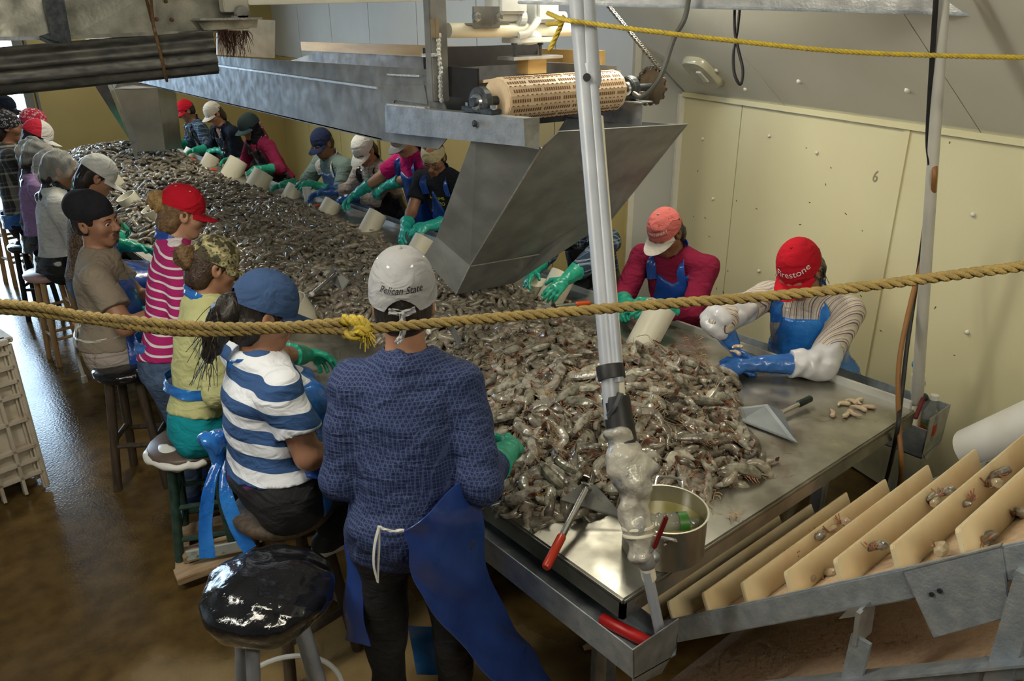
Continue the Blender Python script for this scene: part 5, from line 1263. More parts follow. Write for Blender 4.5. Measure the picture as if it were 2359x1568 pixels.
# white lattice crate at the left edge
M_crate = mat('dirty_white_crate', (.62, .55, .44), (.45, .34, .24), rough=.5, scale=12, contrast=(.5, .8))
cr = root('crate', Pz(60, 1125, 0), 'dirty white lattice plastic crate at the left picture edge', 'crate')
A0 = Pz(107, 1118, .02); ex = nrm(Pz(0, 1160, .02) - A0); ex = nrm(V(ex[0], ex[1], 0)); ey = V(ex[1], -ex[0], 0) if V(ex[1], -ex[0], 0)[1] > 0 else V(-ex[1], ex[0], 0)
Hc, Wc, Lc = .86, .62, .9
def CRP(a, b, z): return A0 + ex * a + ey * b + V(0, 0, z)
for face, n_, Lx in (('front', 6, Wc), ('side', 8, Lc)):
    for k in range(n_ + 1):
        a = Lx * k / n_; p0 = CRP(a, 0, .0 if k < 3 or k > n_ - 3 else .10) if face == 'front' else CRP(0, a, .0)
        MB().bar(p0, p0 * V(1, 1, 0) + V(0, 0, Hc), 0.016, .034, up=(ex if face == 'side' else ey)).obj('rib', M_crate, cr)
    for z in (.10, .18, .26, .42, .56, .64, .72, .80, .86):
        MB().bar(CRP(0, 0, z), CRP(Wc, 0, z) if face == 'front' else CRP(0, Lc, z), .034, .016).obj('rib', M_crate, cr)
for face2 in (0, 1):
    for k in range(7):
        p0 = CRP(Wc * k / 6, Lc, 0) if face2 == 0 else CRP(Wc, Lc * k / 6, 0)
        MB().bar(p0, p0 * V(1, 1, 0) + V(0, 0, Hc), .016, .034, up=(ex if face2 else ey)).obj('rib', M_crate, cr)
    for z_ in (.10, .26, .42, .56, .72, .86): MB().bar(CRP(0, Lc, z_) if face2 == 0 else CRP(Wc, 0, z_), CRP(Wc, Lc, z_), .034, .016).obj('rib', M_crate, cr)
MB().plate([CRP(0, Lc - .03, .08), CRP(Wc, Lc - .03, .08), CRP(Wc, Lc - .03, Hc - .02), CRP(0, Lc - .03, Hc - .02)], .008, ey).obj('wall', M_crate, cr)
MB().plate([CRP(Wc - .03, 0, .08), CRP(Wc - .03, Lc, .08), CRP(Wc - .03, Lc, Hc - .02), CRP(Wc - .03, 0, Hc - .02)], .008, ex).obj('wall', M_crate, cr)
MB().plate([CRP(0, 0, .08), CRP(Wc, 0, .08), CRP(Wc, Lc, .08), CRP(0, Lc, .08)], .01, (0, 0, 1)).obj('bottom', M_crate, cr)
MB().bar(CRP(Wc, 0, Hc), CRP(Wc, Lc, Hc), .06, .03).obj('rim', M_crate, cr, bevel=.005); MB().bar(CRP(0, Lc, Hc), CRP(Wc, Lc, Hc), .06, .03).obj('rim', M_crate, cr, bevel=.005)
MB().plate([CRP(.0, .025, .08), CRP(Wc, .025, .08), CRP(Wc, .025, Hc - .02), CRP(0, .025, Hc - .02)], .008, ey).obj('wall', M_crate, cr)
MB().plate([CRP(.025, 0, .08), CRP(.025, Lc, .08), CRP(.025, Lc, Hc - .02), CRP(.025, 0, Hc - .02)], .008, ex).obj('wall', M_crate, cr)
MB().bar(CRP(0, 0, Hc), CRP(Wc, 0, Hc), .06, .03).obj('rim', M_crate, cr, bevel=.005); MB().bar(CRP(0, 0, Hc), CRP(0, Lc, Hc), .06, .03).obj('rim', M_crate, cr, bevel=.005)
MB().plate([CRP(.18, -.012, .30), CRP(.34, -.012, .28), CRP(.33, -.012, .38), CRP(.20, -.012, .40)], .006, ey).obj('red_tag', mat('faded_red', (.5, .08, .06), (.55, .3, .22), rough=.6, scale=20), cr)

# ---------------------------------------------------------------- cut pipe holders along the table
def holder(px, py, lean, label, r_=.066, L_=.17, zr=0, opened=False, z0=HT, mt=None):
    b = Pz(px, py, z0); ax_ = nrm(V(lean[0], lean[1], 1)); e1 = nrm(np.cross(ax_, (0, 0, 1))); e2 = np.cross(ax_, e1); n = 32
    ro = root('pipe_holder', b, label, 'container'); rows = []
    for rr, flip in ((r_, 0), (r_ - .006, 1)):
        for h_ in ((0, 1) if not flip else (1, 0)):
            ring = []
            for k in range(n):
                t_ = 2 * math.pi * k / n; o_ = (e1 * math.cos(t_) + e2 * math.sin(t_)) * rr
                if h_ == 0: p = b + o_; p = p - ax_ * ((p[2] - z0) / ax_[2])
                else: p = b + ax_ * L_ + o_
                ring.append(p)
            rows.append(ring)
    G_ = np.array(rows + [rows[0]]); m0 = MB(); m0.grid(np.swapaxes(G_, 0, 1), closed_u=True); m0.obj('pipe_wall', mt or M_pvc_old, ro, smooth=True, angle=50)
    # stain streak of shell bits stuck on
    return ro
for px, py, ln, nm, r_, L_ in [(1480, 790, (.75, -.05), 'cream cut pipe holder with pink rim in front of the red cap worker', .078, .21), (1262, 700, (.78, 0), 'cream cut pipe holder with pink rim beside the white bowl', .078, .20),
    (960, 585, (.78, 0), 'cream cut pipe holder half hidden by the chute edge', .080, .13), (850, 528, (.78, 0), 'cream cut pipe holder beside the green handled fork', .078, .15), (753, 492, (.78, 0), 'cream cut pipe holder in front of the magenta shirted worker', .080, .12),
    (668, 455, (.78, 0), 'cream cut pipe holder beside the foam cup', .080, .12), (585, 438, (.78, 0), 'tall slanted cream pipe holder in front of the grey green shirted man', 0.10, .20), (528, 408, (.78, 0), 'slanted cream pipe holder in front of the hooded worker', .10, .21),
    (478, 382, (.78, 0), 'cream cut pipe holder near the hooded worker', .085, .13), (434, 362, (.78, 0), 'farthest cream cut pipe holder on the right side', .08, .10),
    (318, 488, (-.5, 0), 'open cream pipe holder in front of the spotted knit worker', .085, .17), (285, 448, (-.6, 0), 'large open cream pipe holder on the left side of the table', .09, .20), (375, 520, (-.4, 0), 'cream cut pipe holder beyond the beanie man', .085, .17), (545, 590, (-.5, 0), 'cream cut pipe holder peeking past the camouflage cap', .08, .15),
    (705, 745, (-.5, 0), 'cream cut pipe holder in front of the denim cap woman', .085, .16)]:
    holder(px, py, ln, nm, r_, L_)
def vessel(name, px, py, prof, mt, label, cat, z0=HT):
    o = MB().lathe(prof, Pz(px, py, z0), n=28, close=False).obj(name, mt, smooth=True, angle=50, loc=Pz(px, py, z0)); tag(o, label, cat); return o
vessel('foam_cup', 710, 465, [(.001, .003), (.03, 0), (.042, .13), (.045, .132), (.040, .13), (.028, .006)], M_white, 'white foam cup standing beside a cream pipe holder', 'cup')
vessel('plastic_tub', 577, 412, [(.001, .003), (.04, 0), (.048, .07), (.050, .072), (.045, .07), (.038, .006)], M_white, 'small white plastic tub behind a slanted pipe holder', 'tub')
vessel('plastic_bowl', 1240, 682, [(.001, .004), (.055, 0), (.078, .085), (.084, .087), (.075, .083), (.05, .02), (.001, .02)], M_pvc_old, 'round cream plastic bowl behind the pink rimmed holder', 'bowl')

# ---------------------------------------------------------------- scrapers
def scraper(label, blade, h0, h1, gr, gripm, r_=.011, bm=None):
    """blade: polygon points; handle from blade point h0 to h1; grip fraction"""
    ro = root('scraper', np.mean(blade, 0), label, 'scraper'); bl = np.array(blade, float)
    MB().plate(bl, .003).obj('blade', bm or M_alu, ro, bevel=.0008)
    g0 = h0 + (h1 - h0) * (1 - gr); MB().cyl(h0, g0, r_, n=14).obj('handle', M_bright, ro, smooth=True)
    MB().lathe([(r_ * 1.02, 0), (r_ * 1.35, .006), (r_ * 1.35, np.linalg.norm(h1 - g0) - .006), (r_, np.linalg.norm(h1 - g0))], g0, h1 - g0, n=14).obj('grip', gripm, ro, smooth=True)
    MB().lathe([(r_ * 1.8, 0), (r_ * 1.8, .004), (r_, .006)], h0, h1 - h0, n=14).obj('weld_collar', M_bright, ro)
    return ro
z = HT
Bq = [Pz(1290, 1150, z + .07), Pz(1338, 1114, z + .10), Pz(1372, 1116, z + .10), Pz(1440, 1192, z + .03), Pz(1435, 1196, z + .025)]
scraper('steel scraper with red grip lying over the near left table edge', Bq, Pz(1352, 1122, z + .105), Pz(1257, 1308, z + .015), .38, M_red)
scraper('flat grey scraper with dark green grip on bare steel near the peeled shrimp', [Pz(1700, 938, z + .012), Pz(1768, 930, z + .05), Pz(1800, 945, z + .06), Pz(1838, 1020, z + .01), Pz(1702, 968, z + .01)], Pz(1795, 952, z + .03), Pz(1868, 917, z + .035), .42, mat('dark_green_grip', (.008, .02, .015), rough=.5), bm=mat('dull_blade', (.15, .17, .19), (.20, .22, .24), rough=.5, metal=.3))
scraper('scraper with pale handle stuck upright in the middle of the heap', [Pz(767, 610, 1.10), Pz(806, 645, 1.02), Pz(790, 672, .96), Pz(752, 640, 1.02)], Pz(776, 628, 1.06), Pz(715, 680, .98), .10, M_white)
scraper('scraper beside the grey cap with its blade edge towards the camera', [Pz(1028, 718, 1.12), Pz(1062, 785, 1.02), Pz(1058, 800, .98), Pz(1022, 740, 1.05)], Pz(1038, 738, 1.08), Pz(985, 765, 1.06), .10, M_white)
scraper('scraper with orange grip and tall blade beside the near cream holder', [Pz(1216, 735, z + .09), Pz(1262, 697, z + .16), Pz(1312, 752, z + .06), Pz(1300, 760, z + .04)], Pz(1275, 705, z + .10), Pz(1358, 698, z + .05), .40, M_orange)
for i, (a, b, g0, g1, lab) in enumerate([((640, 462), (705, 478), (700, 470), (738, 472), 'scraper with orange grip beside the foam cup'), ((700, 488), (660, 480), (715, 492), (765, 508), 'scraper with orange grip near the magenta worker holder'), ((430, 375), (460, 385), (450, 375), (500, 392), 'scraper with orange grip in front of the black top worker'), ((385, 345), (400, 355), (395, 350), (452, 370), 'scraper with orange grip by the far chute')]):
    scraper(lab, [Pz(a[0], a[1], z + .10), Pz(a[0] + 18, a[1] - 6, z + .12), Pz(b[0], b[1], z + .06), Pz(b[0] - 22, b[1] + 4, z + .05)], Pz(*b, z + .08), Pz(*g1, z + .04), .45, M_orange, r_=.010)
fk = root('hand_fork', Pz(820, 545, z), 'small black hand fork with green handle on the table', 'hand fork')
h0, h1 = Pz(812, 545, z + .03), Pz(855, 547, z + .03); MB().cyl(h0, h1, .012, n=12).obj('handle', mat('green_handle', (.02, .10, .06), rough=.5), fk, smooth=True)
for k in (-1, 0, 1): 
    e = nrm(h0 - h1); sd_ = V(-e[1], e[0], 0); MB().tube(catmull([h0, h0 + e * .05 + sd_ * k * .02, h0 + e * .10 + sd_ * k * .026 + V(0, 0, .012), h0 + e * .125 + sd_ * k * .026 - V(0, 0, .012)], 4), .003, n=6).obj('tine', M_iron, fk, smooth=True)

# ---------------------------------------------------------------- cooking pot on the near corner
pc = Pz(1526, 1262, HT); pr = .128; ph = .15
pot = root('cooking_pot', pc, 'aluminium pot of murky water on the near table corner', 'pot')
M_potm = mat('worn_aluminium_pot', (.42, .40, .34), (.54, .52, .46), rough=.32, metal=.9, scale=10, stretch=(1, 1, .3))
MB().lathe([(.001, 0), (pr - .01, 0), (pr, .012), (pr, ph - .004), (pr + .004, ph), (pr - .002, ph), (pr - .003, ph - .006), (pr - .003, .006), (.001, .006)], pc, n=48, close=False).obj('pot_wall', M_potm, pot, smooth=True, angle=50)
MB().lathe([(.001, 0), (pr - .0035, 0)], pc + V(0, 0, ph * .62), n=48, close=False).obj('water', mat('murky_water', (.20, .18, .06), (.15, .13, .04), rough=.04, scale=6, spec=.6), pot, smooth=True)
hdv = nrm(V(*(ray(1600, 1100)[:2]), 0)); hs_ = V(-hdv[1], hdv[0], 0)
for sg in (1, -1):
    b_ = pc + hdv * pr * sg + V(0, 0, ph * .85); MB().tube(catmull([b_ - hs_ * .042, b_ - hs_ * .042 + hdv * sg * .03 + V(0, 0, .022), b_ - hs_ * .03 + hdv * sg * .036 + V(0, 0, .03), b_ + hs_ * .03 + hdv * sg * .036 + V(0, 0, .03), b_ + hs_ * .042 + hdv * sg * .03 + V(0, 0, .022), b_ + hs_ * .042], 4), .005, n=8).obj('handle', M_bright, pot, smooth=True)
for q in (-1, 1):
    for k in (0, 1): MB().ell(pc - hdv * (pr + .001) + hs_ * .012 * q + V(0, 0, ph * .74 + k * .016), (.006,) * 3, nu=8, nv=5).obj('rivet', M_potm, pot, smooth=True)
bt = root('water_bottle', pc + V(0, 0, ph * .62), 'clear ribbed plastic bottle with green label floating in the pot', 'bottle')
M_clear = mat('clear_plastic', (.85, .87, .84), rough=.05, trans=.85, ior=1.3)
q0 = pc + V(0, 0, ph * .64) - hs_ * .02; dirb = nrm(-hs_ + hdv * .35)
prof = [(.004, 0)] + [(.034 + .0025 * math.sin(k * 1.6), .004 + k * .006) for k in range(17)] + [(.020, .125), (.012, .14), (.012, .155), (.003, .156)]
MB().lathe(prof, q0 - dirb * .07, dirb, n=24).obj('bottle_shell', M_clear, bt, smooth=True, angle=60)
MB().lathe([(.0352, 0), (.0352, .03)], q0 + dirb * .02, dirb, n=24, close=False).obj('bottle_label', mat('green_label', (.04, .17, .02), rough=.4), bt, smooth=True)

# ---------------------------------------------------------------- leaning pipe pole with bagged valve
pole = root('leaning_pipes', Pz(1520, 1455, .68), 'two white plastic water pipes taped together, leaning down to the near corner valve', 'pipe')
top1, top2 = Pd(1316, -140, 2.42), Pd(1352, -140, 2.46); m1, m2 = Pd(1412, 965, 2.22), Pd(1424, 965, 2.25)
MB().cyl(top1, m1, .0245, n=24).obj('pipe', M_pvc, pole, smooth=True)
t1_ = Pd(1348, -140, 2.38); c1_ = Pd(1362, 165, 2.36); c2_ = Pd(1372, 250, 2.36)
MB().cyl(Pd(1340, -140, 2.44), c1_, .0275, n=24).obj('pipe', M_pvc, pole, smooth=True)
MB().cyl(c1_, Pd(1424, 880, 2.22), .0185, .017, n=20).obj('pipe', M_pvc, pole, smooth=True)
MB().cyl(Pd(1378, 270, 2.42), Pd(1432, 960, 2.27), .016, n=16).obj('pipe', M_pvc_old, pole, smooth=True)
MB().lathe([(.0285, 0), (.0285, .05), (.020, .07)], c1_ - nrm(c2_ - c1_) * .02, c2_ - c1_, n=24).obj('coupling', M_pvc, pole, smooth=True)
MB().lathe([(.012, 0), (.012, .004)], Pd(1352, 178, 2.325), Pd(1352, 178, 2.0) - Pd(1352, 178, 2.4), n=14).obj('drain_hole', M_black, pole)
# blue print running along the pipe
tv, tf = text_geo('SOLVENT WELD PIPE 1785 ASTM  PR', .030)
pa_, pb_ = Pd(1347, 95, 2.405), Pd(1340, -100, 2.425); du = nrm(pb_ - pa_); vw = nrm(CAM - pa_); dv_ = nrm(np.cross(du, vw)); LT = tv[:, 0].max() - tv[:, 0].min()
MB().add([pa_ + du * (p[0] - tv[:, 0].min()) + dv_ * p[1] * .8 + vw * (math.sqrt(max(.0275 ** 2 - (p[1] * .8) ** 2, 0)) * .98 + .0022) for p in tv], tf).obj('pipe_print', mat('blue_ink', (.03, .17, .50), rough=.5), pole)
ax_ = nrm(Pd(1424, 960, 2.22) - Pd(1398, 800, 2.26))
for px, py, w_ in ((1407, 857, .02), (1420, 925, .012), (1428, 975, .06)):
    c_ = Pd(px, py, 2.235 if py < 950 else 2.22); MB().lathe([(.040, -w_), (.041, 0), (.040, w_)], c_, ax_, n=20).obj('tape_wrap', M_black, pole, smooth=True)
MB().tube(catmull([Pd(1430, 905, 2.20), Pd(1418, 935, 2.19), Pd(1402, 960, 2.2)], 4), .010, n=6, flat=.4).obj('tape_wrap', M_black, pole)
s = SDF(Pd(1462, 1150, 2.2) - V(.16, .16, .26), Pd(1462, 1150, 2.2) + V(.16, .16, .26), .0055)
for a, b, ra, rb in (((1425, 1005), (1448, 1075), .034, .055), ((1450, 1070), (1503, 1078), .045, .016), ((1452, 1080), (1466, 1190), .054, .040), ((1466, 1185), (1478, 1270), .040, .034)):
    s.prim(('c', Pd(*a, 2.2), Pd(*b, 2.2), ra, rb), 0, .03)
s.wrinkle(.009, 48, 21).wrinkle(.005, 110, 22); v, f = s.mesh(); fast_mesh('bag_wrap', v, f, mat('cloudy_plastic_bag', (.52, .49, .42), (.10, .11, .14), rough=.22, scale=11, alpha=.85, coat=.3, contrast=(.5, .68), bump=.9, bscale=34), pole)
for py in (1212, 1228): MB().lathe([(.047, -.004), (.048, 0), (.047, .004)], Pd(1470 + (py - 1212) * .1, py, 2.2), nrm(Pd(1478, 1270, 2.2) - Pd(1468, 1190, 2.2)), n=20).obj('bag_tie', M_pvc_old, pole, smooth=True)
vp = Pd(1487, 1285, 2.2); MB().lathe([(.020, -.03), (.026, -.02), (.026, .02), (.020, .03)], vp, nrm(Pd(1500, 1340, 2.2) - vp), n=16).ell(vp + V(.02, -.01, 0), (.02, .02, .02)).obj('valve_body', M_galv, pole, smooth=True)
va, vb = Pd(1506, 1262, 2.16), Pd(1536, 1188, 2.12); MB().bar(va, vb, .016, .012).obj('valve_handle', mat('dark_red_vinyl', (.14, .012, .012), rough=.35), pole, bevel=.004); MB().bar(vp, va, .012, .006).obj('valve_stem', M_galv, pole)
MB().cyl(Pd(1490, 1312, 2.2), Pz(1521, 1458, .70), .016, n=16).obj('pipe', M_pvc, pole, smooth=True)
MB().lathe([(.021, 0), (.021, .05)], Pd(1489, 1300, 2.2), nrm(Pz(1521, 1458, .70) - Pd(1490, 1312, 2.2)), n=16).obj('coupling', M_pvc_old, pole, smooth=True)
# red handle lying in the gutter
ra, rb = V(.005, .09, .70), V(.055, -.10, .69)
o = MB().lathe([(.014, 0), (.019, .006), (.019, .20), (.015, .205)], ra, rb - ra, n=16).obj('red_handle', mat('bright_red_grip', (.42, .012, .012), rough=.35), smooth=True); tag(o, 'bright red round handle lying inside the near gutter', 'hand tool'); o.name = 'hand_tool'

# ---------------------------------------------------------------- supply pipe at the right with hose, cables, bottle
sp_ = root('supply_pipe', Pz(2110, 1000, .66), 'upright white water pipe with blue print standing in the right gutter', 'pipe')
p_b = V(1.93, .03, .68); kb = float((p_b - CAM) @ CF)
p0, p1, p2 = Pd(2112, 925, kb), Pd(2172, 20, kb * .76), Pd(2178, -60, kb * .74)
MB().cyl(p0, p2, .0245, .0185, n=20).obj('pipe', mat('grey_white_pipe', (.48, .48, .45), (.55, .54, .50), rough=.4), sp_, smooth=True)
MB().lathe([(.027, 0), (.027, .10)], Pd(2113, 905, kb), nrm(p2 - p0), n=20).obj('coupling', M_white, sp_, smooth=True)
for py in (842, 885): MB().lathe([(.0275, 0), (.0275, .012)], (Pd(2116, py, kb) - nrm(CAM - p0) * -.0), nrm(p2 - p0), n=20).obj('blue_primer_band', mat('blue_primer', (.02, .22, .42), rough=.5), sp_, smooth=True)
MB().cyl(Pd(2111, 935, kb), Pd(2110, 985, kb), .02, n=16).obj('valve_body', M_galv, sp_, smooth=True); MB().cyl(Pd(2110, 935, kb), Pd(2110, 1010, kb), .022, .02, n=14).obj('pipe', M_pvc_old, sp_, smooth=True)
MB().ell(Pd(2128, 915, kb), (.02, .02, .02)).obj('valve_knob', M_iron, sp_, smooth=True); MB().bar(Pd(2128, 915, kb - .05), Pd(2108, 965, kb - .08), .018, .012).obj('valve_handle', mat('dark_red_vinyl', (.14, .012, .012)), sp_, bevel=.004)
hs1 = MB().tube(catmull([Pd(2172, -30, 2.62), Pd(2155, 330, 2.88), Pd(2152, 420, 2.9), Pd(2140, 545, 3.2), Pd(2100, 690, 3.2), Pd(2072, 830, 3.2), Pd(2070, 960, 3.2), Pd(2076, 1090, 3.25), Pz(2060, 1160, .02)], 8), .010, n=10).obj('air_hose', mat('orange_brown_hose', (.30, .14, .04), (.24, .11, .035), rough=.5), smooth=True); tag(hs1, 'orange brown hose hanging in front of the right wall down past the table corner', 'hose')
hs2 = MB().tube(catmull([Pd(2158, -30, 2.56), Pd(2138, 300, 2.85), Pd(2142, 400, 2.92), Pd(2125, 560, 3.26), Pd(2092, 780, 3.24), Pd(2078, 900, 3.24), Pd(2062, 1020, 3.24), Pz(2035, 1130, .02)], 8), .009, n=8).obj('power_cable', M_black, smooth=True); tag(hs2, 'black cable hanging beside the orange brown hose', 'cable')
hs3 = MB().tube(catmull([Pd(1694, -40, 3.1), Pd(1692, 60, 3.1), Pd(1700, 110, 3.1), Pd(1711, 160, 3.1), Pd(1706, 194, 3.1), Pd(1692, 170, 3.1), Pd(1690, 120, 3.1), Pd(1700, 60, 3.12), Pd(1708, -40, 3.12)], 8), .006, n=8).obj('cable_loop', M_black, smooth=True); tag(hs3, 'looped black cable hanging from the overhead rail', 'cable')
hs4 = MB().tube(catmull([Pd(1590, -30, 3.0), Pd(1578, 40, 3.0), Pd(1552, 90, 3.05), Pd(1520, 180, 3.1), Pd(1482, 222, 3.2), Pd(1460, 215, 3.25)], 8), .010, n=8).obj('grey_cable', mat('grey_cable_jacket', (.10, .10, .09), rough=.5), smooth=True); tag(hs4, 'grey cable curving down to the drive sprocket', 'cable')
bp = V(1.935, -.005, .66); sb = root('spray_bottle', bp, 'clear round bottle with red liquid standing in the right gutter', 'bottle')
bp = Pd(2137, 985, kb - .06); bp[2] = .665; sb.location = bp.tolist()
MB().lathe([(.03, 0), (.034, .01), (.034, .10), (.028, .135), (.014, .165), (.013, .19)], bp, n=20).obj('bottle_shell', mat('clear_plastic', (.85, .87, .84)), sb, smooth=True)
MB().lathe([(.0345, 0), (.0345, .05)], bp + V(0, 0, .03), n=20, close=False).obj('bottle_label', mat('red_green_label', (.40, .03, .03), (.10, .35, .04), rough=.4, scale=9, contrast=(.48, .52)), sb, smooth=True)
MB().lathe([(.017, 0), (.017, .022)], bp + V(0, 0, .19), n=16).obj('bottle_cap', M_white, sb, smooth=True)
# junction box under a clear cover on the sloped ceiling
jc = wpt(-.30, ZT) + slope_u * .30; jb = root('junction_cover', jc, 'rounded translucent plastic cover over a socket on the sloped ceiling', 'electrical box')
j0 = Pd(1622, 162, 1.0) - CAM; den = j0 @ slope_n; jc = CAM + j0 * (((wpt(0, ZT) - CAM) @ slope_n) / den); jb.location = jc.tolist()
n_ = 28; rows = []
for rr, hh in ((.15, 0), (.15, .02), (.135, .04), (.001, .045)):
    rows.append([jc + slope_n * hh + (WD * (abs(math.cos(t_)) ** .6 * np.sign(math.cos(t_))) + slope_u * (abs(math.sin(t_)) ** .6 * np.sign(math.sin(t_)))) * rr * .85 for t_ in np.linspace(0, 2 * math.pi, n_ + 1)[:-1]])
MB().grid(np.swapaxes(np.array(rows), 0, 1), closed_u=True).obj('cover', mat('milky_plastic', (.50, .48, .36), rough=.25, trans=.0, coat=.3), jb, smooth=True, angle=50)
MB().box(jc + slope_n * .045 - WD * .03, (.05, .09, .012), (WD, slope_u, slope_n)).obj('socket_plate', M_trim, jb, bevel=.003)

# ---------------------------------------------------------------- ropes
def rope(path, r_, material, name, label=None, parent=None, pitch=None, n=10, strands_=3):
    p = catmull(path, n); seg = np.concatenate([[0], np.cumsum(np.linalg.norm(np.diff(p, axis=0), axis=1))]); pitch = pitch or r_ * 6
    l = np.arange(0, seg[-1], pitch / 9); q = np.stack([np.interp(l, seg, p[:, i]) for i in range(3)], 1)
    T = np.gradient(q, axis=0); T /= np.linalg.norm(T, axis=1)[:, None]; e1 = np.cross(T, V(.1, .2, 1)); e1 /= np.linalg.norm(e1, axis=1)[:, None]; e2 = np.cross(T, e1); m0 = MB()
    for k in range(strands_):
        a = l / pitch * 2 * math.pi + k * 2 * math.pi / strands_
        m0.tube(q + (e1 * np.cos(a)[:, None] + e2 * np.sin(a)[:, None]) * r_ * .5, r_ * .56, n=6)
    o = m0.obj(name, material, parent, smooth=True, angle=80, kind=None)
    if label: tag(o, label, 'rope')
    return o
M_rope = mat('weathered_yellow_rope', (.38, .27, .085), (.27, .19, .07), rough=.85, scale=40, bump=.5, bscale=250)
M_ropey = mat('bright_yellow_rope', (.60, .44, .04), (.46, .34, .06), rough=.7, scale=40, bump=.4, bscale=250)
kn = Pd(815, 752, 1.25)
br = root('barrier_rope', kn, 'weathered yellow rope barrier stretched across the foreground with a knot', 'rope')
rope([Pd(850, 757, 1.25), Pd(1100, 735, 1.24), Pd(1500, 702, 1.22), Pd(1900, 670, 1.20), Pd(2500, 596, 1.18), Pd(3600, 470, 1.15)], .0085, M_rope, 'rope_length', parent=br)
rope([Pd(-1300, 640, 1.62), Pd(-120, 690, 1.36), Pd(200, 727, 1.32), Pd(450, 750, 1.29), Pd(640, 752, 1.27), Pd(790, 742, 1.25)], .0085, M_rope, 'rope_length', parent=br)
rope([Pd(-1300, 652, 1.63), Pd(-120, 708, 1.37), Pd(150, 730, 1.33), Pd(380, 762, 1.30), Pd(520, 765, 1.285), Pd(660, 757, 1.27), Pd(800, 762, 1.25)], .0075, M_rope, 'rope_length', parent=br)
rope([Pd(790, 735, 1.245), Pd(825, 745, 1.235), Pd(820, 772, 1.24), Pd(795, 765, 1.255), Pd(800, 738, 1.26), Pd(835, 740, 1.24), Pd(845, 762, 1.235), Pd(820, 758, 1.23)], .009, M_ropey, 'knot', parent=br)
for pp_ in (Pd(-1300, 640, 1.62), Pd(3600, 470, 1.15)):
    MB().cyl(pp_ * V(1, 1, 0), pp_ + V(0, 0, .08), .03, n=14).obj('rope_post', M_galv, br, smooth=True)
fz = MB()
for k in range(70):
    p = Pd(838 + random.uniform(-8, 10), 760 + random.uniform(-14, 8), 1.235); d = V(random.uniform(-.01, .014), random.uniform(-.01, .01), random.uniform(-.028, .004)); fz.tube([p, p + d * .5, p + d + V(0, 0, -.004)], .0011, n=3)
fz.obj('frayed_end', M_ropey, br, kind='stuff')
ry = root('yellow_rope', Pd(1290, 50, 2.3), 'bright yellow rope tied to the drive unit and stretched to the upper right', 'rope')
rope([Pd(1262, 30, 2.62), Pd(1300, 45, 2.36), Pd(1366, 55, 2.34), Pd(1500, 72, 2.3), Pd(1700, 95, 2.28), Pd(2000, 122, 2.25), Pd(2500, 136, 2.2)], .0072, M_ropey, 'rope_length', parent=ry)
rope([Pd(1262, 55, 2.6), Pd(1290, 52, 2.5), Pd(1298, 40, 2.45), Pd(1285, 75, 2.5), Pd(1265, 118, 2.52)], .0085, M_ropey, 'rope_end', parent=ry)
# ---------------------------------------------------------------- clothing prints
def stripes(name, d, freq, stops, wob=0.0, rough=.9): return mat_ramp(name, lambda N, L, co: ramp(N, L, band(N, L, co, d, freq, 0, wob), stops), rough)
def plaid(name, c0, c1, c2, f=14):
    def b(N, L, co):
        a = ramp(N, L, band(N, L, co, (.2, .98, 0), f), [(0, c0), (.5, c1), (.62, c0), (.8, c2), (.86, c0)])
        c = ramp(N, L, band(N, L, co, (0, .15, 1), f), [(0, c0), (.45, c1), (.6, c0), (.82, c2), (.88, c0)])
        return mixc(N, L, .5, a, c)
    return mat_ramp(name, b)
T_pink = stripes('pink_white_stripes', (0, -.12, 1), 26, [(0, (.44, .02, .16)), (.74, (.80, .74, .76))], .012)
T_navy = stripes('navy_white_stripes', (.08, .0, 1), 10.5, [(0, (.035, .085, .22)), (.52, (.72, .74, .80))], .02)
T_fine = stripes('tan_pinstripes', (.3, .9, 0), 42, [(0, (.52, .45, .38)), (.3, (.13, .10, .14)), (.42, (.58, .55, .54)), (.62, (.34, .18, .10)), (.72, (.60, .56, .5))])
def octo(N, L, co):
    v = N.new('ShaderNodeTexVoronoi'); v.feature = 'DISTANCE_TO_EDGE'; v.inputs['Scale'].default_value = 92; v.inputs['Randomness'].default_value = .1; L.new(co, v.inputs['Vector'])
    return ramp(N, L, v.outputs['Distance'], [(0, (.055, .078, .17)), (.10, (.017, .028, .092)), (.30, (.008, .014, .055)), (.36, (.022, .034, .11))])
T_blue = mat_ramp('navy_geometric_print', octo)
def camo(N, L, co):
    n = N.new('ShaderNodeTexNoise'); n.inputs['Scale'].default_value = 22; n.inputs['Detail'].default_value = 2; L.new(co, n.inputs['Vector'])
    w = N.new('ShaderNodeTexVoronoi'); w.inputs['Scale'].default_value = 60; L.new(co, w.inputs['Vector'])
    a = ramp(N, L, n.outputs['Fac'], [(0, (.06, .055, .035)), (.42, (.24, .22, .13)), (.52, (.42, .38, .24)), (.60, (.10, .13, .05)), (.68, (.30, .27, .18))])
    b = ramp(N, L, w.outputs['Distance'], [(0, (.5, .5, .5)), (.35, (1.2, 1.15, 1.0))])
    return mixc(N, L, 1.0, a, b, 'MULTIPLY')
T_camo = mat_ramp('leaf_camouflage', camo)
def leop(N, L, co):
    v = N.new('ShaderNodeTexVoronoi'); v.inputs['Scale'].default_value = 75; L.new(co, v.inputs['Vector'])
    return ramp(N, L, v.outputs['Distance'], [(0, (.03, .02, .015)), (.3, (.28, .19, .12)), (.55, (.10, .065, .04))])
T_leop = mat_ramp('spotted_brown_knit', leop)
def paisley(c0, c1, sc=42):
    def b(N, L, co):
        v = N.new('ShaderNodeTexVoronoi'); v.inputs['Scale'].default_value = sc; L.new(co, v.inputs['Vector'])
        return ramp(N, L, v.outputs['Distance'], [(0, c1), (.16, c0), (.30, c1), (.40, c0)])
    return b
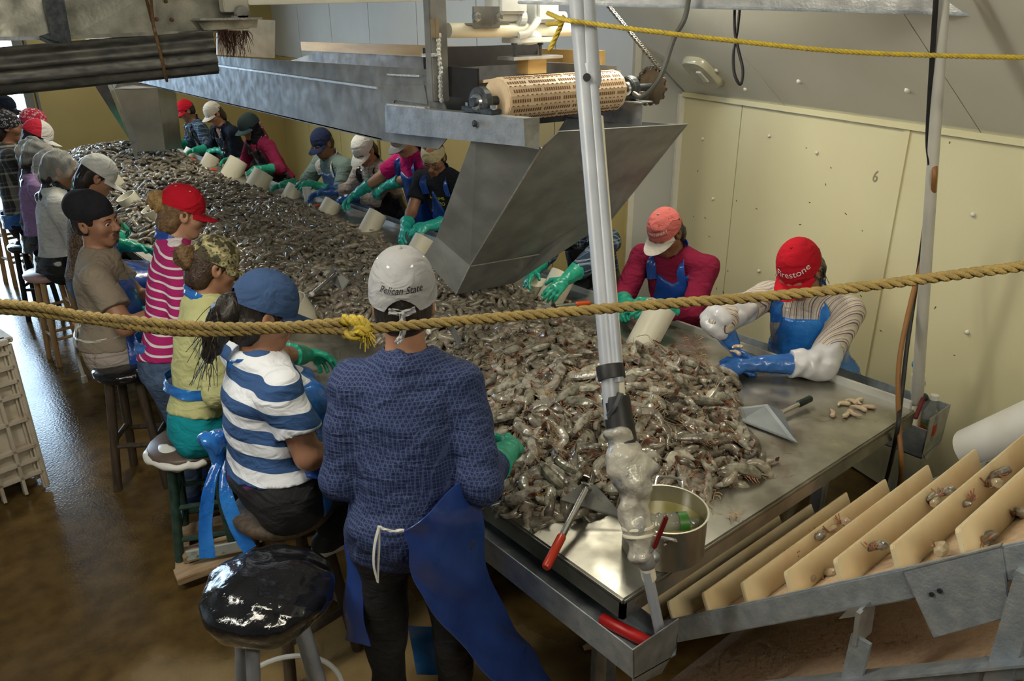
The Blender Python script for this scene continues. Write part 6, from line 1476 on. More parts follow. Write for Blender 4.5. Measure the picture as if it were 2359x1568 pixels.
T_band = mat_ramp('red_paisley', paisley((.48, .02, .06), (.70, .60, .60)))
T_bandk = mat_ramp('black_paisley', paisley((.012, .012, .018), (.35, .35, .38)))
T_scarf = mat_ramp('maroon_paisley', paisley((.16, .03, .05), (.55, .45, .42), 30))
T_plbw = plaid('black_cream_check', (.05, .05, .05), (.48, .46, .38), (.2, .2, .18), 9)
T_plbl = plaid('navy_check', (.02, .04, .08), (.22, .30, .36), (.4, .45, .48), 16)
T_pltan = plaid('tan_check', (.42, .36, .32), (.20, .16, .16), (.6, .54, .5), 16)
T_green = plaid('grey_green_fine_check', (.13, .19, .18), (.20, .27, .26), (.28, .35, .34), 70)
C_tan = cloth('taupe', (.30, .25, .19), (.26, .215, .165)); C_yel = cloth('pale_yellow', (.60, .60, .29)); C_lav = cloth('lavender', (.34, .22, .42)); C_whi = cloth('white', (.62, .63, .62))
C_wine = cloth('wine', (.22, .012, .045)); C_pink = cloth('magenta', (.55, .015, .16)); C_nav = cloth('dark_navy', (.012, .018, .035)); C_char = cloth('charcoal', (.02, .022, .03)); C_prune = cloth('prune', (.10, .06, .09))
C_red = cloth('red', (.50, .010, .025)); C_grey = cloth('pale_grey', (.36, .36, .37)); C_blue = cloth('denim_blue', (.045, .085, .19)); C_crm = cloth('cream', (.62, .58, .52)); C_salm = cloth('salmon', (.66, .17, .16)); C_teal = cloth('turquoise', (.01, .30, .36)); C_purp = cloth('purple', (.10, .03, .13))
M_net = mat('white_hair_net', (.70, .72, .70), (.45, .47, .46), rough=.45, scale=16, stretch=(1, 1, .2), alpha=.34, contrast=(.35, .6), bump=.4, bscale=60)
M_lw = mat('white_thread', (.85, .85, .85), rough=.7); M_lk = mat('black_thread', (.01, .01, .012), rough=.7)
HP = lambda px, X: Px(px[0], px[1], X)
HZ = HT + .10

# ================================================================ right hand side of the table (far to near)
def RW(label, hpx, X, hL, hR, zL=.94, zR=.94, lean=.30, drop=.64, turn=-.12, dy=.0, **kw):
    h = HP(hpx, X); pel = h + V(lean, dy, -drop); pel[2] = max(pel[2], .60)
    hands = (Pz(hL[0], hL[1], zL) if hL is not None else None, Pz(hR[0], hR[1], zR) if hR is not None else None)
    kw.setdefault('legs', 'none'); kw.setdefault('res', .013); kw.setdefault('hres', .008)
    P = build_person(label, pel, h, (-1, turn), hands=hands, **kw)
    # lower body standing behind the table
    m0 = SDF(V(pel[0] - .25, pel[1] - .25, -.02), V(pel[0] + .25, pel[1] + .25, pel[2] + .05), .018)
    for s_ in (-1, 1): m0.prim(('c', pel + P.R * s_ * .09, V(pel[0], pel[1], 0) + P.R * s_ * .10 + V(0, 0, .06), .10, .06), 0, .03)
    m0.prim(('e', pel + V(0, 0, -.02), P.Rm, (.18, .14, .13)), 0, .05)
    v, f = m0.mesh(); fast_mesh('trousers', v, f, kw.get('pants', M_jean), P.root)
    return P

P = RW('worker in bright red cap and white striped shirt bent over the near right table corner', (1842, 622), 1.93, (1712, 838), (1692, 800), .90, .95, lean=.26, drop=.60, turn=-.28, hf=(-1, -.12), pitch=40, roll=-4, hs=1.1, g=1.12, sw=.20, elbows=(Pd(1893, 838, 3.58), Pd(1655, 742, 3.62)), skin=SK_M, shirt=T_fine, sleeve='long', gloves=GL_B, apron=AP_C, apron_w=.19, res=.010, hres=.006, curl=.75, cuff=.80, wr=.006)
cap(P, C_red, C_red, C_red, None, tilt=-4, blen=.08, text=[('Firestone', .042, -.34, .50, M_lw, 0)], dome=.012)
hair_base(P, M_hair_b, True); strands(P, [P.hl(.085, -.02, -.02), P.hl(.09, -.05, -.05), P.hl(-.085, -.03, -.0)], M_hair_b, 60, .09, .0016)
for i in (0, 1):  # crumpled white sleeve guards
    a, b = P.E[i] + (P.S[i] - P.E[i]) * (.18, .48)[i], P.E[i] + (P.W[i] - P.E[i]) * (.40, .16)[i]
    s = SDF(np.minimum(a, b) - .11, np.maximum(a, b) + .11, .0065); s.prim(('c', P.E[i], b, .072, .066, True), 0, .02).prim(('c', a, P.E[i], .072, .074), 0, .03).wrinkle(.009, 60, 5 + i)
    v, f = s.mesh(); fast_mesh('sleeve_guard', v, f, mat('white_film_sleeve', (.62, .62, .66), (.52, .53, .58), rough=.25, scale=12, coat=.2), P.root)
hand_shrimp(Pz(1692, 812, .985), .8, 'peeled shrimp held in the blue gloves of the red cap worker'); hand_shrimp(Pz(1700, 800, 1.0), 2.0, 'half peeled shrimp pinched by blue gloved fingers of the red cap worker')

P = RW('worker in faded salmon cap and wine red sweater with blue apron', (1532, 535), 1.95, (1505, 700), (1440, 695), .96, .93, lean=.27, drop=.62, turn=-.25, hf=(-1, -.10), pitch=36, g=1.06, sw=.195, skin=SK_D, shirt=C_wine, sleeve='long', gloves=GL_G, apron=AP_B, apron_w=.15, vneck=.05, res=.011, hres=.006, curl=.6)
cap(P, C_salm, C_crm, cloth('button_beige', (.4, .35, .3)), mat('red_eyelet', (.35, .02, .03), rough=.6), tilt=-4, blen=.085, text=[('MACHINERY', .022, -.3, .50, M_lw, 0), ('WELD AND REPAIR SHOP', .010, -.3, .35, M_lk, 0), ('MAIN HWY', .010, -.3, .66, M_lk, 0)])
hair_base(P, M_hair_b, True); strands(P, [P.hl(.08, -.02, -.06), P.hl(.08, .02, -.05)], M_hair_b, 26, .12, .0014)
hand_shrimp(Pz(1500, 690, 1.0), 1.0, 'shrimp held by the green gloved worker in wine red')

P = RW('worker in navy checked shirt and black apron, face hidden behind the chute', (1325, 480), 1.95, (1290, 655), (1228, 628), .97, .97, lean=.27, drop=.62, turn=-.15, pitch=35, skin=SK_D, shirt=T_plbl, sleeve='long', gloves=GL_G, apron=AP_K, apron_w=.15, curl=.5, res=.012)
hair_base(P, M_hair_b); cap(P, C_nav, tilt=-4)
P = RW('smiling worker with glasses, pale visor band and black lettered shirt beside the chute', (998, 362), 1.92, (985, 520), (932, 528), .97, .93, lean=.27, drop=.62, turn=-.35, hf=(-.75, -.62), pitch=34, skin=SK_M, shirt=C_char, sleeve='short', gloves=GL_T, apron=AP_B, apron_w=.17, vneck=.24, res=.011, hres=.006, face=True, curl=.7, cuff=.45)
hair_base(P, M_hair_b, True); cap(P, cloth('visor_cream', (.55, .48, .30)), tilt=-2, parts=('crown',), dome=-.03)
for q in (-1, 1):
    c = [P.hl(q * .033 + .024 * math.cos(a), .101 - .010 * abs(math.cos(a)) * (1 if q * math.cos(a) > 0 else .2), -.004 + .019 * math.sin(a)) for a in np.linspace(0, 6.28, 20)[:-1]]
    MB().tube(c, .0016, n=5, closed=True).obj('glasses_rim', M_iron, P.root, smooth=True)
    MB().tube([P.hl(q * .057, .094, 0), P.hl(q * .078, .05, .004), P.hl(q * .082, .0, .004)], .0014, n=5).obj('glasses_arm', M_iron, P.root)
MB().tube([P.hl(-.010, .105, 0), P.hl(0, .108, .003), P.hl(.010, .105, 0)], .0015, n=5).obj('glasses_bridge', M_iron, P.root)
def chest_text(P, body, size, a0, b0, mt, off=.0):
    tv, tf = text_geo(body, size, .12)
    bvh_o = P.shirt; me = bvh_o.data; dl = wloc(bvh_o)
    from mathutils.bvhtree import BVHTree
    bv = BVHTree.FromPolygons([tuple(x.co) for x in me.vertices], [tuple(p.vertices) for p in me.polygons]); out = []
    for p in tv:
        q = P.pelvis + P.R * (-(-a0 - p[0]) if False else -(a0 + p[0])) + P.U * (b0 + p[1]) + P.F * .5 - dl
        hit = bv.ray_cast(Vector(q), Vector(-P.F)); pt = np.array(hit[0]) if hit[0] is not None else q - P.F * .36
        out.append(pt + dl + P.F * (.004 + off))
    MB().add(out, tf).obj('lettering', mt, P.shirt)
M_ly = mat('yellow_print', (.75, .80, .05), rough=.6)
chest_text(P, 'A CRIME', .036, -.015, .385, M_ly); chest_text(P, 'OUZO', .038, -.015, .34, M_ly)
hand_shrimp(Pz(970, 540, .96), .3, 'pale shrimp held in the teal glove beside the chute')

P = RW('worker in magenta shirt and blue bib apron, head behind the trough', (928, 322), 1.93, (828, 455), (812, 452), .97, .99, lean=.28, drop=.66, turn=-.12, pitch=36, g=1.05, skin=SK_L, shirt=C_pink, sleeve='short', gloves=GL_T, apron=AP_B, apron_w=.16, vneck=.04, curl=.7, cuff=.7, res=.011)
hair_base(P, M_hair_br, True); cap(P, C_grey, tilt=-4)
hand_shrimp(Pz(822, 440, 1.02), .6, 'peeled shrimp in the teal gloves of the magenta shirted worker')
P = RW('worker in white visor cap with tan checked sleeves and blue gloves', (838, 346), 1.93, (805, 455), (742, 442), .93, .95, lean=.28, drop=.62, turn=-.15, hf=(-.9, -.35), pitch=38, skin=SK_L, shirt=T_pltan, sleeve='long', gloves=GL_B, apron=AP_K, apron_w=.15, vneck=.05, face=True, curl=.6, hres=.007)
hair_base(P, M_hair_b, True); cap(P, cloth('visor_white', (.72, .73, .72)), tilt=-6, blen=.095)
P = RW('man in dark blue cap and grey green shirt with pale blue apron', (742, 330), 1.94, (722, 424), (650, 425), .97, .93, lean=.30, drop=.62, turn=-.1, hf=(-.95, -.25), pitch=26, g=1.15, sw=.205, skin=SK_D, shirt=T_green, sleeve='mid', gloves=GL_G, apron=mat('dull_blue_apron', (.05, .10, .26), (.09, .15, .34), rough=.3, scale=6, bump=.5, bscale=25), apron_w=.18, vneck=.02, face=True, hres=.007, curl=.6, cuff=.5, strap_mat=C_whi)
hair_base(P, M_hair_b); cap(P, cloth('navy_cap', (.02, .03, .08)), tilt=-8, blen=.085)
P = RW('worker with black hood and dark cap, wine red top with scarf behind', (574, 292), 1.95, (602, 388), (527, 368), .94, .96, lean=.30, drop=.62, turn=-.1, hf=(-.95, -.2), pitch=24, skin=SK_D, shirt=cloth('raspberry', (.26, .02, .07)), sleeve='long', gloves=GL_G, apron=AP_K, apron_w=.14, res=.014)
hair_sdf(P, [he(P, (0, -.01, .02), (.098, .112, .112)), he(P, (0, -.02, -.09), (.095, .10, .09)), he(P, (0, -.0, -.15), (.11, .10, .06))], cloth('black_hood', (.008, .008, .012)), 'hood', [(P.hl(0, .082, 0), P.Hm[:, 1])], .004, 60)
cap(P, mat('dark_teal_cap', (.012, .03, .035), rough=.8), cloth('grey_teal', (.05, .09, .11)), tilt=-4, grow=.016, blen=.08)
hair_sdf(P, [he(P, (.0, -.10, -.04), (.07, .04, .10)), he(P, (0, -.11, -.16), (.06, .03, .10))], T_scarf, 'scarf', (), .004, 50)
P = RW('worker in black long sleeve top with open neck under the trough', (492, 262), 1.95, (500, 345), (448, 345), .94, .94, lean=.28, drop=.66, turn=-.15, pitch=30, skin=SK_M, shirt=C_nav, sleeve='long', gloves=GL_G, apron=AP_K, apron_w=.15, vneck=.15, neckcut=-.03, res=.014)
hair_base(P, M_hair_dk, True); cap(P, C_crm, tilt=-4)
chest_text(P, 'BW', .07, .0, .30, M_lw)
P = RW('farthest right side worker in red cap and dark blue jacket', (428, 255), 2.0, None, (412, 325), .95, .95, lean=.28, drop=.64, turn=.05, pitch=26, skin=SK_D, shirt=T_plbl, sleeve='long', gloves=GL_G, apron=AP_K, res=.015, hres=.009)
hair_base(P, M_hair_b); cap(P, C_red, tilt=-6)

# ================================================================ left hand side of the table (near to far)
# standing man seen from behind
hc = Pd(930, 696, 2.27); pel = Pd(948, 1212, 2.40); fwd = nrm(V(*(hc - CAM)[:2], 0)); rgt = V(fwd[1], -fwd[0], 0)
P = build_person('standing man in navy printed shirt and pale grey cap seen from behind, blue apron', pel, hc, fwd + rgt * .12, hf=fwd + rgt * .05, pitch=6, hs=1.03, g=.98, sw=.158, skin=SK_M, shirt=T_blue, sleeve='long', pants=M_blackpant,
    hands=(pel + fwd * .42 - rgt * .05 + V(0, 0, .20), Ph(1175, 1030, 2.24)), elbows=(pel - rgt * .20 + fwd * .06 + V(0, 0, .16), Ph(1105, 1110, 1.98)), gloves=GL_G, legs='stand', res=.0095, hres=.006, hem=-.11, wr=.007, feet=(pel * V(1, 1, 0) - rgt * .12 + fwd * .02, pel * V(1, 1, 0) + rgt * .11 + fwd * .04), shoe=M_white, sh_drop=.015)
hair_base(P, M_hair_b); 
cap(P, C_grey, C_grey, C_grey, M_lw, tilt=12, strap=True, text=[('Pelican State', .024, math.pi, .42, M_lk, .35)], hsc=1.08, dome=.012)
m0 = ribbon([P.dome_pt(2.75, -.02, .02), P.dome_pt(math.pi, -.05, .03), P.dome_pt(-2.75, -.02, .02)], .018, P.Hm[:, 2], .003); m0.obj('cap_strap', C_grey, P.root, smooth=True)
b = P.dome_pt(math.pi, -.05, .03); ribbon([b, b - V(0, 0, .035) - fwd * .006, b - V(0, 0, .07) - rgt * .006, b - V(0, 0, .085) - rgt * .02 - fwd * .01], .016, rgt, .003).obj('cap_strap_end', C_grey, P.root, smooth=True)
# collar
s = SDF(P.N - .16, P.N + .16, .006); s.prim(('c', P.N - P.U * .02, P.N + P.U * .012, .088, .072), 0, 0).prim(('c', P.N - P.U * .05, P.N + P.U * .10, .062, .060), 0, .01, 's'); s.wrinkle(.003, 60, 3); v, f = s.mesh(); fast_mesh('collar', v, f, T_blue, P.root)
# his wrap apron: left fall, right fall with the long tail, grommet, white drawstring
def sheet(rows, mt, name, parent, n=5, th=.004, amp=.006):
    rows = [catmull(r_, n) for r_ in rows]; cols = np.array(rows); k = cols.shape[1]
    G_ = np.stack([catmull(list(cols[:, j]), n) for j in range(k)], 1)
    uu, vv = np.meshgrid(np.arange(G_.shape[0]), np.arange(G_.shape[1]), indexing='ij')
    G_ += (np.sin(uu * .9 + vv * .35) * amp)[..., None] * V(*nrm(np.cross(G_[-1, 0] - G_[0, 0], G_[0, -1] - G_[0, 0])))
    return MB().grid(G_, th=th).obj(name, mt, parent, smooth=True, angle=80)
M_ap2 = mat('heavy_blue_apron', (.016, .045, .22), (.028, .075, .33), rough=.26, rough2=.42, scale=4, bump=.25, bscale=14, coat=.15)
sheet([[Ph(1090, 1090, 2.02), Ph(1040, 1130, 1.88), Ph(985, 1185, 1.72), Ph(932, 1222, 1.74)], [Ph(1110, 1190, 2.02), Ph(1060, 1220, 1.86), Ph(1000, 1240, 1.74), Ph(934, 1240, 1.74)], [Ph(1130, 1330, 2.07), Ph(1080, 1330, 1.90), Ph(1000, 1330, 1.76), Ph(950, 1320, 1.75)],
       [Ph(1185, 1440, 2.15), Ph(1130, 1425, 2.02), Ph(1060, 1425, 1.89), Ph(985, 1392, 1.76)], [Ph(1230, 1500, 2.15), Ph(1190, 1500, 2.03), Ph(1120, 1495, 1.91), Ph(1060, 1480, 1.83)], [Ph(1275, 1575, 2.13), Ph(1240, 1590, 2.03), Ph(1190, 1600, 1.93), Ph(1130, 1560, 1.85)]], M_ap2, 'apron_fall', P.root)
sheet([[Ph(815, 1150, 2.04), Ph(800, 1200, 2.06), Ph(806, 1150, 2.20)], [Ph(822, 1250, 2.02), Ph(796, 1280, 2.06), Ph(804, 1260, 2.22)], [Ph(835, 1380, 2.00), Ph(795, 1400, 2.06), Ph(806, 1380, 2.24)], [Ph(850, 1490, 1.99), Ph(796, 1475, 2.06), Ph(812, 1470, 2.26)]], M_ap2, 'apron_fall', P.root)
sheet([[Ph(940, 1440, 2.28), Ph(1000, 1440, 2.28), Ph(1060, 1440, 2.28)], [Ph(950, 1500, 2.28), Ph(1000, 1500, 2.30), Ph(1060, 1500, 2.28)], [Ph(960, 1550, 2.28), Ph(1000, 1555, 2.28), Ph(1040, 1550, 2.28)]], AP_C, 'apron_lining', P.root)
gp = Ph(940, 1222, 1.80); MB().lathe([(.010, 0), (.012, .003), (.006, .004)], gp, -fwd, n=14).obj('grommet', M_bright, P.root)
for dx in (-5, 5):
    MB().tube(catmull([Ph(873, 1212, 1.80), Ph(868 + dx, 1255, 1.80), Ph(866 + dx, 1300, 1.80), Ph(870, 1340, 1.80)], 5), .006, n=6, flat=.45).obj('drawstring', M_white, P.root, smooth=True)
ribbon([Ph(873, 1215, 1.80), Ph(905, 1222, 1.80), Ph(940, 1222, 1.80)], .006, (0, 0, 1), .002).obj('apron_cord', M_white, P.root)

# woman in navy and white stripes
hc = Pd(612, 722, 2.72); pel = Pd(640, 1095, 2.88)
P = build_person('seated woman in blue and white striped shirt with denim blue cap and black ponytail', pel, hc, (.97, -.08), hf=(.96, -.12), pitch=20, g=1.28, sw=.205, skin=SK_M, shirt=T_navy, sleeve='short', pants=M_blackpant, hands=(Pz(748, 818, .94), Pd(795, 1035, 2.78)), elbows=(None, Pd(712, 1050, 2.66)), gloves=(GL_G, None), legs='sit', res=.0095, hres=.0055, hem=.05, wr=.006, face=True, bust=.10, curl=.7, cuff=.6,
    knees=(pel + V(.34, .20, -.02), pel + V(.30, -.10, -.06)), feet=(pel + V(.34, .2, -.45), Pd(768, 1262, 2.98)), shoe=M_black)
hair_base(P, M_hair_b, True, -.02); cap(P, C_blue, C_blue, C_blue, tilt=-6, hsc=1.1, dome=.004, blen=.08, strap=True)
hair_sdf(P, [he(P, (0, -.125, -.005), (.05, .055, .06)), he(P, (.0, -.145, -.07), (.045, .05, .075)), he(P, (-.01, -.15, -.14), (.03, .035, .06))], M_hair_b, 'ponytail', (), .007, 110)
strands(P, [P.hl(.02, -.18, -.0), P.hl(0, -.18, -.08), P.hl(0, -.16, -.16)], M_hair_b, 60, .13, .0012, down=(-.5, -.2, -1))
P.clothing('camisole', P.torso[:2], C_purp, .012, [(P.pelvis + P.U * .006, -P.U), (P.pelvis + P.U * .062, P.U)], 5, .001)
# clear blue film apron: bib edge over the shoulder, waist band, bow with long tails at the back
P.clothing('apron', list(P.shirt_prims[:len(P.torso) + 1]), AP_C, .022, [(P.pelvis + P.F * .075, -P.F), (P.pelvis + P.U * P.L * .78, P.U), (P.pelvis - P.U * .12, -P.U)], 8, .006)
sheet([[P.N + P.R * .06 - P.F * .085 + P.U * .03, P.N + P.R * .09 - P.F * .0 + P.U * .02, P.N + P.R * .11 + P.F * .08 - P.U * .06], [P.N + P.R * .02 - P.F * .10 + P.U * .01, P.N + P.R * .12 - P.F * .0 - P.U * .01, P.N + P.R * .14 + P.F * .10 - P.U * .12], [P.N - P.R * .02 - P.F * .105 - P.U * .03, P.N + P.R * .15 + P.F * .03 - P.U * .05, P.N + P.R * .16 + P.F * .12 - P.U * .2]], AP_C, 'apron_strap', P.root)
sheet([[Pd(650, 1085, 2.72), Pd(740, 1068, 2.72), Pd(800, 1060, 2.80)], [Pd(690, 1095, 2.70), Pd(745, 1100, 2.70), Pd(800, 1110, 2.78)], [Pd(735, 1100, 2.70), Pd(770, 1125, 2.72), Pd(800, 1150, 2.76)]], AP_B, 'apron_skirt', P.root)
bw = pel + V(-.20, -.02, .06)
bw = Pd(500, 1020, 2.86)
s = SDF(bw - .14, bw + .14, .006); s.prim(('e', bw + V(.02, -.03, .03), np.eye(3), (.055, .03, .03)), 0, .02).prim(('e', bw + V(-.02, .03, .01), np.eye(3), (.03, .05, .035)), 0, .02).prim(('c', bw, bw - V(.01, .0, .10), .032, .025), 0, .02).wrinkle(.008, 90, 4); v, f = s.mesh(); fast_mesh('apron_bow', v, f, AP_C, P.root)
ribbon([bw - V(.0, 0, .05), Pd(482, 1130, 2.84), Pd(474, 1200, 2.84), Pd(478, 1285, 2.84)], [.03, .045, .05, .055], (.8, -.6, 0), .003).obj('apron_tail', AP_C, P.root, smooth=True, angle=80)
ribbon([bw - V(-.02, 0, .05), Pd(522, 1140, 2.84), Pd(545, 1210, 2.84), Pd(575, 1265, 2.84)], [.03, .05, .055, .05], (.8, -.6, 0), .003).obj('apron_tail', AP_C, P.root, smooth=True, angle=80)

# woman in pale yellow with camouflage cap
hc = Pd(495, 612, 3.5); pel = Pd(452, 975, 3.56)
P = build_person('seated woman in pale yellow shirt and leaf camouflage cap with brown bun', pel, hc, (.96, -.2), hf=(.97, -.1), pitch=22, g=.95, sw=.175, skin=SK_M, shirt=C_yel, sleeve='long', pants=C_teal, hands=(Pz(640, 830, .93) * V(1, 1, 1), None), gloves=GL_G, legs='sit', res=.0105, hres=.006, hem=.055, face=True, wr=.005)
hair_base(P, M_hair_dk, True, -.02); cap(P, T_camo, T_camo, T_camo, tilt=-10, strap=True, blen=.085)
hair_sdf(P, [he(P, (0, -.135, .02), (.038, .045, .05)), he(P, (0, -.12, -.005), (.045, .035, .04))], M_hair_br, 'hair_bun', (), .007, 120); strands(P, [P.hl(0, -.165, .03), P.hl(.02, -.16, 0)], M_hair_br, 30, .045, .0011, down=(-.6, -.4, 0))
ribbon([P.N + P.R * .09 + P.F * .02 + P.U * .0, P.N + P.R * .085 - P.F * .06 + P.U * .03, P.N - P.F * .095 + P.U * .04, P.N - P.R * .085 - P.F * .06 + P.U * .03], .045, P.U, .004).obj('apron_strap', AP_C, P.root, smooth=True)
def waist_band(P, b, mt, w_=.05, g=1.0, nm='apron_tie', fr=-.2):
    rows = []
    for k in range(17):
        a = math.pi * (fr + (1 - 2 * fr) * k / 16); rows.append(P.pelvis + P.U * (b - .02 * math.sin(a)) + P.R * math.cos(a) * (.162 * g + .03) - P.F * math.sin(a) * (.127 * g + .028))
    ribbon(rows, w_, P.U, .004, 3).obj(nm, mt, P.root, smooth=True, angle=80)
waist_band(P, .20, AP_C, .045, .93)

# woman with red cap, magenta stripes, jeans
hc = Pd(422, 490, 3.92); pel = Pd(385, 845, 3.92)
P = build_person('woman in magenta and white striped shirt with red cap and curly bun', pel, hc, (.97, -.2), hf=(.98, -.12), pitch=18, g=1.0, sw=.185, skin=SK_L, shirt=T_pink, sleeve='long', pants=M_jean, gloves=GL_G, hands=(None, None), legs='stand', res=.0115, hres=.006, hem=.02, face=True, shoe=cloth('navy_shoe', (.02, .03, .1)))
hair_base(P, M_hair_br, True, -.02); cap(P, C_red, C_red, C_red, M_lw, tilt=-8, hsc=1.04, strap=True, text=[('C', .05, .12, .42, M_lw, 0)])
hair_sdf(P, [he(P, (0, -.13, .045), (.04, .042, .045)), he(P, (0, -.115, .015), (.045, .03, .035))], mat('honey_hair', (.20, .12, .045), (.34, .21, .08), rough=.5, scale=50, bump=.6, bscale=130), 'hair_bun', (), .008, 130)
ribbon([P.N + P.R * .10 + P.F * .06 - P.U * .01, P.N + P.R * .09 - P.F * .05 + P.U * .035, P.N - P.F * .10 + P.U * .045, P.N - P.R * .085 - P.F * .05 + P.U * .04], .05, P.U, .004).obj('apron_strap', AP_B, P.root, smooth=True)
waist_band(P, .13, AP_C, .05, 1.0)
ribbon([Pz(352, 735, .96), Pz(362, 790, .88), Pz(376, 850, .75), Pz(370, 930, .58)], [.05, .06, .07, .055], (.8, -.6, 0), .004).obj('apron_tail', AP_B, P.root, smooth=True, angle=80)
ribbon([Pz(352, 735, .96), Pz(372, 770, .90), Pz(385, 830, .80)], [.05, .05, .04], (.8, -.6, 0), .004).obj('apron_tail', AP_C, P.root, smooth=True, angle=80)

# man with black beanie looking round
hc = Pd(220, 508, 4.1); pel = Pd(262, 790, 4.3)
P = build_person('man in taupe shirt and black beanie turning his face towards the camera', pel, hc, (.94, -.3), hf=(.66, -.75), pitch=4, roll=-6, g=1.22, sw=.215, skin=SK_M, shirt=C_tan, sleeve='short', pants=T_pltan, gloves=GL_G, hands=(None, Pd(400, 700, 4.1)), legs='sit', res=.0105, hres=.0048, hem=.0, face=True, hs=1.08, wr=.006, sh_drop=.03)
hair_base(P, M_hair_b, False, -.03)
hair_sdf(P, [he(P, (0, -.018, .055), (.090, .108, .094)), he(P, (0, -.055, .075), (.086, .085, .075))], mat('black_knit_beanie', (.008, .008, .012), (.014, .014, .02), rough=.9, scale=40, bump=.4, bscale=400), 'beanie', [(P.hl(0, .0, .026), nrm(-P.Hm[:, 2] + P.Hm[:, 1] * .12))], .002, 60)
MB().tube(catmull([P.hl(-.028, .096, -.056), P.hl(-.012, .108, -.047), P.hl(.012, .108, -.047), P.hl(.028, .096, -.056)], 4), .0032, n=6).obj('moustache', M_hair_b, P.root, smooth=True)
MB().ell(P.hl(0, .092, -.096), (.009, .006, .008)).obj('goatee', M_hair_b, P.root, smooth=True)
waist_band(P, .10, M_white, .010, 1.2, 'apron_cord')
P.clothing('apron', list(P.shirt_prims[:len(P.torso) + 1]) + [(('c', P.hips[0], P.KN[0], .11, .09), .05), (('c', P.hips[1], P.KN[1], .11, .09), .05)], AP_B, .02, [(P.pelvis + P.F * .085, -P.F), (P.pelvis + P.U * P.L * .72, P.U)], 9, .006)
ribbon([Pz(190, 725, .78), Pz(178, 740, .72), Pz(190, 790, .62), Pz(198, 815, .56)], .008, (1, 0, 0), .003).obj('apron_cord_end', M_white, P.root)

def LW(label, hpx, hz, pdx, pz=.78, pdy=0.0, **kw):
    h = Pd(hpx[0], hpx[1], hz); pel = V(h[0] + pdx, h[1] + pdy, pz); kw.setdefault('legs', 'sit'); kw.setdefault('res', .014); kw.setdefault('hres', .008)
    return build_person(label, pel, h, (.98, -.12), **kw)
P = LW('worker in plain white cap and brown spotted knit top behind the beanie man', (225, 408), 5.0, -.17, g=1.1, hf=(.95, -.1), pitch=34, skin=SK_M, shirt=T_leop, sleeve='long', gloves=GL_G, hands=(None, Pz(310, 530, .93)), apron=AP_B, face=True, hres=.007)
hair_base(P, M_hair_b, True); cap(P, C_whi, C_whi, C_whi, tilt=-8, blen=.09, hsc=1.05)
P = LW('worker in white ribbed shirt and loose hair net with black collar', (138, 390), 5.4, -.13, skin=SK_D, shirt=C_whi, sleeve='long', gloves=GL_G, pitch=24, pants=M_blackpant)
hair_base(P, M_hair_b, True); hair_sdf(P, [he(P, (0, -.03, .02), (.105, .135, .115)), he(P, (0, -.085, -.035), (.085, .075, .085))], M_net, 'hair_net', [(P.hl(0, .07, .0), nrm(P.Hm[:, 1] - P.Hm[:, 2] * .5))], .009, 70)
s = SDF(P.N - .17, P.N + .17, .009); s.prim(('c', P.N - P.U * .03, P.N + P.U * .02, .115, .085), 0, 0).wrinkle(.008, 60, 4); v, f = s.mesh(); fast_mesh('apron_collar', v, f, AP_K, P.root)
waist_band(P, .03, AP_K, .12, 1.05)
P = LW('worker in lavender shirt and hair net beside the white shirted worker', (92, 360), 5.9, -.10, skin=SK_D, shirt=C_lav, sleeve='long', gloves=GL_G, pitch=24, pants=C_purp)
hair_base(P, M_hair_b, True); hair_sdf(P, [he(P, (0, -.03, .02), (.103, .130, .112)), he(P, (0, -.075, -.04), (.085, .075, .08))], M_net, 'hair_net', [(P.hl(0, .07, .0), nrm(P.Hm[:, 1] - P.Hm[:, 2] * .5))], .009, 70, seed=8)
s = SDF(P.N - .17, P.N + .17, .009); s.prim(('c', P.N - P.U * .03, P.N + P.U * .02, .115, .085), 0, 0).wrinkle(.008, 60, 5); v, f = s.mesh(); fast_mesh('apron_collar', v, f, AP_K, P.root)
waist_band(P, .03, AP_K, .14, 1.05)
def rw(N, L, co):
    d = N.new('ShaderNodeVectorMath'); d.operation = 'DOT_PRODUCT'; L.new(co, d.inputs[0]); d.inputs[1].default_value = (1, 0, -.35)
    return d.outputs['Value']
P = LW('worker in red and white cap and prune top further along the left side', (88, 318), 6.4, -.14, skin=SK_D, shirt=C_prune, sleeve='long', gloves=GL_G, pitch=24, pants=M_blackpant, res=.016)
hair_base(P, M_hair_b, True)
T_rw = mat_ramp('red_white_cap', lambda N, L, co: ramp(N, L, rw(N, L, co), [(0, (.48, .015, .04)), (.02, (.60, .57, .55))]))
hx = P.hl(0, -.005, .05) - wloc(P.root)
T_rw.node_tree.nodes['Vector Math'].inputs[1].default_value = (1, 0, -.3)
th_ = float(hx @ V(1, 0, -.3)); 
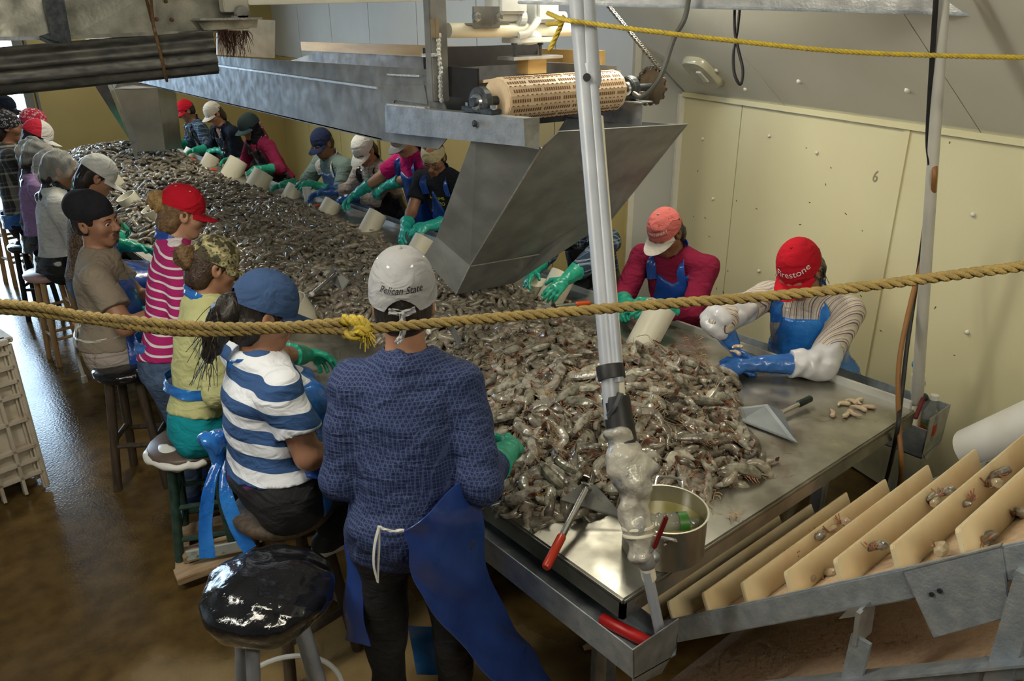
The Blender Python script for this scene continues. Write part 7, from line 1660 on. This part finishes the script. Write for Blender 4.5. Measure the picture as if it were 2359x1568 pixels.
for e_ in [n for n in T_rw.node_tree.nodes if n.type == 'VALTORGB']:
    e_.color_ramp.elements[0].position = 0; e_.color_ramp.elements[1].position = .5
mm_ = T_rw.node_tree.nodes.new('ShaderNodeMath'); mm_.operation = 'MULTIPLY_ADD'; mm_.inputs[1].default_value = 1.0; mm_.inputs[2].default_value = .5 - th_
T_rw.node_tree.links.new(T_rw.node_tree.nodes['Vector Math'].outputs['Value'], mm_.inputs[0])
for e_ in [n for n in T_rw.node_tree.nodes if n.type == 'VALTORGB']: T_rw.node_tree.links.new(mm_.outputs[0], e_.inputs['Fac'])
cap(P, T_rw, C_whi, C_whi, tilt=-8, hsc=1.08)
P = LW('worker in red paisley bandana at the far left end of the table', (82, 284), 7.1, -.12, skin=SK_D, shirt=C_prune, sleeve='long', gloves=GL_G, pitch=16, pants=M_blackpant, res=.016, hres=.009)
hair_base(P, M_hair_b, True); hair_sdf(P, [he(P, (0, -.02, .03), (.094, .112, .104)), he(P, (0, -.10, -.02), (.04, .04, .05))], T_band, 'bandana', [(P.hl(0, 0, .01), nrm(-P.Hm[:, 2] + P.Hm[:, 1] * .3))], .003, 50)
P = LW('worker in black and cream checked shirt and dark patterned headscarf at the left edge', (18, 292), 6.6, -.06, skin=SK_D, shirt=T_plbw, sleeve='long', gloves=GL_G, pitch=10, pants=M_blackpant, res=.016, hres=.009, pz=.74)
hair_base(P, M_hair_b, True); hair_sdf(P, [he(P, (0, -.02, .03), (.096, .115, .106)), he(P, (0, -.08, -.03), (.07, .06, .07))], T_bandk, 'headscarf', [(P.hl(0, 0, -.01), nrm(-P.Hm[:, 2] + P.Hm[:, 1] * .3))], .003, 50)
waist_band(P, .05, AP_C, .12, 1.05)
P = LW('worker in dark cap standing beyond the checked shirt in front of the doorway', (12, 252), 7.6, -.1, skin=SK_D, shirt=C_nav, sleeve='long', gloves=GL_G, pitch=10, pants=M_blackpant, res=.018, hres=.01, pz=.8, legs='stand')
hair_base(P, M_hair_b); cap(P, C_nav, C_nav, tilt=-6)
